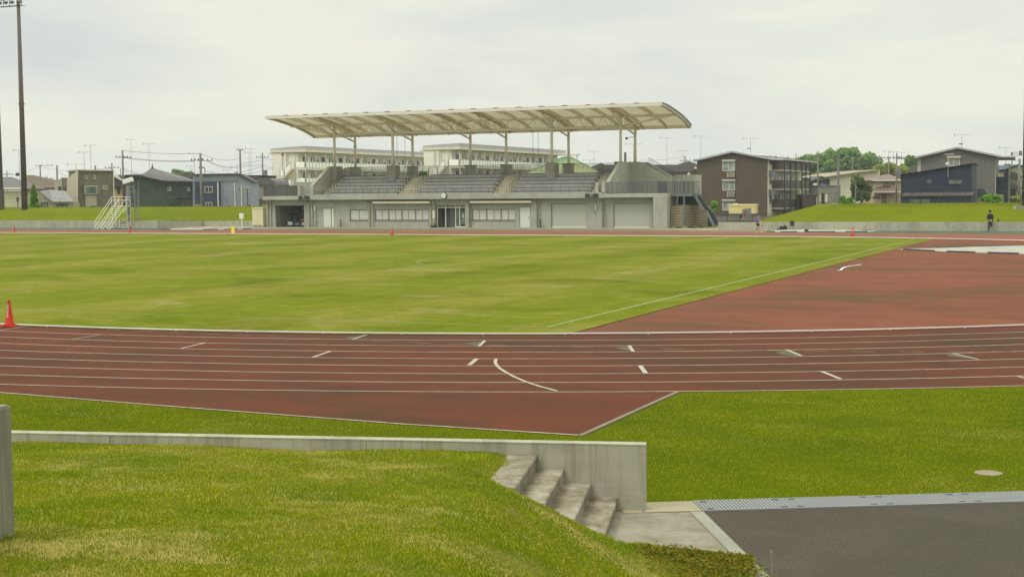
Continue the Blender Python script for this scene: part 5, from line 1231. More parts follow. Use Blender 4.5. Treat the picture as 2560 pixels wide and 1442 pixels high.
inF(F3,[(145,478),(153,478),(153,467),(145,467)],-.05,.1,'window','glass',r)
for a, c, y0, y1 in ((173,177.5,470,487),(185.5,190.5,467,485)):
    o = sideface([(a,y1),(c,y1),(c-.5,y0),(a-.5,y0)],'window','glass',r,F2,-.06,.05)
sideface([(186,516),(196,516),(196,510),(186,510)],'window','glass',r,F2,-.06,.05)
F.window(212,438.5,218.5,448,r,'frame_w','glass',.08,False); F.window(233,438.5,239,448,r,'frame_w','glass',.08,False); F.window(256.5,463,268.5,474,r,'frame_w','glass_lt',.08,False)
f = F.rect(212,464.5,244,485.5,-.55,0,'bay_window','frame_w',r); F.rect(214,466.5,242,483.5,-.57,-.552,'pane','glass_grn',f)
F.rect(213.5,487,243,536,-.30,-.01,'entrance_recess_panel','h_woodx',r); F.rect(229,515,241,521,-.9,-.3,'meter_box','dark_steel',r)
c_ = F.uz(284.6,500); MB().tube((c_[0],-.1,-1),(c_[0],-.1,F.uz(284,428)[1]),.06).build('drain_pipe','galv_w',r)
# lean-to
F = Frame(110, 178, 4); r = F.root('house', 'low lean-to outbuilding with a pale standing seam metal roof left of the concrete house', 'outbuilding', HG)
F.poly([(99,536),(184,536),(184,506),(131,506),(99,478)],.3,3.6,'wall','h_woodx',r)
a = F.uz(99,478,-.1); b_ = F.uz(131,504,-.1); c_ = F.uz(184,504,-.1); d_ = F.uz(160,478,4); 
MB().add([(a[0],-.1,a[1]),(b_[0],-.1,b_[1]),(c_[0],-.1,c_[1]),(F.uz(165,482,3.8)[0],3.8,F.uz(165,478,3.8)[1]),(a[0]+.3,3.8,F.uz(99,474,3.8)[1])]+[(a[0],-.1,a[1]-.15),(b_[0],-.1,b_[1]-.15),(c_[0],-.1,c_[1]-.15)], [(0,1,2,3,4),(0,5,6,1),(1,6,7,2)]).build('roof','metalroof',r)
F.window(103,506,120,526,r,'frame_d','glass_lt',.1,back=.28); F.window(142,511,170,524,r,'frame_d','glass_lt',.14,back=.28)
# tan house between
F = Frame(290, 205, -6); r = F.root('house', 'tan house with a grey tiled roof half hidden between the concrete house and camera column', 'house', HG)
F.rect(284,464,330,540,0,7,'wall','h_tan',r); F.poly([(278,467),(335,467),(328,440),(284,438)],-.5,7.5,'roof','r_dark',r); F.poly([(283,441),(290,436),(305,450),(303,452)],-.8,-.55,'gable_board','offwhite',r); F.window(293,468,300,485,r,'frame_d','glass',.06,False)
# dark green house
F = Frame(350, 186, 8); r = F.root('house', 'dark green two storey house with a low grey roof right of the ladder', 'house', HG)
F.poly([(312,536),(408,536),(408,454),(350,442),(312,440)],0,8,'wall','h_green',r); F.poly([(408,536),(486,536),(486,455),(408,454)],.05,8.1,'side_wall','h_green',r)
F.poly([(312,437),(350,438.5),(408,451.5),(486,453.5),(486,456.5),(408,455),(350,441.5),(312,440)],-.5,0,'eaves_board','frame_d',r)
a = [F.uz(312,437,-.4), F.uz(408,452,-.4), F.uz(486,454,-.4), F.uz(455,446,7), F.uz(372,436,9)]
MB().add([(a[0][0],-.4,a[0][1]),(a[1][0],-.4,a[1][1]),(a[2][0],-.4,a[2][1]),(a[3][0],7,a[3][1]),(a[4][0],9,F.uz(345,434,9)[1])], [(0,1,2,3,4)]).build('roof','r_dark',r)
F.window(354,466,373,480,r,'frame_d','glass'); F.window(386,466,394,480,r,'frame_d','glass',.06,False); F.window(416.5,465,430,480,r,'frame_d','glass_lt'); F.window(466,465,477,480,r,'frame_d','glass_lt'); F.window(424,508,432,520,r,'frame_d','glass',.06,False)
F.poly([(435,496),(500,496),(500,494),(435,493)],-1.6,0,'porch_roof','frame_d',r); F.rect(447,497,500,536,-1.4,.0,'porch_wall','h_green',r)
# hipped roofs behind
F = Frame(380, 225, 0); r = F.root('house', 'house with a broad grey pyramid roof rising behind the dark green house', 'house', HG)
F.rect(345,455,470,530,0,10,'wall','h_tan',r); hip_roof(F,320,478,458,378,384,421,0,12,r,'r_grey'); MB().lathe([(.25,0),(.1,.4),(.02,.9)],6,(F.uz(381,421,6)[0],6,F.uz(381,422,6)[1])).build('roof_finial','r_dark',r)
F = Frame(460, 235, 0); r = F.root('house', 'pair of low grey gabled roofs between the dark green house and the blue-grey house', 'house', HG)
F.rect(440,452,490,530,0,8,'wall','h_tan',r); gable_roof(F,432,[452,452],0,0,0,0,8,r,'r_grey') if False else F.poly([(432,452),(445,437),(480,437),(492,452)],-.3,8.3,'roof','r_grey',r); F.poly([(465,452),(480,441),(495,452)],-.8,-.32,'gable_roof','r_dark',r)
# blue-grey house with navy bay
F = Frame(540, 184, 6); r = F.root('house', 'blue-grey two storey house with a navy bay and white drainpipes', 'house', HG)
F.poly([(482,536),(637,536),(636,457),(598,436),(482,437)],0,8,'wall','h_blue',r); F.poly([(481,435),(598,433.5),(637,454.5),(637,458),(598,437),(481,438)],-.3,8.3,'roof','r_dark',r); F.rect(483,452.5,594,453.7,-.08,0,'trim_band','galv',r)
F.rect(486,455,552,536,-.5,0,'navy_bay','h_navy',r); F.window(511,466,532,482,r,'frame_w','glass',.09,back=-.5); F.window(513,506,531,522,r,'frame_w','glass',.09,back=-.5); F.window(492,470,498,480,r,'frame_d','glass',.05,False,back=-.5)
F.window(596,467,600,479,r,'frame_w','glass',.04,False); F.window(612,467,626,480,r,'frame_w','glass_lt'); F.window(570,512,578,521,r,'frame_w','glass',.05,False); F.window(620,510,628,520,r,'frame_w','glass',.05,False)
for px in (545.5, 586.5, 603.5): a = F.uz(px, 456 if px < 600 else 463); MB().tube((a[0],-.62 if px < 550 else -.08,-1),(a[0],-.62 if px < 550 else -.08,a[1]),.08 if px < 550 else .06).build('drain_pipe','galv_w',r)
F.rect(486,511,503,523,-3.2,-2.2,'storage_cabinet','tanpave',r)
# dark roof house beside apartment
F = Frame(660, 200, -4); r = F.root('house', 'dark roofed house squeezed between the blue-grey house and the apartment block', 'house', HG)
F.rect(636,461,690,540,0,9,'wall','h_cream',r); F.poly([(606,438),(655,438),(640,458),(632,458)],-.2,9,'roof','r_dark',r); F.poly([(632,462),(690,462),(685,452),(672,445),(648,445),(636,455)],-.6,8,'lower_roof','r_grey',r); F.poly([(636,480),(650,472),(690,472),(690,498),(636,498)],-.7,-.02,'balcony','h_gtile',r); F.rect(648,506,656,514,-.05,.1,'window','glass_lt',r); F.rect(636,498,690,500,-.8,0,'balcony_floor','dark_steel',r)

# ---------------- galleried apartment blocks
def apartment(pxl, pxc, ytop, D, L, label, number):
    FE = Frame(pxc, D, -23.63); FS = Frame(pxc, D, 66.37)
    r = FE.root('apartment_block', label, 'apartment block', 'cream apartment blocks behind the grandstand')
    W = -FE.uz(pxl, 480)[0]; zt = FE.uz(pxc, ytop)[1]; H = 2.72; zf = [zt-.95-H*k for k in (1, 2, 3)]
    # local: x right (+X world), y back (+Y world). block occupies x -W..0 ; gallery on +x side, 1.4 m deep
    MB().box(-W,-1.5,.0,L,-.5,zt-.55).build('main_wall','apt',r); MB().box(-W,-W*.52,-.25,0,-.5,zt-.5).build('end_wall_pier','apt',r)
    MB().prism([(-W-.1,zt-.25),(-W*.45,zt-.05),(.15,zt+.05),(.15,zt-.55),(-W-.1,zt-.55)],'y',-.35,L+.2).build('roof','apt_roof',r)
    MB().box(-W-.15,.22,-.42,L+.3,zt-.95,zt-.56).build('roof_fascia','apt_slab',r)
    MB().box(-W-.9,-W,0,2.0,zt-1.2,zt-.95).build('side_canopy','apt_slab',r)
    for k, z in enumerate(zf+[zf[-1]-H]):
        MB().box(-1.5,.12,-.1,L+.1,z-.30,z).build('gallery_floor','apt_slab',r)
        if k > 2: continue
        mb = MB(); mp_ = MB(); y = 0.0; n = int(L/1.08)
        for i in range(n):
            mb.box(.06,.10,i*1.08+.07,i*1.08+1.01,z+.08,z+1.05); mp_.box(.03,.12,i*1.08-.05,i*1.08+.05,z,z+1.1)
        mb.box(-2.0,-.1,-.12,-.08,z+.08,z+1.05); mp_.box(-.12,.0,-.14,-.05,z,z+1.1); mp_.box(-2.1,-2.0,-.14,-.05,z,z+1.1); mp_.box(.03,.13,0,L,z+1.05,z+1.1)
        mb.build('balcony_panels','panel',r); mp_.build('balcony_posts','panel_post',r)
        for i in range(int(L/3.24)+1): MB().box(-.02,.08,i*3.24-.05,i*3.24+.05,z,z+H-.3).build('gallery_column','apt_slab',r)
        MB().box(-2.0,-1.9,-.12,-.02,z,z+H-.3).build('gallery_column','apt_slab',r)
        for i in range(int(L/6.0)):
            y0 = 1.6+i*6.0
            for (a, c, z0, z1, mt_) in ((0,1.1,1.0,2.0,'glass'),(1.6,2.4,.05,2.0,'panel'),(2.6,2.85,.9,1.9,'dark_steel'),(3.6,3.9,.6,1.7,'brownframe'),(4.5,5.0,.9,1.5,'glass')):
                MB().box(-1.5,-1.44,y0+a,y0+c,z+z0,z+z1).build({'glass':'window','panel':'door','dark_steel':'pipe_shaft','brownframe':'meter_box'}[mt_],mt_,r)
            MB().box(-1.5,-1.3,y0+3.3,y0+3.5,z+1.6,z+2.3).build('wall_lamp','offwhite',r)
        # stair flight on the end facade going down to the left
        x0, x1, x2 = -2.05, -3.45, -4.3; zm = z-H/2
        MB().prism([(x0,z-.30),(x0,z),(x1,zm),(x2,zm),(x2,zm-.22),(x1,zm-.28)],'y',-1.25,-.12).build('stair_flight','apt_slab',r)
        mb = MB(); mb.prism([(x0,z+.12),(x0,z+1.05),(x1+.15,zm+1.15),(x1+.15,zm+.22)],'y',-1.30,-1.26); mb.box(x2+.1,x1-.1,-1.30,-1.26,zm+.1,zm+1.05); mb.build('stair_panel','panel',r)
        mb = MB(); mb.box(x1-.08,x1+.1,-1.34,-1.25,zm,zm+1.15); mb.box(x0-.08,x0+.02,-1.34,-1.25,z,z+1.1); mb.bar((x0,-1.29,z+1.06),(x1,-1.29,zm+1.16),.05,.05); mb.build('stair_rail_frame','panel_post',r); MB().box(x2,x2+.08,-1.34,-1.25,zm,zm+1.1).build('stair_post','panel_post',r)
    for x in (-3.55,-4.35): MB().tube((x,-.32,0),(x,-.32,zt-1),.04).build('drain_pipe','panel_post',r)
    if number:
        tcu = bpy.data.curves.new('number','FONT'); tcu.body = number; tcu.size = 1.35; tcu.extrude = .02; to = bpy.data.objects.new('tmp2',tcu); COL.objects.link(to)
        dg = bpy.context.evaluated_depsgraph_get(); me = bpy.data.meshes.new_from_object(to.evaluated_get(dg)); bpy.data.objects.remove(to); me.materials.clear(); me.materials.append(M['dark_steel'])
        u = FE.uz(702, 388.5, -.3); o = bpy.data.objects.new('number',me); COL.objects.link(o); o.parent = r; o.location = (u[0], -.33, u[1]); o.rotation_euler = (rad(90),0,0)
    return r, zt
r, zt = apartment(683, 765, 366, 239, 52, 'cream galleried apartment block with a dark number 2 on its end wall', '2')
r, zt = apartment(1062, 1150, 359, 231, 47, 'cream galleried apartment block without a number, right of the two blocks', None)
MB().box(.2,3.4,45,46.5,zt-1.0,zt-.75).build('stair_canopy','apt_slab',r); MB().box(3.2,3.35,45,45.15,0,zt-1).build('canopy_post','panel_post',r); MB().box(1.4,1.5,45,45.15,0,zt-1).build('canopy_post','panel_post',r); MB().box(.2,3.3,45,45.1,zt-4.0,zt-2.95).build('stair_panel','panel',r)
F = Frame(650, 262, -23); 
# green net pyramid (play net) behind the stand
M['net_y'] = paint('net_yellow_green', P(164,168,112,.95), .7, .15, scale=.8); M['net_g'] = paint('net_green_frame', P(100,132,108,1.0), .6, .1)
F = Frame(1405, 175, -10); r = F.root('play_net_pyramid', 'green and yellow pyramid shaped play net seen through the rear railing of the stand', 'play structure')
a = F.uz(1306,437,0); p = F.uz(1408,393,4); p2 = F.uz(1428,393,4); c_ = F.uz(1504,434,0)
MB().add([(a[0],0,a[1]),(c_[0],0,c_[1]),(p2[0],4,p2[1]),(p[0],4,p[1])], [(0,1,2,3)]).build('net','net_y',r)
mb = MB(); A_ = Vector((a[0],-.05,a[1])); C_ = Vector((c_[0],-.05,c_[1])); P_ = Vector((p[0],3.95,p[1])); Q_ = Vector((p2[0],3.95,p2[1]))
mb.tube(A_,P_,.07,n=6); mb.tube(P_,Q_,.07,n=6); mb.tube(Q_,C_,.07,n=6); B1 = A_.lerp(C_,.5); mb.tube(P_,B1,.05,n=6)
MB_ = mb.build('frame','net_g',r)
mb = MB()
for t in np.linspace(.06,.94,13): mb.tube(A_.lerp(P_,t)+Vector((0,-.04,0)),C_.lerp(Q_,t)+Vector((0,-.04,0)),.018,n=4)
for t in np.linspace(.03,.97,30): 
    e_ = P_.lerp(Q_,t); b1_ = A_.lerp(C_,t); mb.tube(b1_,e_,.012,n=4)
mb.build('net_ropes','net_g',r)
MB().add([(a[0],8,a[1]-3),(c_[0],8,c_[1]-3),(c_[0],0,c_[1]),(a[0],0,a[1])],[(0,1,2,3)]).build('net_skirt','net_y',r)
F = Frame(1480, 260, 0); r = F.root('house', 'grey gabled roof seen through the rear railing at the right end of the seats', 'house', HG)
F.rect(1480,418,1545,520,0,8,'wall','h_grey',r); F.poly([(1476,419),(1503,407.5),(1512,412),(1545,412),(1545,424),(1476,424)],-.3,8,'roof','r_grey',r)
F = Frame(1680, 255, 0); r = F.root('house', 'row of houses with long blue-grey tiled roofs behind the right end of the stand', 'house', HG)
F.rect(1640,428,1745,520,0,10,'wall','h_tan',r); F.poly([(1600,440),(1628,412),(1744,412),(1746,446),(1640,446)],-.4,9,'roof','r_grey',r); F.poly([(1696,412),(1722,403),(1748,412)],1,8,'upper_gable','r_grey',r); F.poly([(1716,440),(1722,430),(1728,440)],-.7,-.42,'dormer','offwhite',r); F.poly([(1735,422),(1739,416),(1743,422)],-.7,-.42,'dormer','offwhite',r); F.rect(1640,429,1740,431,-.6,-.42,'roof_ridge','r_dark',r)

# ---------------- brown three storey apartment
F = Frame(1829, 200, -23.63); FS = Frame(1925, 199, 66.37)
r = F.root('apartment_house', 'dark brown three storey apartment house with a gabled end and balconied side', 'apartment block', 'dark gabled apartment houses on the right')
F.poly([(1743,545),(1919,545),(1919,392),(1829,379),(1743,398)],0,22,'gable_wall','h_brown',r)
gable_roof(F,1733,(1917,)[:0] or 1920,(399.5,394),1829,375.5,0,22,r,'apt_roof',th=.22,over=.5) if False else None
a = F.uz(1733,400,-.5); p = F.uz(1829,377,-.5); c_ = F.uz(1932,396,-.5)
MB().prism([(a[0],a[1]-.25),(p[0],p[1]-.25),(c_[0],c_[1]-.25),(c_[0],c_[1]),(p[0],p[1]),(a[0],a[1])],'y',-.5,23).build('roof','apt_roof',r)
F.rect(1733,398,1742,403,-.5,23,'gutter','offwhite',r)
for y0 in (400.5, 449.5, 499.5):
    F.window(1806,y0+3,1837.5,y0+27,r,'frame_w','glass_lt',.12); F.rect(1804.5,y0-1,1838,y0+3,-.25,0,'window_hood','frame_w',r)
    if y0 < 490:
        mb = MB(); 
        for k in range(5): u0 = F.uz(1819.5, y0+30+k*2.8); u1 = F.uz(1836.5, y0+31+k*2.8); mb.box(u0[0],u1[0],-.4,-.36,u1[1],u0[1])
        u0 = F.uz(1819,y0+30); u1 = F.uz(1837,y0+43); mb.box(u0[0],u0[0]+.06,-.4,0,u1[1],u0[1]); mb.box(u1[0]-.06,u1[0],-.4,0,u1[1],u0[1]); mb.build('balconette','frame_w',r)
c_ = F.uz(1743,500); F.rect(1729,426,1743.2,450,2,3,'side_balcony','h_brown',r)
# balcony side on +x face
xw = F.uz(1919,480)[0]; zt_ = [F.uz(1919,yy)[1] for yy in (424,472,520)]
MB().box(xw+.01,xw+.06,0,22,0,F.uz(1919,395)[1]).build('side_wall','h_white',r); MB().box(xw-.1,xw+2.0,2.2,22.6,F.uz(1919,397)[1]-.2,F.uz(1919,397)[1]).build('side_eaves','apt_roof',r)
for k, z in enumerate(zt_):
    MB().box(xw+.05,xw+1.5,2.4,21,z-.2,z+.0).build('balcony_floor','frame_w',r); MB().box(xw+1.44,xw+1.52,2.4,21,z,z+1.2).build('balcony_panel','h_brown',r)
    MB().box(xw+.07,xw+1.44,2.4,2.48,z,z+1.2).build('balcony_end','h_brown',r)
    for y in (4,8,12,16): MB().box(xw+.06,xw+.12,y,y+1.1,z+.1,z+2.0).build('door','glass' if y % 8 else 'frame_w',r); 
    for y in (6,10,14,18): MB().box(xw+.06,xw+.12,y,y+.9,z+1.0,z+1.8).build('window','glass',r)
    f = MB().box(xw+.05,xw+.15,.6,1.8,z+.6,z+2.0).build('window','frame_w',r); MB().box(xw+.15,xw+.17,.7,1.7,z+.7,z+1.9).build('pane','glass',f)
for y in (3.5,7.5,11,15,18,21): MB().box(xw+1.55,xw+1.68,y-.08,y+.08,0,zt_[0]+1.3).build('balcony_post','dark_steel',r)
MB().box(xw+.06,xw+.8,.4,2.2,zt_[0]-.9,zt_[0]-.1).build('unit_grille','steel_grey',r); MB().box(xw+.06,xw+.8,.4,2.2,zt_[1]-.9,zt_[1]-.1).build('unit_grille','steel_grey',r)
# plants and truck in front of it
F = Frame(1850, 165, -18); r = F.root('tank_truck_body', 'pale yellow container body parked behind the fence below the brown apartment house', 'container')
o = F.rect(1822,512,1888,534,0,2.2,'body','cream_box',r); M['yellowbox'] = paint('pale_yellow_box', P(214,200,140,V), .6, .06); o.data.materials[0] = M['yellowbox']
F.rect(1821,511,1889,515,-.06,2.26,'rim','yellowbox',r)
for x in (1838,1855,1872): F.rect(x,515,x+1.2,533,-.05,-.0,'rib','yellowbox',r)
F.rect(1822,534,1850,546,.1,2,'chassis','steel_grey',r); F.rect(1836,508.5,1842,511,.5,1.2,'hatch','yellowbox',r)
F = Frame(1868, 152, -10); r = F.root('banner_board', 'grey notice board with red lettering strip leaning by the fence near the container', 'sign')
F.poly([(1855,547),(1878,538),(1878,520),(1855,523)],0,.06,'board','galv',r); mb = MB(); M['redpaint'] = paint('red_paint', (.4,.03,.03), .6)
for i in range(5): q = F.uz(1863,528+i*4,-.02); mb.box(q[0]-.10,q[0]+.10,-.03,-.01,q[1]-.06,q[1]+.03)
mb.build('red_characters','redpaint',r)

# ---------------- right hand houses
F = Frame(2010, 235, 0); r = F.root('house', 'small house with dark blue-grey roof and blue gable immediately right of the brown apartment house', 'house', HG)
F.rect(2005,456,2040,530,0,8,'wall','h_gtile',r); F.poly([(1995,462),(2008,444),(2036,448),(2048,462)],-.5,8,'roof','r_dark',r)
F = Frame(2055, 232, 0); r = F.root('house', 'house with a navy upper wall and pale gable left of the white hall', 'house', HG)
F.rect(2043,450,2074,530,0,8,'wall','h_navy',r); F.poly([(2032,451),(2053,440),(2076,449),(2076,452),(2053,444),(2032,454)],-.5,8,'roof','r_dark',r); F.poly([(2040,450),(2053,443),(2072,450)],-.02,0,'gable_wall','h_cream',r); F.rect(2053,460,2064,464.5,-.5,0,'air_conditioner','galv',r)
F.rect(2036,458,2045,486,-1.2,-.2,'white_tower','h_white',r)
F = Frame(2100, 205, 0); r = F.root('house', 'low flat roofed grey tiled building with a recessed dark entrance', 'building', HG)
F.rect(2045,464.5,2101,530,0,6,'wall','h_gtile',r); F.rect(2054,483,2062,512,-.05,0,'entrance_door','black',r); F.rect(2049.5,483,2052.5,506,-.06,0,'entrance_panel','h_white',r); F.rect(2062,483,2069,505,-.06,0,'entrance_panel','h_white',r); F.rect(2043.5,463.5,2102,465.5,-.1,6.1,'parapet_cap','galv',r)
F.rect(2006,486,2045,530,.5,5,'garage_wall','h_brown',r); F.rect(2005,485.3,2046,487,.4,5.1,'garage_cap','galv',r); F.rect(2041,493,2044,512,.4,.5,'gate_post','h_white',r)
F = Frame(2140, 240, 10); r = F.root('house', 'pale cream industrial hall with a mono-pitch roof behind the olive tree', 'hall', HG)
F.poly([(2072,530),(2200,530),(2200,426),(2145,431),(2072,441)],0,14,'wall','h_white',r); F.poly([(2064,442),(2145,429.5),(2200,424),(2200,427),(2145,432.5),(2064,444.5)],-.8,14,'roof','tanpave',r)
F = Frame(2215, 205, 0); r = F.root('house', 'beige two storey house with a red-brown hipped roof left of the dark navy building', 'house', HG)
F.rect(2186,450,2254,530,0,8,'wall','h_beige',r); hip_roof(F,2180,2256,450.5,2215,2226,436,0,9,r,'r_red'); F.rect(2180,449.5,2256,452.5,-.55,-.42,'gutter','offwhite',r)
a = F.uz(2184,480,-1.4); c_ = F.uz(2254,480,-1.4); p = F.uz(2212,466.5,-.05); 
MB().add([(a[0],-1.4,a[1]),(c_[0],-1.4,c_[1]),(c_[0],-.02,c_[1]+.5),(p[0]+.8,-.02,p[1]),(p[0]-.4,-.02,p[1]),(a[0],-.02,a[1]+.4)],[(0,1,2,3,4,5)]).build('porch_roof','r_red',r); F.rect(2184,479.5,2254,481.5,-1.45,-1.3,'porch_gutter','offwhite',r)
F.window(2208,457,2226,466,r,'frame_d','glass_lt'); F.rect(2230,457,2238,463,-.05,0,'shutter_box','brownframe',r); F.rect(2204,485,2216,512,-.06,0,'front_door','brownframe',r); F.window(2182,491,2200,497,r,'frame_d','glass_lt')
# dark grey 3 storey apartment
F = Frame(2400, 175, -20); r = F.root('apartment_house', 'dark grey three storey apartment house with a gabled end behind the navy building', 'apartment block', 'dark gabled apartment houses on the right')
F.poly([(2302,530),(2488,530),(2488,388),(2394,369),(2302,392)],0,18,'gable_wall','h_grey',r); F.poly([(2294,530),(2302,530),(2302,390),(2294,392)],.1,3,'side_return','frame_w',r)
a = F.uz(2286,392,-.5); p = F.uz(2394,367,-.5); c_ = F.uz(2502,389,-.5)
MB().prism([(a[0],a[1]-.22),(p[0],p[1]-.22),(c_[0],c_[1]-.22),(c_[0],c_[1]),(p[0],p[1]),(a[0],a[1])],'y',-.5,18.5).build('roof','apt_roof',r)
F.window(2369,395,2400,416,r,'frame_w','glass_lt',.14); F.rect(2367,390,2402,395,-.25,0,'window_hood','frame_w',r); F.rect(2274,416,2295,440,1,4,'left_balcony','h_grey',r)
xw = F.uz(2488,480)[0]; MB().box(xw+.01,xw+.05,0,18,0,F.uz(2488,392)[1]).build('side_wall','h_white',r)
for y0, y1 in ((400,424),(436,456),(466,498)): u0 = F.uz(2490,y0); u1 = F.uz(2490,y1); MB().box(xw+.05,xw+.12,.5,1.6,u1[1],u0[1]).build('window','glass',r)
ztop_ = F.uz(2488,412)[1]; zlow = F.uz(2488,442)[1]
for i in range(9): MB().box(xw+1.5,xw+1.58,1.6+i*1.9,2.5+i*1.9,0,ztop_).build('balcony_louvre','h_grey' if i % 2 else 'galv',r)
MB().box(xw+.1,xw+1.45,1.5,17,zlow-2.2,zlow).build('balcony_panel','h_darknavy',r); MB().box(xw-.2,xw+2.2,1.5,18.4,F.uz(2488,392)[1]-.1,F.uz(2488,392)[1]+.1).build('side_eaves','apt_roof',r)
# navy building
F = Frame(2350, 160, -23.6); r = F.root('house', 'dark navy building with a sloping roof line and long narrow windows', 'building', HG)
F.poly([(2252,530),(2429,530),(2429,411),(2252,438)],0,5.6,'wall','h_darknavy',r); F.poly([(2250,436.5),(2431,408.2),(2431,411.2),(2250,439.5)],-.25,5.8,'roof_edge','roofblack',r)
F.window(2317,449,2330,460,r,'frame_d','glass_grn',.06,False); F.window(2371,448.5,2406,461,r,'frame_d','glass_grn',.08);
a = F.uz(2254,489,-2.2); c_ = F.uz(2431,488,-2.2); z1 = F.uz(2254,482,0)[1]
MB().add([(a[0],-2.2,a[1]),(c_[0],-2.2,c_[1]),(c_[0],0,z1),(a[0],0,z1),(a[0],-2.2,a[1]-.12),(c_[0],-2.2,c_[1]-.12)],[(0,1,2,3),(0,4,5,1)]).build('lean_to_roof','r_dark',r); F.rect(2254,489,2428,530,-2.0,0,'lower_wall','h_darknavy',r)
mb = MB()
for i in range(24): u = a[0]+(c_[0]-a[0])*(i+.5)/24; mb.box(u-.07,u+.07,-1.6,-1.4,a[1]+.1,a[1]+.22)
mb.build('snow_guard','brownframe',r); F.window(2273,497,2300,508,r,'frame_d','glass_grn',.06,False,back=-2.0); F.window(2302,497,2325,508,r,'frame_d','glass_grn',.06,False,back=-2.0)
a = F.uz(2383,386,-.5); b_ = F.uz(2370,444,-.5); mb = MB(); mb.tube((F.uz(2370,443,-.3)[0],-.3,F.uz(2370,443,-.3)[1]),(F.uz(2370,386,-.3)[0],-.3,F.uz(2370,386,-.3)[1]),.02); mb.lathe([(.05,0),(.2,.1),(.22,.28),(.1,.36)],10,(F.uz(2368,412,-.5)[0],-.5,F.uz(2368,415,-.5)[1])); mb.tube((F.uz(2360,386.5,-.3)[0],-.3,F.uz(2360,386.5,-.3)[1]),(F.uz(2386,385,-.3)[0],-.3,F.uz(2386,385,-.3)[1]),.03); mb.build('roof_aerial','offwhite',r)
MB().prism([(F.uz(2443,472,1)[0],F.uz(2443,472,1)[1]),(F.uz(2461,472,1)[0],F.uz(2461,472,1)[1]),(F.uz(2468,484,1)[0],F.uz(2468,484,1)[1]),(F.uz(2443,500,1)[0],F.uz(2443,500,1)[1])],'y',1,3).build('exterior_stair','dark_steel',r)
F = Frame(2540, 190, 0); r = F.root('house', 'pale house with dark tiled roof edges at the right edge of the picture', 'house', HG)
F.poly([(2518,530),(2600,530),(2600,424),(2545,413),(2518,424)],0,10,'wall','h_cream',r); F.poly([(2514,424),(2545,411),(2605,421),(2605,426),(2545,415),(2516,428)],-.4,10,'roof','h_navy',r); F.poly([(2516,443),(2560,444),(2536,430),(2518,430)],-1,0,'lower_roof','r_grey',r); F.poly([(2516,474),(2560,472),(2530,456),(2518,457)],-1.5,0,'porch_roof','r_grey',r); F.rect(2516,475,2540,515,-1,0,'garage','dark_steel',r); F.window(2538,452,2542,462,r,'frame_w','glass',.05,False)

# ---------------- vehicles peeking over the bank
def car(px, py, D, label, mt, yaw=0):
    p = atD(px, py, D); root = empty('parked_car', (p.x, p.y, p.z-1.5), F.rz+yaw, label, 'car', 'cars parked behind the right bank')
    prof_ = [(-2.1,.35),(-2.1,.75),(-1.5,.92),(-.9,1.38),(.6,1.44),(1.5,.95),(2.1,.85),(2.15,.35)]
    MB().prism(prof_,'y',-.82,.82).build('body', mt, root); MB().prism([(-1.35,.92),(-.85,1.32),(.55,1.37),(1.3,.96)],'y',-.835,.835).build('side_window','glass',root)
    for x in (-1.3,1.35):
        for y in (-.84,.84):
            w_ = MB().tube((x,y-.1,.32),(x,y+.1,.32),.32,n=16).build('wheel','black',root); MB().tube((x,y-.11,.32),(x,y+.11,.32),.19,n=12).build('rim','galv',w_)
car(2090,507.3,150,'white car roof showing just above the right bank near the thick grey post','white'); car(2068,507,156,'black car roof beside the white car behind the right bank','black')
car(2145,506,152,'dark car with white trim mostly hidden behind the right bank under the olive tree','dark_steel')

# ================================================================== TREES
def tree(name, px, py0, py1, D, wpx, label, mt, n=5000, leaf=.28, group='trees and shrubs', shape=1.0, trunk=True, lobes=26, seed=1, cone=False):
    """crown between pixel rows py0 (top) and py1 (bottom) at depth D, wpx wide"""
    base = atD(px, 480, D); zt = atD(px, py0, D).z; zb = atD(px, py1, D).z; R_ = wpx/2*D/F_PX; root = empty(name, (base.x, base.y, 0), 0, label, 'tree' if trunk else 'shrub', group)
    r_ = np.random.default_rng(seed); H = zt-zb; allp = []
    for k in range(lobes):
        t = r_.uniform(.12, .88); 
        if cone: rr = R_*(1.02-t)*.8; a = r_.uniform(0, 6.28); c = (rr*.45*np.cos(a), rr*.45*np.sin(a), zb+H*t); s = (rr*.6+.1, rr*.6+.1, H*.13)
        else:
            w_ = np.sqrt(max(.05, 1-(2*t-.85)**2/1.3)); a = r_.uniform(0, 6.28); q = r_.uniform(.25, .84)*R_*w_; c = (q*np.cos(a), q*np.sin(a), zb+H*(.12+.76*t)); s = (R_*r_.uniform(.18,.36), R_*r_.uniform(.18,.36), H*r_.uniform(.08,.17))
        m_ = n//lobes; d = r_.normal(size=(m_, 3)); d /= np.linalg.norm(d, axis=1)[:, None]; rad_ = r_.uniform(.55, 1.08, m_)**.6; p = np.array(c)+d*rad_[:, None]*np.array(s); allp.append(p)
    p = np.concatenate(allp); p = p[(p[:,2] > zb-.2) & (p[:,2] < zt+.15)]
    leaves('crown', p, leaf, mt, root, seed, .5)
    if trunk:
        mb = MB(); mb.tube((0,0,0),(0,0,zb+H*.45),R_*.06+.08,R_*.03+.05,n=8)
        for k in range(6): a = k*1.05; mb.tube((0,0,zb+H*.1*k*.5),(R_*.5*math.cos(a),R_*.5*math.sin(a),zb+H*(.35+.08*k)),R_*.025+.03,.02,n=5)
        mb.build('trunk','bark',root)
    return root
tree('broadleaf_tree', 2045, 378, 470, 330, 118, 'left dome of dense green trees behind the thin poles on the right', 'leaf_far', 9000, .55, seed=3, lobes=34)
tree('broadleaf_tree', 2112, 359, 470, 335, 132, 'tallest dense green tree in the middle of the right background', 'leaf_far', 10000, .55, seed=4, lobes=34)
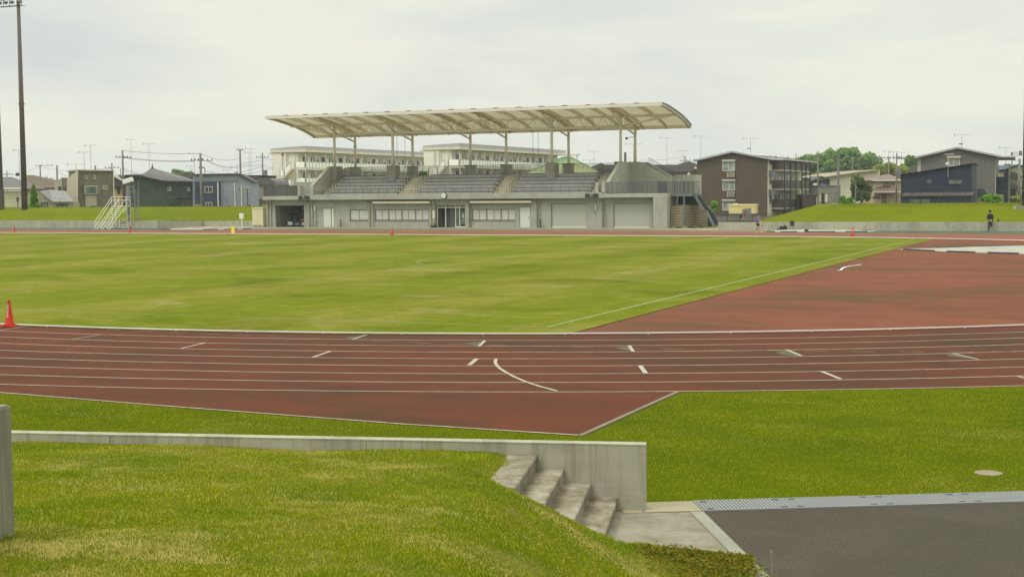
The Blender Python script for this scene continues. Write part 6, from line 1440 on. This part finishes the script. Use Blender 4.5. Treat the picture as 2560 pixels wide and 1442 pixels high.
tree('broadleaf_tree', 2175, 378, 470, 330, 96, 'right shoulder of the dense green trees, sloping down toward the hall', 'leaf_far', 6000, .52, seed=5, lobes=30)
tree('broadleaf_tree', 1990, 392, 440, 340, 40, 'small green tree top just above the brown apartment roof', 'leaf_far', 1800, .5, seed=6)
tree('broadleaf_tree', 2280, 386, 450, 300, 60, 'green tree top rising left of the dark grey apartment house', 'leaf_far', 4500, .5, seed=7)
tree('broadleaf_tree', 2222, 402, 450, 290, 46, 'yellow-green tree crown behind the beige house', 'leaf_yel', 3000, .42, seed=8)
tree('broadleaf_tree', 2192, 408, 452, 285, 40, 'golden tree crown above the cream hall roof', 'leaf_yel', 2600, .42, seed=9)
tree('broadleaf_tree', 2256, 412, 455, 280, 40, 'pale green bamboo-like tree crown between the utility poles and grey apartment', 'leaf_yel', 2400, .4, seed=10)
tree('broadleaf_tree', 2153, 428, 512, 168, 54, 'olive green street tree standing in front of the cream hall', 'leaf_olive', 7000, .13, seed=11, lobes=36)
tree('conifer_tree', 2107, 488, 512, 160, 26, 'bright green small tree beside the thick grey post', 'leaf_bright', 2400, .12, seed=12, trunk=False, cone=True)
tree('shrub', 2124, 492, 512, 158, 22, 'bright green shrub just left of the olive street tree', 'leaf_bright', 1600, .12, seed=13, trunk=False)
tree('shrub', 2481, 482, 509, 150, 62, 'large round bright green shrub below the dark grey apartment house', 'leaf_bright', 5000, .12, seed=14, trunk=False, lobes=16)
tree('shrub', 2545, 488, 506, 152, 34, 'yellow-green shrub at the right edge behind the fence', 'leaf_yel', 2200, .12, seed=15, trunk=False)
#tree('shrub', 2205, 497, 510, 158, 22, 'small dark green shrub by the front door of the beige house', 'leaf_olive', 900, .12, seed=16, trunk=False)
tree('shrub', 1787, 498, 536, 175, 26, 'young bright green tree at the foot of the brown apartment house', 'leaf_bright', 420, .16, seed=17, trunk=False)
tree('conifer_tree', 85, 462, 524, 176, 32, 'bright green conical tree beside the second floodlight mast', 'leaf_bright', 5200, .14, seed=18, cone=True, lobes=22)
tree('broadleaf_tree', 455, 423, 445, 420, 62, 'far green tree crown rising above the roofs behind the blue-grey house', 'leaf_far', 3500, .5, seed=19, lobes=16)
tree('broadleaf_tree', 1058, 428, 440, 160, 26, 'green shrub top seen through the rear railing of the stand', 'leaf_bright', 900, .16, seed=20, trunk=False)
tree('broadleaf_tree', 2520, 410, 430, 330, 24, 'dark green tree top between the grey apartment house and the right edge house', 'leaf_far', 900, .4, seed=22)

# ================================================================== POLES, AERIALS, WIRES
def pole(px, ytop, D, label, arms=(), r=.16, mt='polegrey', trans=False):
    t = atD(px, ytop, D); root = empty('utility_pole', (t.x, t.y, 0), -AZ*0+math.atan2(RH.y, RH.x), label, 'utility pole', 'utility poles behind the grounds')
    MB().tube((0,0,0),(0,0,t.z),r,r*.7,n=8).build('pole', mt, root, True)
    for (ya, w_, d_) in arms:
        z = atD(px, ya, D).z; mb = MB(); mb.bar((-w_*.5+d_,0,z),(w_*.5+d_,0,z),.07,.07)
        o = mb.build('crossarm','steel_grey',root); mb = MB()
        for u in np.linspace(-w_*.5+d_+.08, w_*.5+d_-.08, 4): mb.lathe([(.04,0),(.085,.05),(.045,.11),(.085,.16),(.03,.22)], 7, (u,0,z+.03))
        mb.build('insulators','railing_dk',o)
    if trans: z = atD(px, trans, D).z; MB().tube((.45,0,z-.5),(.45,0,z+.5),.32,n=10).build('transformer','galv',root)
    return root
for px, yt, D, lb_, arms, kw in [
  (17,427,300,'small distant pole with a crossarm at the far left edge',[(436,2.6,0)],{}), (100,413,260,'utility pole with a crossarm rising behind the grey-roofed bungalow',[(414.5,3.2,.8)],{}),
  (116,440,300,'short distant pole between two taller poles left of the concrete house',[(447,2.0,.5)],{}), (142,413,250,'plain thick pole without arms left of the concrete house',[],{'r':.2}),
  (238,414,240,'dark pole top just above the concrete house roof',[],{'r':.2}), (279.5,408,235,'pole above the right corner of the concrete house',[(420,2.4,0)],{'r':.16}),
  (301,420,235,'short thin pole right beside the tall pole near the camera column',[],{'r':.08}), (306,376,190,'tallest utility pole on the left, standing behind the camera column',[(394,1.7,-.1),(395.5,1.2,.5)],{}),
  (501,383,182,'tall utility pole in front of the blue-grey house with two rows of insulators',[(401,1.5,-.5),(402,1.9,.6)],{'r':.2}), (512,420,215,'small bracket pole above the blue-grey house roof',[(421,.9,-.5)],{'r':.1}),
  (600,374,230,'double pole with a pronged aerial above the blue-grey house',[(376,1.1,0)],{'r':.2}), (656,382,230,'utility pole with a transformer right beside the apartment block',[(394,2.0,0)],{'r':.16,'trans':433}),
  (1563,381,240,'dark pole top behind the right end of the stand roof',[],{'r':.3,'mt':'railing_dk'}), (1713,391,280,'utility pole with a crossarm left of the brown apartment house',[(402,2.2,0)],{}),
  (1990,384,330,'distant pole above the rear roof corner of the brown apartment house',[],{'r':.12}), (2045,379,225,'slim utility pole in front of the dense green trees',[(392,1.2,0)],{'r':.15}),
  (2132,392,300,'distant pole standing before the middle of the dense green trees',[(402,2.4,0)],{}), (2198,388,300,'distant pole at the right slope of the green trees',[(395,1.8,0)],{'r':.12}),
  (2222,392,230,'utility pole behind the beige house, left of a pair',[(396,1.6,0)],{'r':.17}), (2242,384,180,'utility pole with a small grey box in front of the beige house',[(396,1.2,.1),(397,1.0,.5)],{'r':.12,'trans':432}),
  (2530,399,240,'short pole between the grey apartment house and the right edge',[],{'r':.15}), (2549,397,165,'grey steel pole at the right edge with a box on top',[],{'r':.18,'mt':'steel_grey'})]:
    pole(px, yt, D, lb_, arms, **kw)
t = atD(2096, 387, 160); root = empty('steel_post', (t.x, t.y, 0), 0, 'thick bare grey steel post standing before the low grey building', 'post'); MB().tube((0,0,0),(0,0,t.z),.14,n=10).build('post','galv',root); MB().tube((0,0,0),(0,0,3.4),.155,n=10).build('post_sleeve','steel_grey',root); MB().box(-.16,.16,-.16,.16,t.z-.35,t.z-.1).build('bracket','steel_grey',root)
t = atD(2020, 404, 300); root = empty('stay_post', (t.x, t.y, 0), math.atan2(RH.y, RH.x), 'pale pole with a slanting stay in front of the green trees', 'post'); MB().tube((0,0,0),(0,0,t.z),.12,n=8).build('post','galv',root); MB().tube((0,0,t.z-.5),(1.4,0,0),.10,n=8).build('stay','galv',root)
mb = MB()
for px, y0, y1, D, lb_ in [(2139,453,512,150,'slim lamp post with a flat head in front of the olive street tree'),(618,474,520,170,'slim lamp post with a flat head before the blue-grey house'),(44,493,520,172,'small box on a thin post left of the second floodlight mast')]:
    t = atD(px, y0, D); root = empty('lamp_post', (t.x, t.y, 0), math.atan2(RH.y, RH.x), lb_, 'lamp post', 'slim posts behind the banks'); MB().tube((0,0,0),(0,0,t.z),.06,n=8).build('post','dark_steel' if px != 2139 else 'galv',root)
    if px == 44: MB().box(-.12,.12,-.1,.1,t.z-.55,t.z).build('box','dark_steel',root)
    else: MB().box(-.35,.35,-.12,.12,t.z,t.z+.08).build('lamp_head','dark_steel' if px != 2139 else 'galv',root)
t = atD(2541, 384, 165); root = empty('box_bracket', (t.x, t.y, t.z), math.atan2(RH.y, RH.x), 'small grey frame with two boxes fixed high on the grey pole at the right edge', 'bracket'); mb = MB(); mb.box(-.5,.6,-.05,.05,-.12,-.06); mb.box(-.5,.6,-.05,.05,.12,.16); mb.build('frame','galv',root); MB().box(-.6,-.45,-.15,.15,-.22,.15).build('box','galv',root); MB().box(.35,.62,-.15,.15,-.25,.3).build('box','galv',root)
AG = 'tv aerials on masts above the roofs'
for i, (px, yt, yb, D, s, lb_) in enumerate([(47,376,445,210,1.0,'tall aerial mast left of the second floodlight mast'),(190,411,425,190,1.6,'low wide aerial at the left corner of the concrete house roof'),(210,381,425,190,1.0,'shorter of the two aerial masts above the concrete house'),(226,363.5,424,190,1.0,'taller of the two aerial masts above the concrete house'),
   (327,349.5,436,215,.8,'tallest aerial mast on the left, above the dark green house'),(372,360,436,215,1.2,'aerial mast over the left part of the dark green house roof'),(477,415,433,240,1.0,'low aerial between the far tree crown and the blue-grey house'),(485,384,432,220,1.1,'aerial mast just left of the tall pole by the blue-grey house'),
   (535,430.5,437,250,.8,'tiny aerial above the middle of the blue-grey house'),(568,425,437,240,.9,'small aerial above the right part of the blue-grey house'),(594,419,436,220,1.4,'dish aerial beside the double pole on the blue-grey house'),(622,381.5,440,220,.9,'left aerial mast of the pair right of the blue-grey house'),(627,372.5,440,225,1.1,'right and taller aerial mast of the pair right of the blue-grey house'),
   (1475,400.5,420,250,1.5,'wide low aerial seen over the rear railing of the stand'),(1485,379,422,250,1.2,'thin aerial mast over the rear railing at the right of the seats'),(1584,360.5,404,215,1.7,'wide aerial right behind the last roof column of the stand'),(1667,345,418,230,1.4,'tall aerial mast above the tiled roofs right of the stand'),(1708,377.5,404,240,1.4,'aerial mast above the small gable left of the brown apartment house'),
   (1752,341,392,240,1.4,'tall aerial mast over the left eaves of the brown apartment house'),(1876,346,381,205,1.5,'aerial with a small dish on the roof of the brown apartment house'),(2222,378.5,398,260,1.2,'left of three small aerials above the beige house'),(2235,380.5,405,260,1.2,'middle of three small aerials above the beige house'),(2254,381,405,260,1.2,'right of three small aerials above the beige house'),
   (2405,338,369,178,1.3,'aerial with a small dish on the ridge of the dark grey apartment house'),(2515,369.5,415,210,1.3,'aerial mast right of the dark grey apartment house')]):
    t = atD(px, yt, D); b_ = atD(px, yb, D); root = empty('tv_aerial', (t.x, t.y, b_.z), math.atan2(RH.y, RH.x)+random.uniform(-.2,.2), 'thin '+lb_ if not lb_.startswith('t') else lb_, 'aerial', AG)
    h = t.z-b_.z; MB().tube((0,0,-.3),(0,0,h),.03,.022,n=5).build('mast','antenna',root)
    mb = MB(); L = .75*s; mb.bar((-L,0,h),(L,0,h),.03,.03)
    for k in range(7): x = -L+2*L*k/6; mb.bar((x,-.22,h+.01),(x,.22,h+.01),.02,.02)
    mb.bar((-L,0,h-.18),(-L,0,h+.2),.06,.03); mb.build('antenna','antenna',root)
    if 'dish' in lb_: MB().lathe([(.02,-.05),(.25,.0),(.33,.1)],12,(-.2,-.15,h*.25)).build('dish','galv',root)
for i, (pts, mt_, lb_) in enumerate([
  ([(17,437,300),(-60,441,300)],'wire','overhead cable leaving the far left edge'), ([(17,437,300),(100,414.5,260)],'wire','overhead cable between the two leftmost poles'), ([(100,415,260),(142,424,250),(190,431,245),(238,428,240)],'wire','overhead cable passing the thick pole toward the concrete house'),
  ([(142,430,250),(195,447,260)],'wire','overhead cable drooping behind the concrete house'), ([(238,422,240),(280,421,235),(306,433,190)],'wire','overhead cable over the concrete house roof'),
  ([(306,377,190),(500,384,182)],'wire','topmost thin overhead cable between the two tall left poles'), ([(322,395.5,190),(486,402,182)],'wire','upper heavy cable between the two tall left poles'), ([(322,397,190),(486,404,182)],'wire','lower heavy cable between the two tall left poles'),
  ([(306,420,190),(345,433,185)],'wire','service cable dropping from the tallest left pole'), ([(306,426,190),(360,440,185)],'wire','second service cable dropping from the tallest left pole to the green house'),
  ([(518,401.5,182),(600,411,230),(656,400,230)],'wire','upper cable from the insulator pole toward the apartment block'), ([(518,403,182),(600,415,230),(656,412,230)],'wire','lower cable from the insulator pole toward the apartment block'), ([(501,384,182),(600,396,230)],'wire','thin top cable right of the insulator pole'),
  ([(512,426,215),(535,433,220)],'wire','short cable from the small bracket pole'), ([(656,395,230),(684,399,240)],'wire','cable from the transformer pole to the apartment end'), ([(656,410,230),(684,420,240)],'wire','second cable from the transformer pole to the apartment end'), ([(656,416,230),(684,424,240)],'wire','third cable from the transformer pole to the apartment end'), ([(600,437,230),(656,428,230)],'wire','low cable between the double pole and the transformer pole'), ([(600,432,230),(656,416,230)],'wire','middle cable between the double pole and the transformer pole'),
  ([(1563,386,240),(1581,396,260)],'wire','top cable from the dark pole behind the stand'), ([(1563,395,240),(1583,405,260)],'wire','lower cable from the dark pole behind the stand'), ([(1600,416,260),(1713,403,280)],'wire','long cable rising to the pole left of the brown apartment house'), ([(1600,401,260),(1713,391,280)],'wire','faint upper cable rising to the pole left of the brown apartment house'), ([(1713,403,280),(1745,406,260)],'wire','short cable right of the pole beside the brown apartment house'),
  ([(1990,393,330),(2045,393,225)],'wire','cable between the distant pole and slim pole before the trees'), ([(2045,405,225),(2005,437,230)],'wire2','blue service cable slanting down left before the trees'), ([(2045,410,225),(2005,442,230)],'wire2','second blue service cable slanting down left before the trees'), ([(2045,420,225),(2132,424,260),(2200,420,300)],'wire2','dark blue cable crossing the green trees'), ([(2045,424,225),(2132,430,260),(2200,425,300)],'wire2','lower dark blue cable crossing the green trees'),
  ([(2132,402,300),(2222,397,230)],'wire','cable from the trees to the left pole of the pair'), ([(2250,396,180),(2300,402,190)],'wire','cable right of the boxed utility pole'), ([(2500,392,200),(2545,388,165)],'wire','cable reaching the steel pole at the right edge'), ([(2500,399,240),(2600,402,240)],'wire','lower cable behind the steel pole at the right edge')]):
    mb = MB(); P3 = [atD(*p) for p in pts]; path = []
    for a, c in zip(P3[:-1], P3[1:]):
        L = (c-a).length
        for k in range(9): t = k/8; q = a.lerp(c, t); q.z -= L*.012*4*t*(1-t); path.append(q)
    o_ = P3[0].copy(); mb.path([q-o_ for q in path], .022, 4); o = mb.build('overhead_cable', mt_); o.location = o_; tag(o, lb_, 'cable', 'overhead cables')

# ================================================================== PEOPLE AND SMALL THINGS
def skin(name, nodes, edges, mt, parent, sub=1):
    me = bpy.data.meshes.new(name); keys = list(nodes); me.from_pydata([nodes[k][0] for k in keys], [(keys.index(a), keys.index(b)) for a, b in edges], []); me.update(); me.materials.append(M[mt])
    o = bpy.data.objects.new(name, me); COL.objects.link(o); o.parent = parent
    m1 = o.modifiers.new('skin','SKIN'); m1.use_smooth_shade = True
    for i, k in enumerate(keys): r = nodes[k][1]; r = r if isinstance(r, tuple) else (r, r); me.skin_vertices[0].data[i].radius = r; me.skin_vertices[0].data[i].use_root = (i == 0)
    m2 = o.modifiers.new('sub','SUBSURF'); m2.levels = sub; m2.render_levels = sub
    dg = bpy.context.evaluated_depsgraph_get(); nm = bpy.data.meshes.new_from_object(o.evaluated_get(dg)); o.modifiers.clear(); o.data = nm
    return o
def hand(n, e, pre, w_, d, side, s=1.0):
    """palm and five fingers from wrist w_ along direction d"""
    w_ = Vector(w_); d = Vector(d).normalized(); sd_ = Vector(side).normalized(); up = d.cross(sd_)
    n[pre+'w'] = (tuple(w_), .026*s); n[pre+'p'] = (tuple(w_+d*.07*s), (.03*s, .018*s)); e.append((pre+'w', pre+'p'))
    for i, (o_, l) in enumerate(((-.03,.06),(-.01,.075),(.01,.07),(.03,.055))):
        a = w_+d*.10*s+sd_*o_*s; n[f'{pre}f{i}a'] = (tuple(a), .010*s); n[f'{pre}f{i}b'] = (tuple(a+d*l*.5*s), .009*s); n[f'{pre}f{i}c'] = (tuple(a+d*l*s+up*.015*s), .008*s)
        e += [(pre+'p', f'{pre}f{i}a'), (f'{pre}f{i}a', f'{pre}f{i}b'), (f'{pre}f{i}b', f'{pre}f{i}c')]
    a = w_+d*.035*s-sd_*.032*s; n[pre+'t1'] = (tuple(a), .011*s); n[pre+'t2'] = (tuple(a+d*.035*s-sd_*.018*s), .009*s); e += [(pre+'w', pre+'t1'), (pre+'t1', pre+'t2')]
def head(parent, c, s=1.0, hair_mt='hair', face=1, cap=False):
    """ears, nose, brow and hair; face = +1 looks along +x"""
    c = Vector(c); h = MB(); 
    pr = [(.001,.115),(.05,.108),(.085,.075),(.10,.02),(.098,-.03),(.085,-.05)] if not cap else [(.001,.13),(.06,.125),(.098,.09),(.108,.02),(.105,.0)]
    v = MB().lathe([(r_*s, z*s) for r_, z in pr], 16, (0,0,0))
    v.v = [(c.x-.012*face*s+x*1.08, c.y+y*.92, c.z+z) for x, y, z in v.v]; v.f = [tuple(reversed(f)) for f in v.f]; hr = v.build('hair' if not cap else 'hood', hair_mt, parent, True)
    if not cap: MB().box(c.x-.10*s*face, c.x-.03*s*face, c.y-.07*s, c.y+.07*s, c.z-.09*s, c.z+.0).build('nape_hair', hair_mt, hr)
# walking boy, faces +x (right)
g_ = ground(1895, 582.5); root = empty('person', (g_.x, g_.y, .012), rad(-23.6)+.12, 'boy in blue T-shirt, dark shorts and lime shoes walking right on the far track', 'person', None)
s = 1.0
n = {'pel': ((0,0,.80),(.11,.09)), 'bel': ((.0,0,.92),(.10,.075)), 'che': ((.015,0,1.12),(.125,.085)), 'nb': ((.02,0,1.25),.055), 'nt': ((.04,0,1.33),.045), 'hd': ((.055,0,1.42),(.082,.09)), 'ht': ((.05,0,1.50),(.075,.08))}
e = [('pel','bel'),('bel','che'),('che','nb'),('nb','nt'),('nt','hd'),('hd','ht')]
n.update({'nose': ((.155,0,1.415),.014), 'chin': ((.115,0,1.36),.03), 'earr': ((.045,-.095,1.42),.016), 'earl': ((.045,.095,1.42),.016)}); e += [('hd','nose'),('hd','chin'),('hd','earr'),('hd','earl')]
n.update({'hr': ((.03,-.08,.76),.085),'kr': ((.20,-.09,.44),.055),'ar': ((.34,-.09,.11),.032),'br': ((.31,-.09,.05),.035),'tr': ((.46,-.09,.06),.028),'hl': ((-.02,.08,.76),.085),'kl': ((-.10,.09,.43),.055),'al': ((-.27,.09,.12),.032),'bl': ((-.31,.09,.06),.035),'tl': ((-.17,.09,.03),.028)})
e += [('pel','hr'),('hr','kr'),('kr','ar'),('ar','br'),('br','tr'),('pel','hl'),('hl','kl'),('kl','al'),('al','bl'),('bl','tl')]
n.update({'sr': ((.01,-.17,1.20),.048),'er': ((.16,-.19,1.0),.036),'sl': ((.01,.17,1.20),.048),'el': ((-.16,.20,1.02),.036)}); e += [('che','sr'),('sr','er'),('che','sl'),('sl','el')]
hand(n, e, 'R', (.38,-.17,.95), (1,0,-.12), (0,1,0), .9); hand(n, e, 'L', (-.27,.20,.83), (-.3,0,-1), (1,0,0), .9); e += [('er','Rw'),('el','Lw')]
body = skin('body', n, e, 'skin', root); head(body, (.045,0,1.45), .95); 
tn = {'che': ((.015,0,1.12),(.155,.115)), 'bel': ((0,0,.92),(.135,.11)), 'hem': ((0,0,.78),(.14,.115)), 'nb': ((.02,0,1.235),(.085,.07)), 'sr': ((.01,-.17,1.20),.066), 'er': ((.08,-.18,1.09),.062), 'sl': ((.01,.17,1.20),.066), 'el': ((-.07,.185,1.10),.062)}
skin('t_shirt', tn, [('che','bel'),('bel','hem'),('che','nb'),('che','sr'),('sr','er'),('che','sl'),('sl','el')], 'shirt', root)
tn = {'pel': ((0,0,.80),(.14,.12)), 'hr': ((.04,-.085,.70),.115), 'kr': ((.14,-.09,.52),.105), 'hl': ((-.03,.085,.70),.115), 'kl': ((-.06,.09,.52),.105)}
skin('shorts', tn, [('pel','hr'),('hr','kr'),('pel','hl'),('hl','kl')], 'shorts', root)
for nm, p0, p1 in (('shoe',(.29,-.09,.06),(.50,-.09,.07)),('shoe',(-.33,.09,.06),(-.13,.09,.035))):
    skin('shoe', {'a': (p0,(.045,.045)), 'b': (tuple((Vector(p0)+Vector(p1))/2),(.045,.035)), 'c': (p1,(.04,.03))}, [('a','b'),('b','c')], 'shoe', root)
skin('sock', {'a': ((.335,-.09,.09),.038), 'b': ((.31,-.09,.17),.038)}, [('a','b')], 'black', root); skin('sock', {'a': ((-.29,.09,.09),.038), 'b': ((-.26,.09,.17),.038)}, [('a','b')], 'black', root)
# man in black leaning against the wall, one foot up on it, looking left
g_ = ground(2476, 577.8); root = empty('person', (g_.x, 122.33, .012), rad(-10), 'man dressed all in black leaning on the low wall with one knee bent, looking left', 'person')
n = {'pel': ((.05,.0,.92),(.13,.11)), 'bel': ((.05,.0,1.05),(.12,.10)), 'che': ((.05,-.03,1.28),(.16,.11)), 'nb': ((.03,-.04,1.42),.06), 'nt': ((.01,-.05,1.49),.05), 'hd': ((-.015,-.06,1.59),(.085,.09)), 'ht': ((-.01,-.06,1.67),(.075,.08)), 'nose': ((-.115,-.07,1.58),.015), 'chin': ((-.075,-.07,1.52),.03), 'ear1': ((.0,-.155,1.59),.016), 'ear2': ((.0,.03,1.59),.016)}
e = [('pel','bel'),('bel','che'),('che','nb'),('nb','nt'),('nt','hd'),('hd','ht'),('hd','nose'),('hd','chin'),('hd','ear1'),('hd','ear2')]
n.update({'h1': ((-.04,-.02,.88),.10),'k1': ((-.02,-.10,.48),.065),'a1': ((-.03,-.12,.10),.042),'b1': ((-.02,-.08,.05),.045),'t1': ((-.14,-.20,.04),.035),'h2': ((.14,.0,.88),.10),'k2': ((.18,-.36,.62),.07),'a2': ((.17,.02,.40),.042),'b2': ((.17,.08,.36),.04),'t2': ((.17,-.06,.27),.035)})
e += [('pel','h1'),('h1','k1'),('k1','a1'),('a1','b1'),('b1','t1'),('pel','h2'),('h2','k2'),('k2','a2'),('a2','b2'),('b2','t2')]
n.update({'s1': ((-.13,-.05,1.38),.055),'e1': ((-.17,-.08,1.10),.042),'s2': ((.22,-.03,1.37),.055),'e2': ((.29,-.08,1.10),.042)}); e += [('che','s1'),('s1','e1'),('che','s2'),('s2','e2')]
hand(n, e, 'R', (.18,-.24,.92), (-.6,-.3,-.4), (0,0,1)); hand(n, e, 'L', (-.10,-.20,.90), (.4,-.3,-.5), (0,0,1)); e += [('e2','Rw'),('e1','Lw')]
body = skin('body', n, e, 'skin', root); head(body, (-.01,-.06,1.62), 1.0, 'hair', -1); head(body, (.005,-.055,1.625), 1.0, 'blackcloth', -1, True)
tn = {'che': ((.05,-.02,1.28),(.19,.14)), 'bel': ((.05,.0,1.05),(.16,.14)), 'hem': ((.05,.0,.88),(.165,.14)), 'nb': ((.035,-.03,1.43),(.10,.09)), 's1': ((-.13,-.05,1.38),.08), 'e1': ((-.17,-.08,1.10),.068), 'w1': ((-.12,-.17,.94),.05), 's2': ((.22,-.03,1.37),.08), 'e2': ((.29,-.08,1.10),.068), 'w2': ((.21,-.20,.95),.05)}
skin('jacket', tn, [('che','bel'),('bel','hem'),('che','nb'),('che','s1'),('s1','e1'),('e1','w1'),('che','s2'),('s2','e2'),('e2','w2')], 'blackcloth', root)
tn = {'pel': ((.05,.0,.90),(.15,.13)), 'h1': ((-.04,-.02,.84),.115), 'k1': ((-.02,-.10,.48),.085), 'a1': ((-.03,-.12,.12),.065), 'h2': ((.14,.0,.84),.115), 'k2': ((.18,-.36,.62),.09), 'a2': ((.17,.02,.42),.065)}
skin('trousers', tn, [('pel','h1'),('h1','k1'),('k1','a1'),('pel','h2'),('h2','k2'),('k2','a2')], 'blackcloth', root)
skin('shoe', {'a': ((.0,-.07,.05),.05), 'b': ((-.14,-.22,.04),.042)}, [('a','b')], 'black', root); skin('shoe', {'a': ((.17,.10,.37),.05), 'b': ((.17,-.04,.27),.042)}, [('a','b')], 'black', root)
# bottle on the wall
b_ = atY(2496, 556, 122.7); root = empty('drink_bottle', (b_.x, 122.72, .76), 0, 'small black bottle standing on the low wall right of the man in black', 'bottle')
MB().lathe([(.05,0),(.055,.02),(.055,.20),(.025,.25),(.025,.27)], 14).build('bottle_body','black',root,True); MB().lathe([(.03,.27),(.03,.31)], 10).build('cap','black',root); MB().box(-.075,-.055,-.02,.02,.06,.16).build('handle','black',root)
# bags and folding chair
g_ = atY(1958, 574.5, 123.7)
def rbag(x, y, w_, d_, h, label, mt, nm='sports_bag'):
    root = empty(nm, (g_.x+x, g_.y+y, .02), .1, label, 'bag', 'bags left beside the far track'); mb = MB(); c_ = .05
    mb.prism([(-w_/2+c_,0),(w_/2-c_,0),(w_/2,c_),(w_/2,h-c_*1.5),(w_/2-c_*1.5,h),(-w_/2+c_*1.5,h),(-w_/2,h-c_*1.5),(-w_/2,c_)],'y',-d_/2,d_/2); mb.build('bag_body',mt,root)
    MB().path([(-w_*.25,-d_/2-.01,h*.8),(-w_*.2,-d_/2-.03,h*1.12),(w_*.2,-d_/2-.03,h*1.12),(w_*.25,-d_/2-.01,h*.8)],.014).build('strap','black',root); return root
rbag(-.18,.0,.24,.3,.34,'tall narrow black bag left of the square black bag','black'); rbag(.17,-.05,.36,.3,.36,'square black bag between the narrow bag and the folding chair','black'); rbag(-.45,.05,.34,.25,.12,'flat dark olive bag lying left of the black bags','dark_steel')
root = empty('towel', (g_.x-.05, g_.y, .42), .1, 'white towel draped over the black bags', 'towel'); m_ = MB(); nn = 9
m_.add([(-.26+.052*i*(1), -.18+.09*j, .03+.04*math.sin(i*.9+j)-.012*abs(i-4)) for i in range(10) for j in range(5)], [(i*5+j,(i+1)*5+j,(i+1)*5+j+1,i*5+j+1) for i in range(9) for j in range(4)]); o = m_.build('cloth','white',root,True); so_ = o.modifiers.new('t','SOLIDIFY'); so_.thickness = .015
root = empty('cap', (g_.x-.02, g_.y, .50), .1, 'brown hat lying on the white towel on the bags', 'hat'); MB().lathe([(.13,0),(.20,.01),(.12,.03),(.10,.10),(.02,.13)],14).build('crown','brownframe',root,True)
root = empty('folding_chair', (g_.x+.75, g_.y+.1, .02), .1, 'small black folding chair beside the bags near the far wall', 'chair')
MB().box(-.19,.19,.12,.15,.40,.80).build('backrest','black',root); MB().box(-.24,.19,-.2,.15,.34,.37).build('seat','black',root)
for x in (-.17,.17):
    MB().tube((x,-.2,0),(x,.14,.36),.012,n=6).build('leg','galv',root); MB().tube((x,.18,0),(x,-.16,.36),.012,n=6).build('leg','galv',root)
root = empty('black_ball_bag', tuple(atY(1985+31,580.5,118.2).xy)+(.03,), 0, 'small dark round bag lying on the edge of the long far sheet', 'bag'); MB().lathe([(.02,0),(.16,.03),(.2,.12),(.12,.2),(.02,.22)],14).build('bag_body','black',root,True)

# ================================================================== HAZE (closed box of air round the whole scene)
hm = bpy.data.materials.new('haze'); hm.use_nodes = True; ht = hm.node_tree; ht.nodes.clear()
ho = ht.nodes.new('ShaderNodeOutputMaterial'); hv = ht.nodes.new('ShaderNodeVolumePrincipled'); hv.inputs['Density'].default_value = .00026; hv.inputs['Color'].default_value = (.88,.93,.95,1); hv.inputs['Anisotropy'].default_value = 0.0
ht.links.new(hv.outputs[0], ho.inputs['Volume']); M['haze'] = hm
o = MB().box(-1000,800,-400,1500,-1.3,34).build('haze','haze'); o['kind'] = 'stuff'
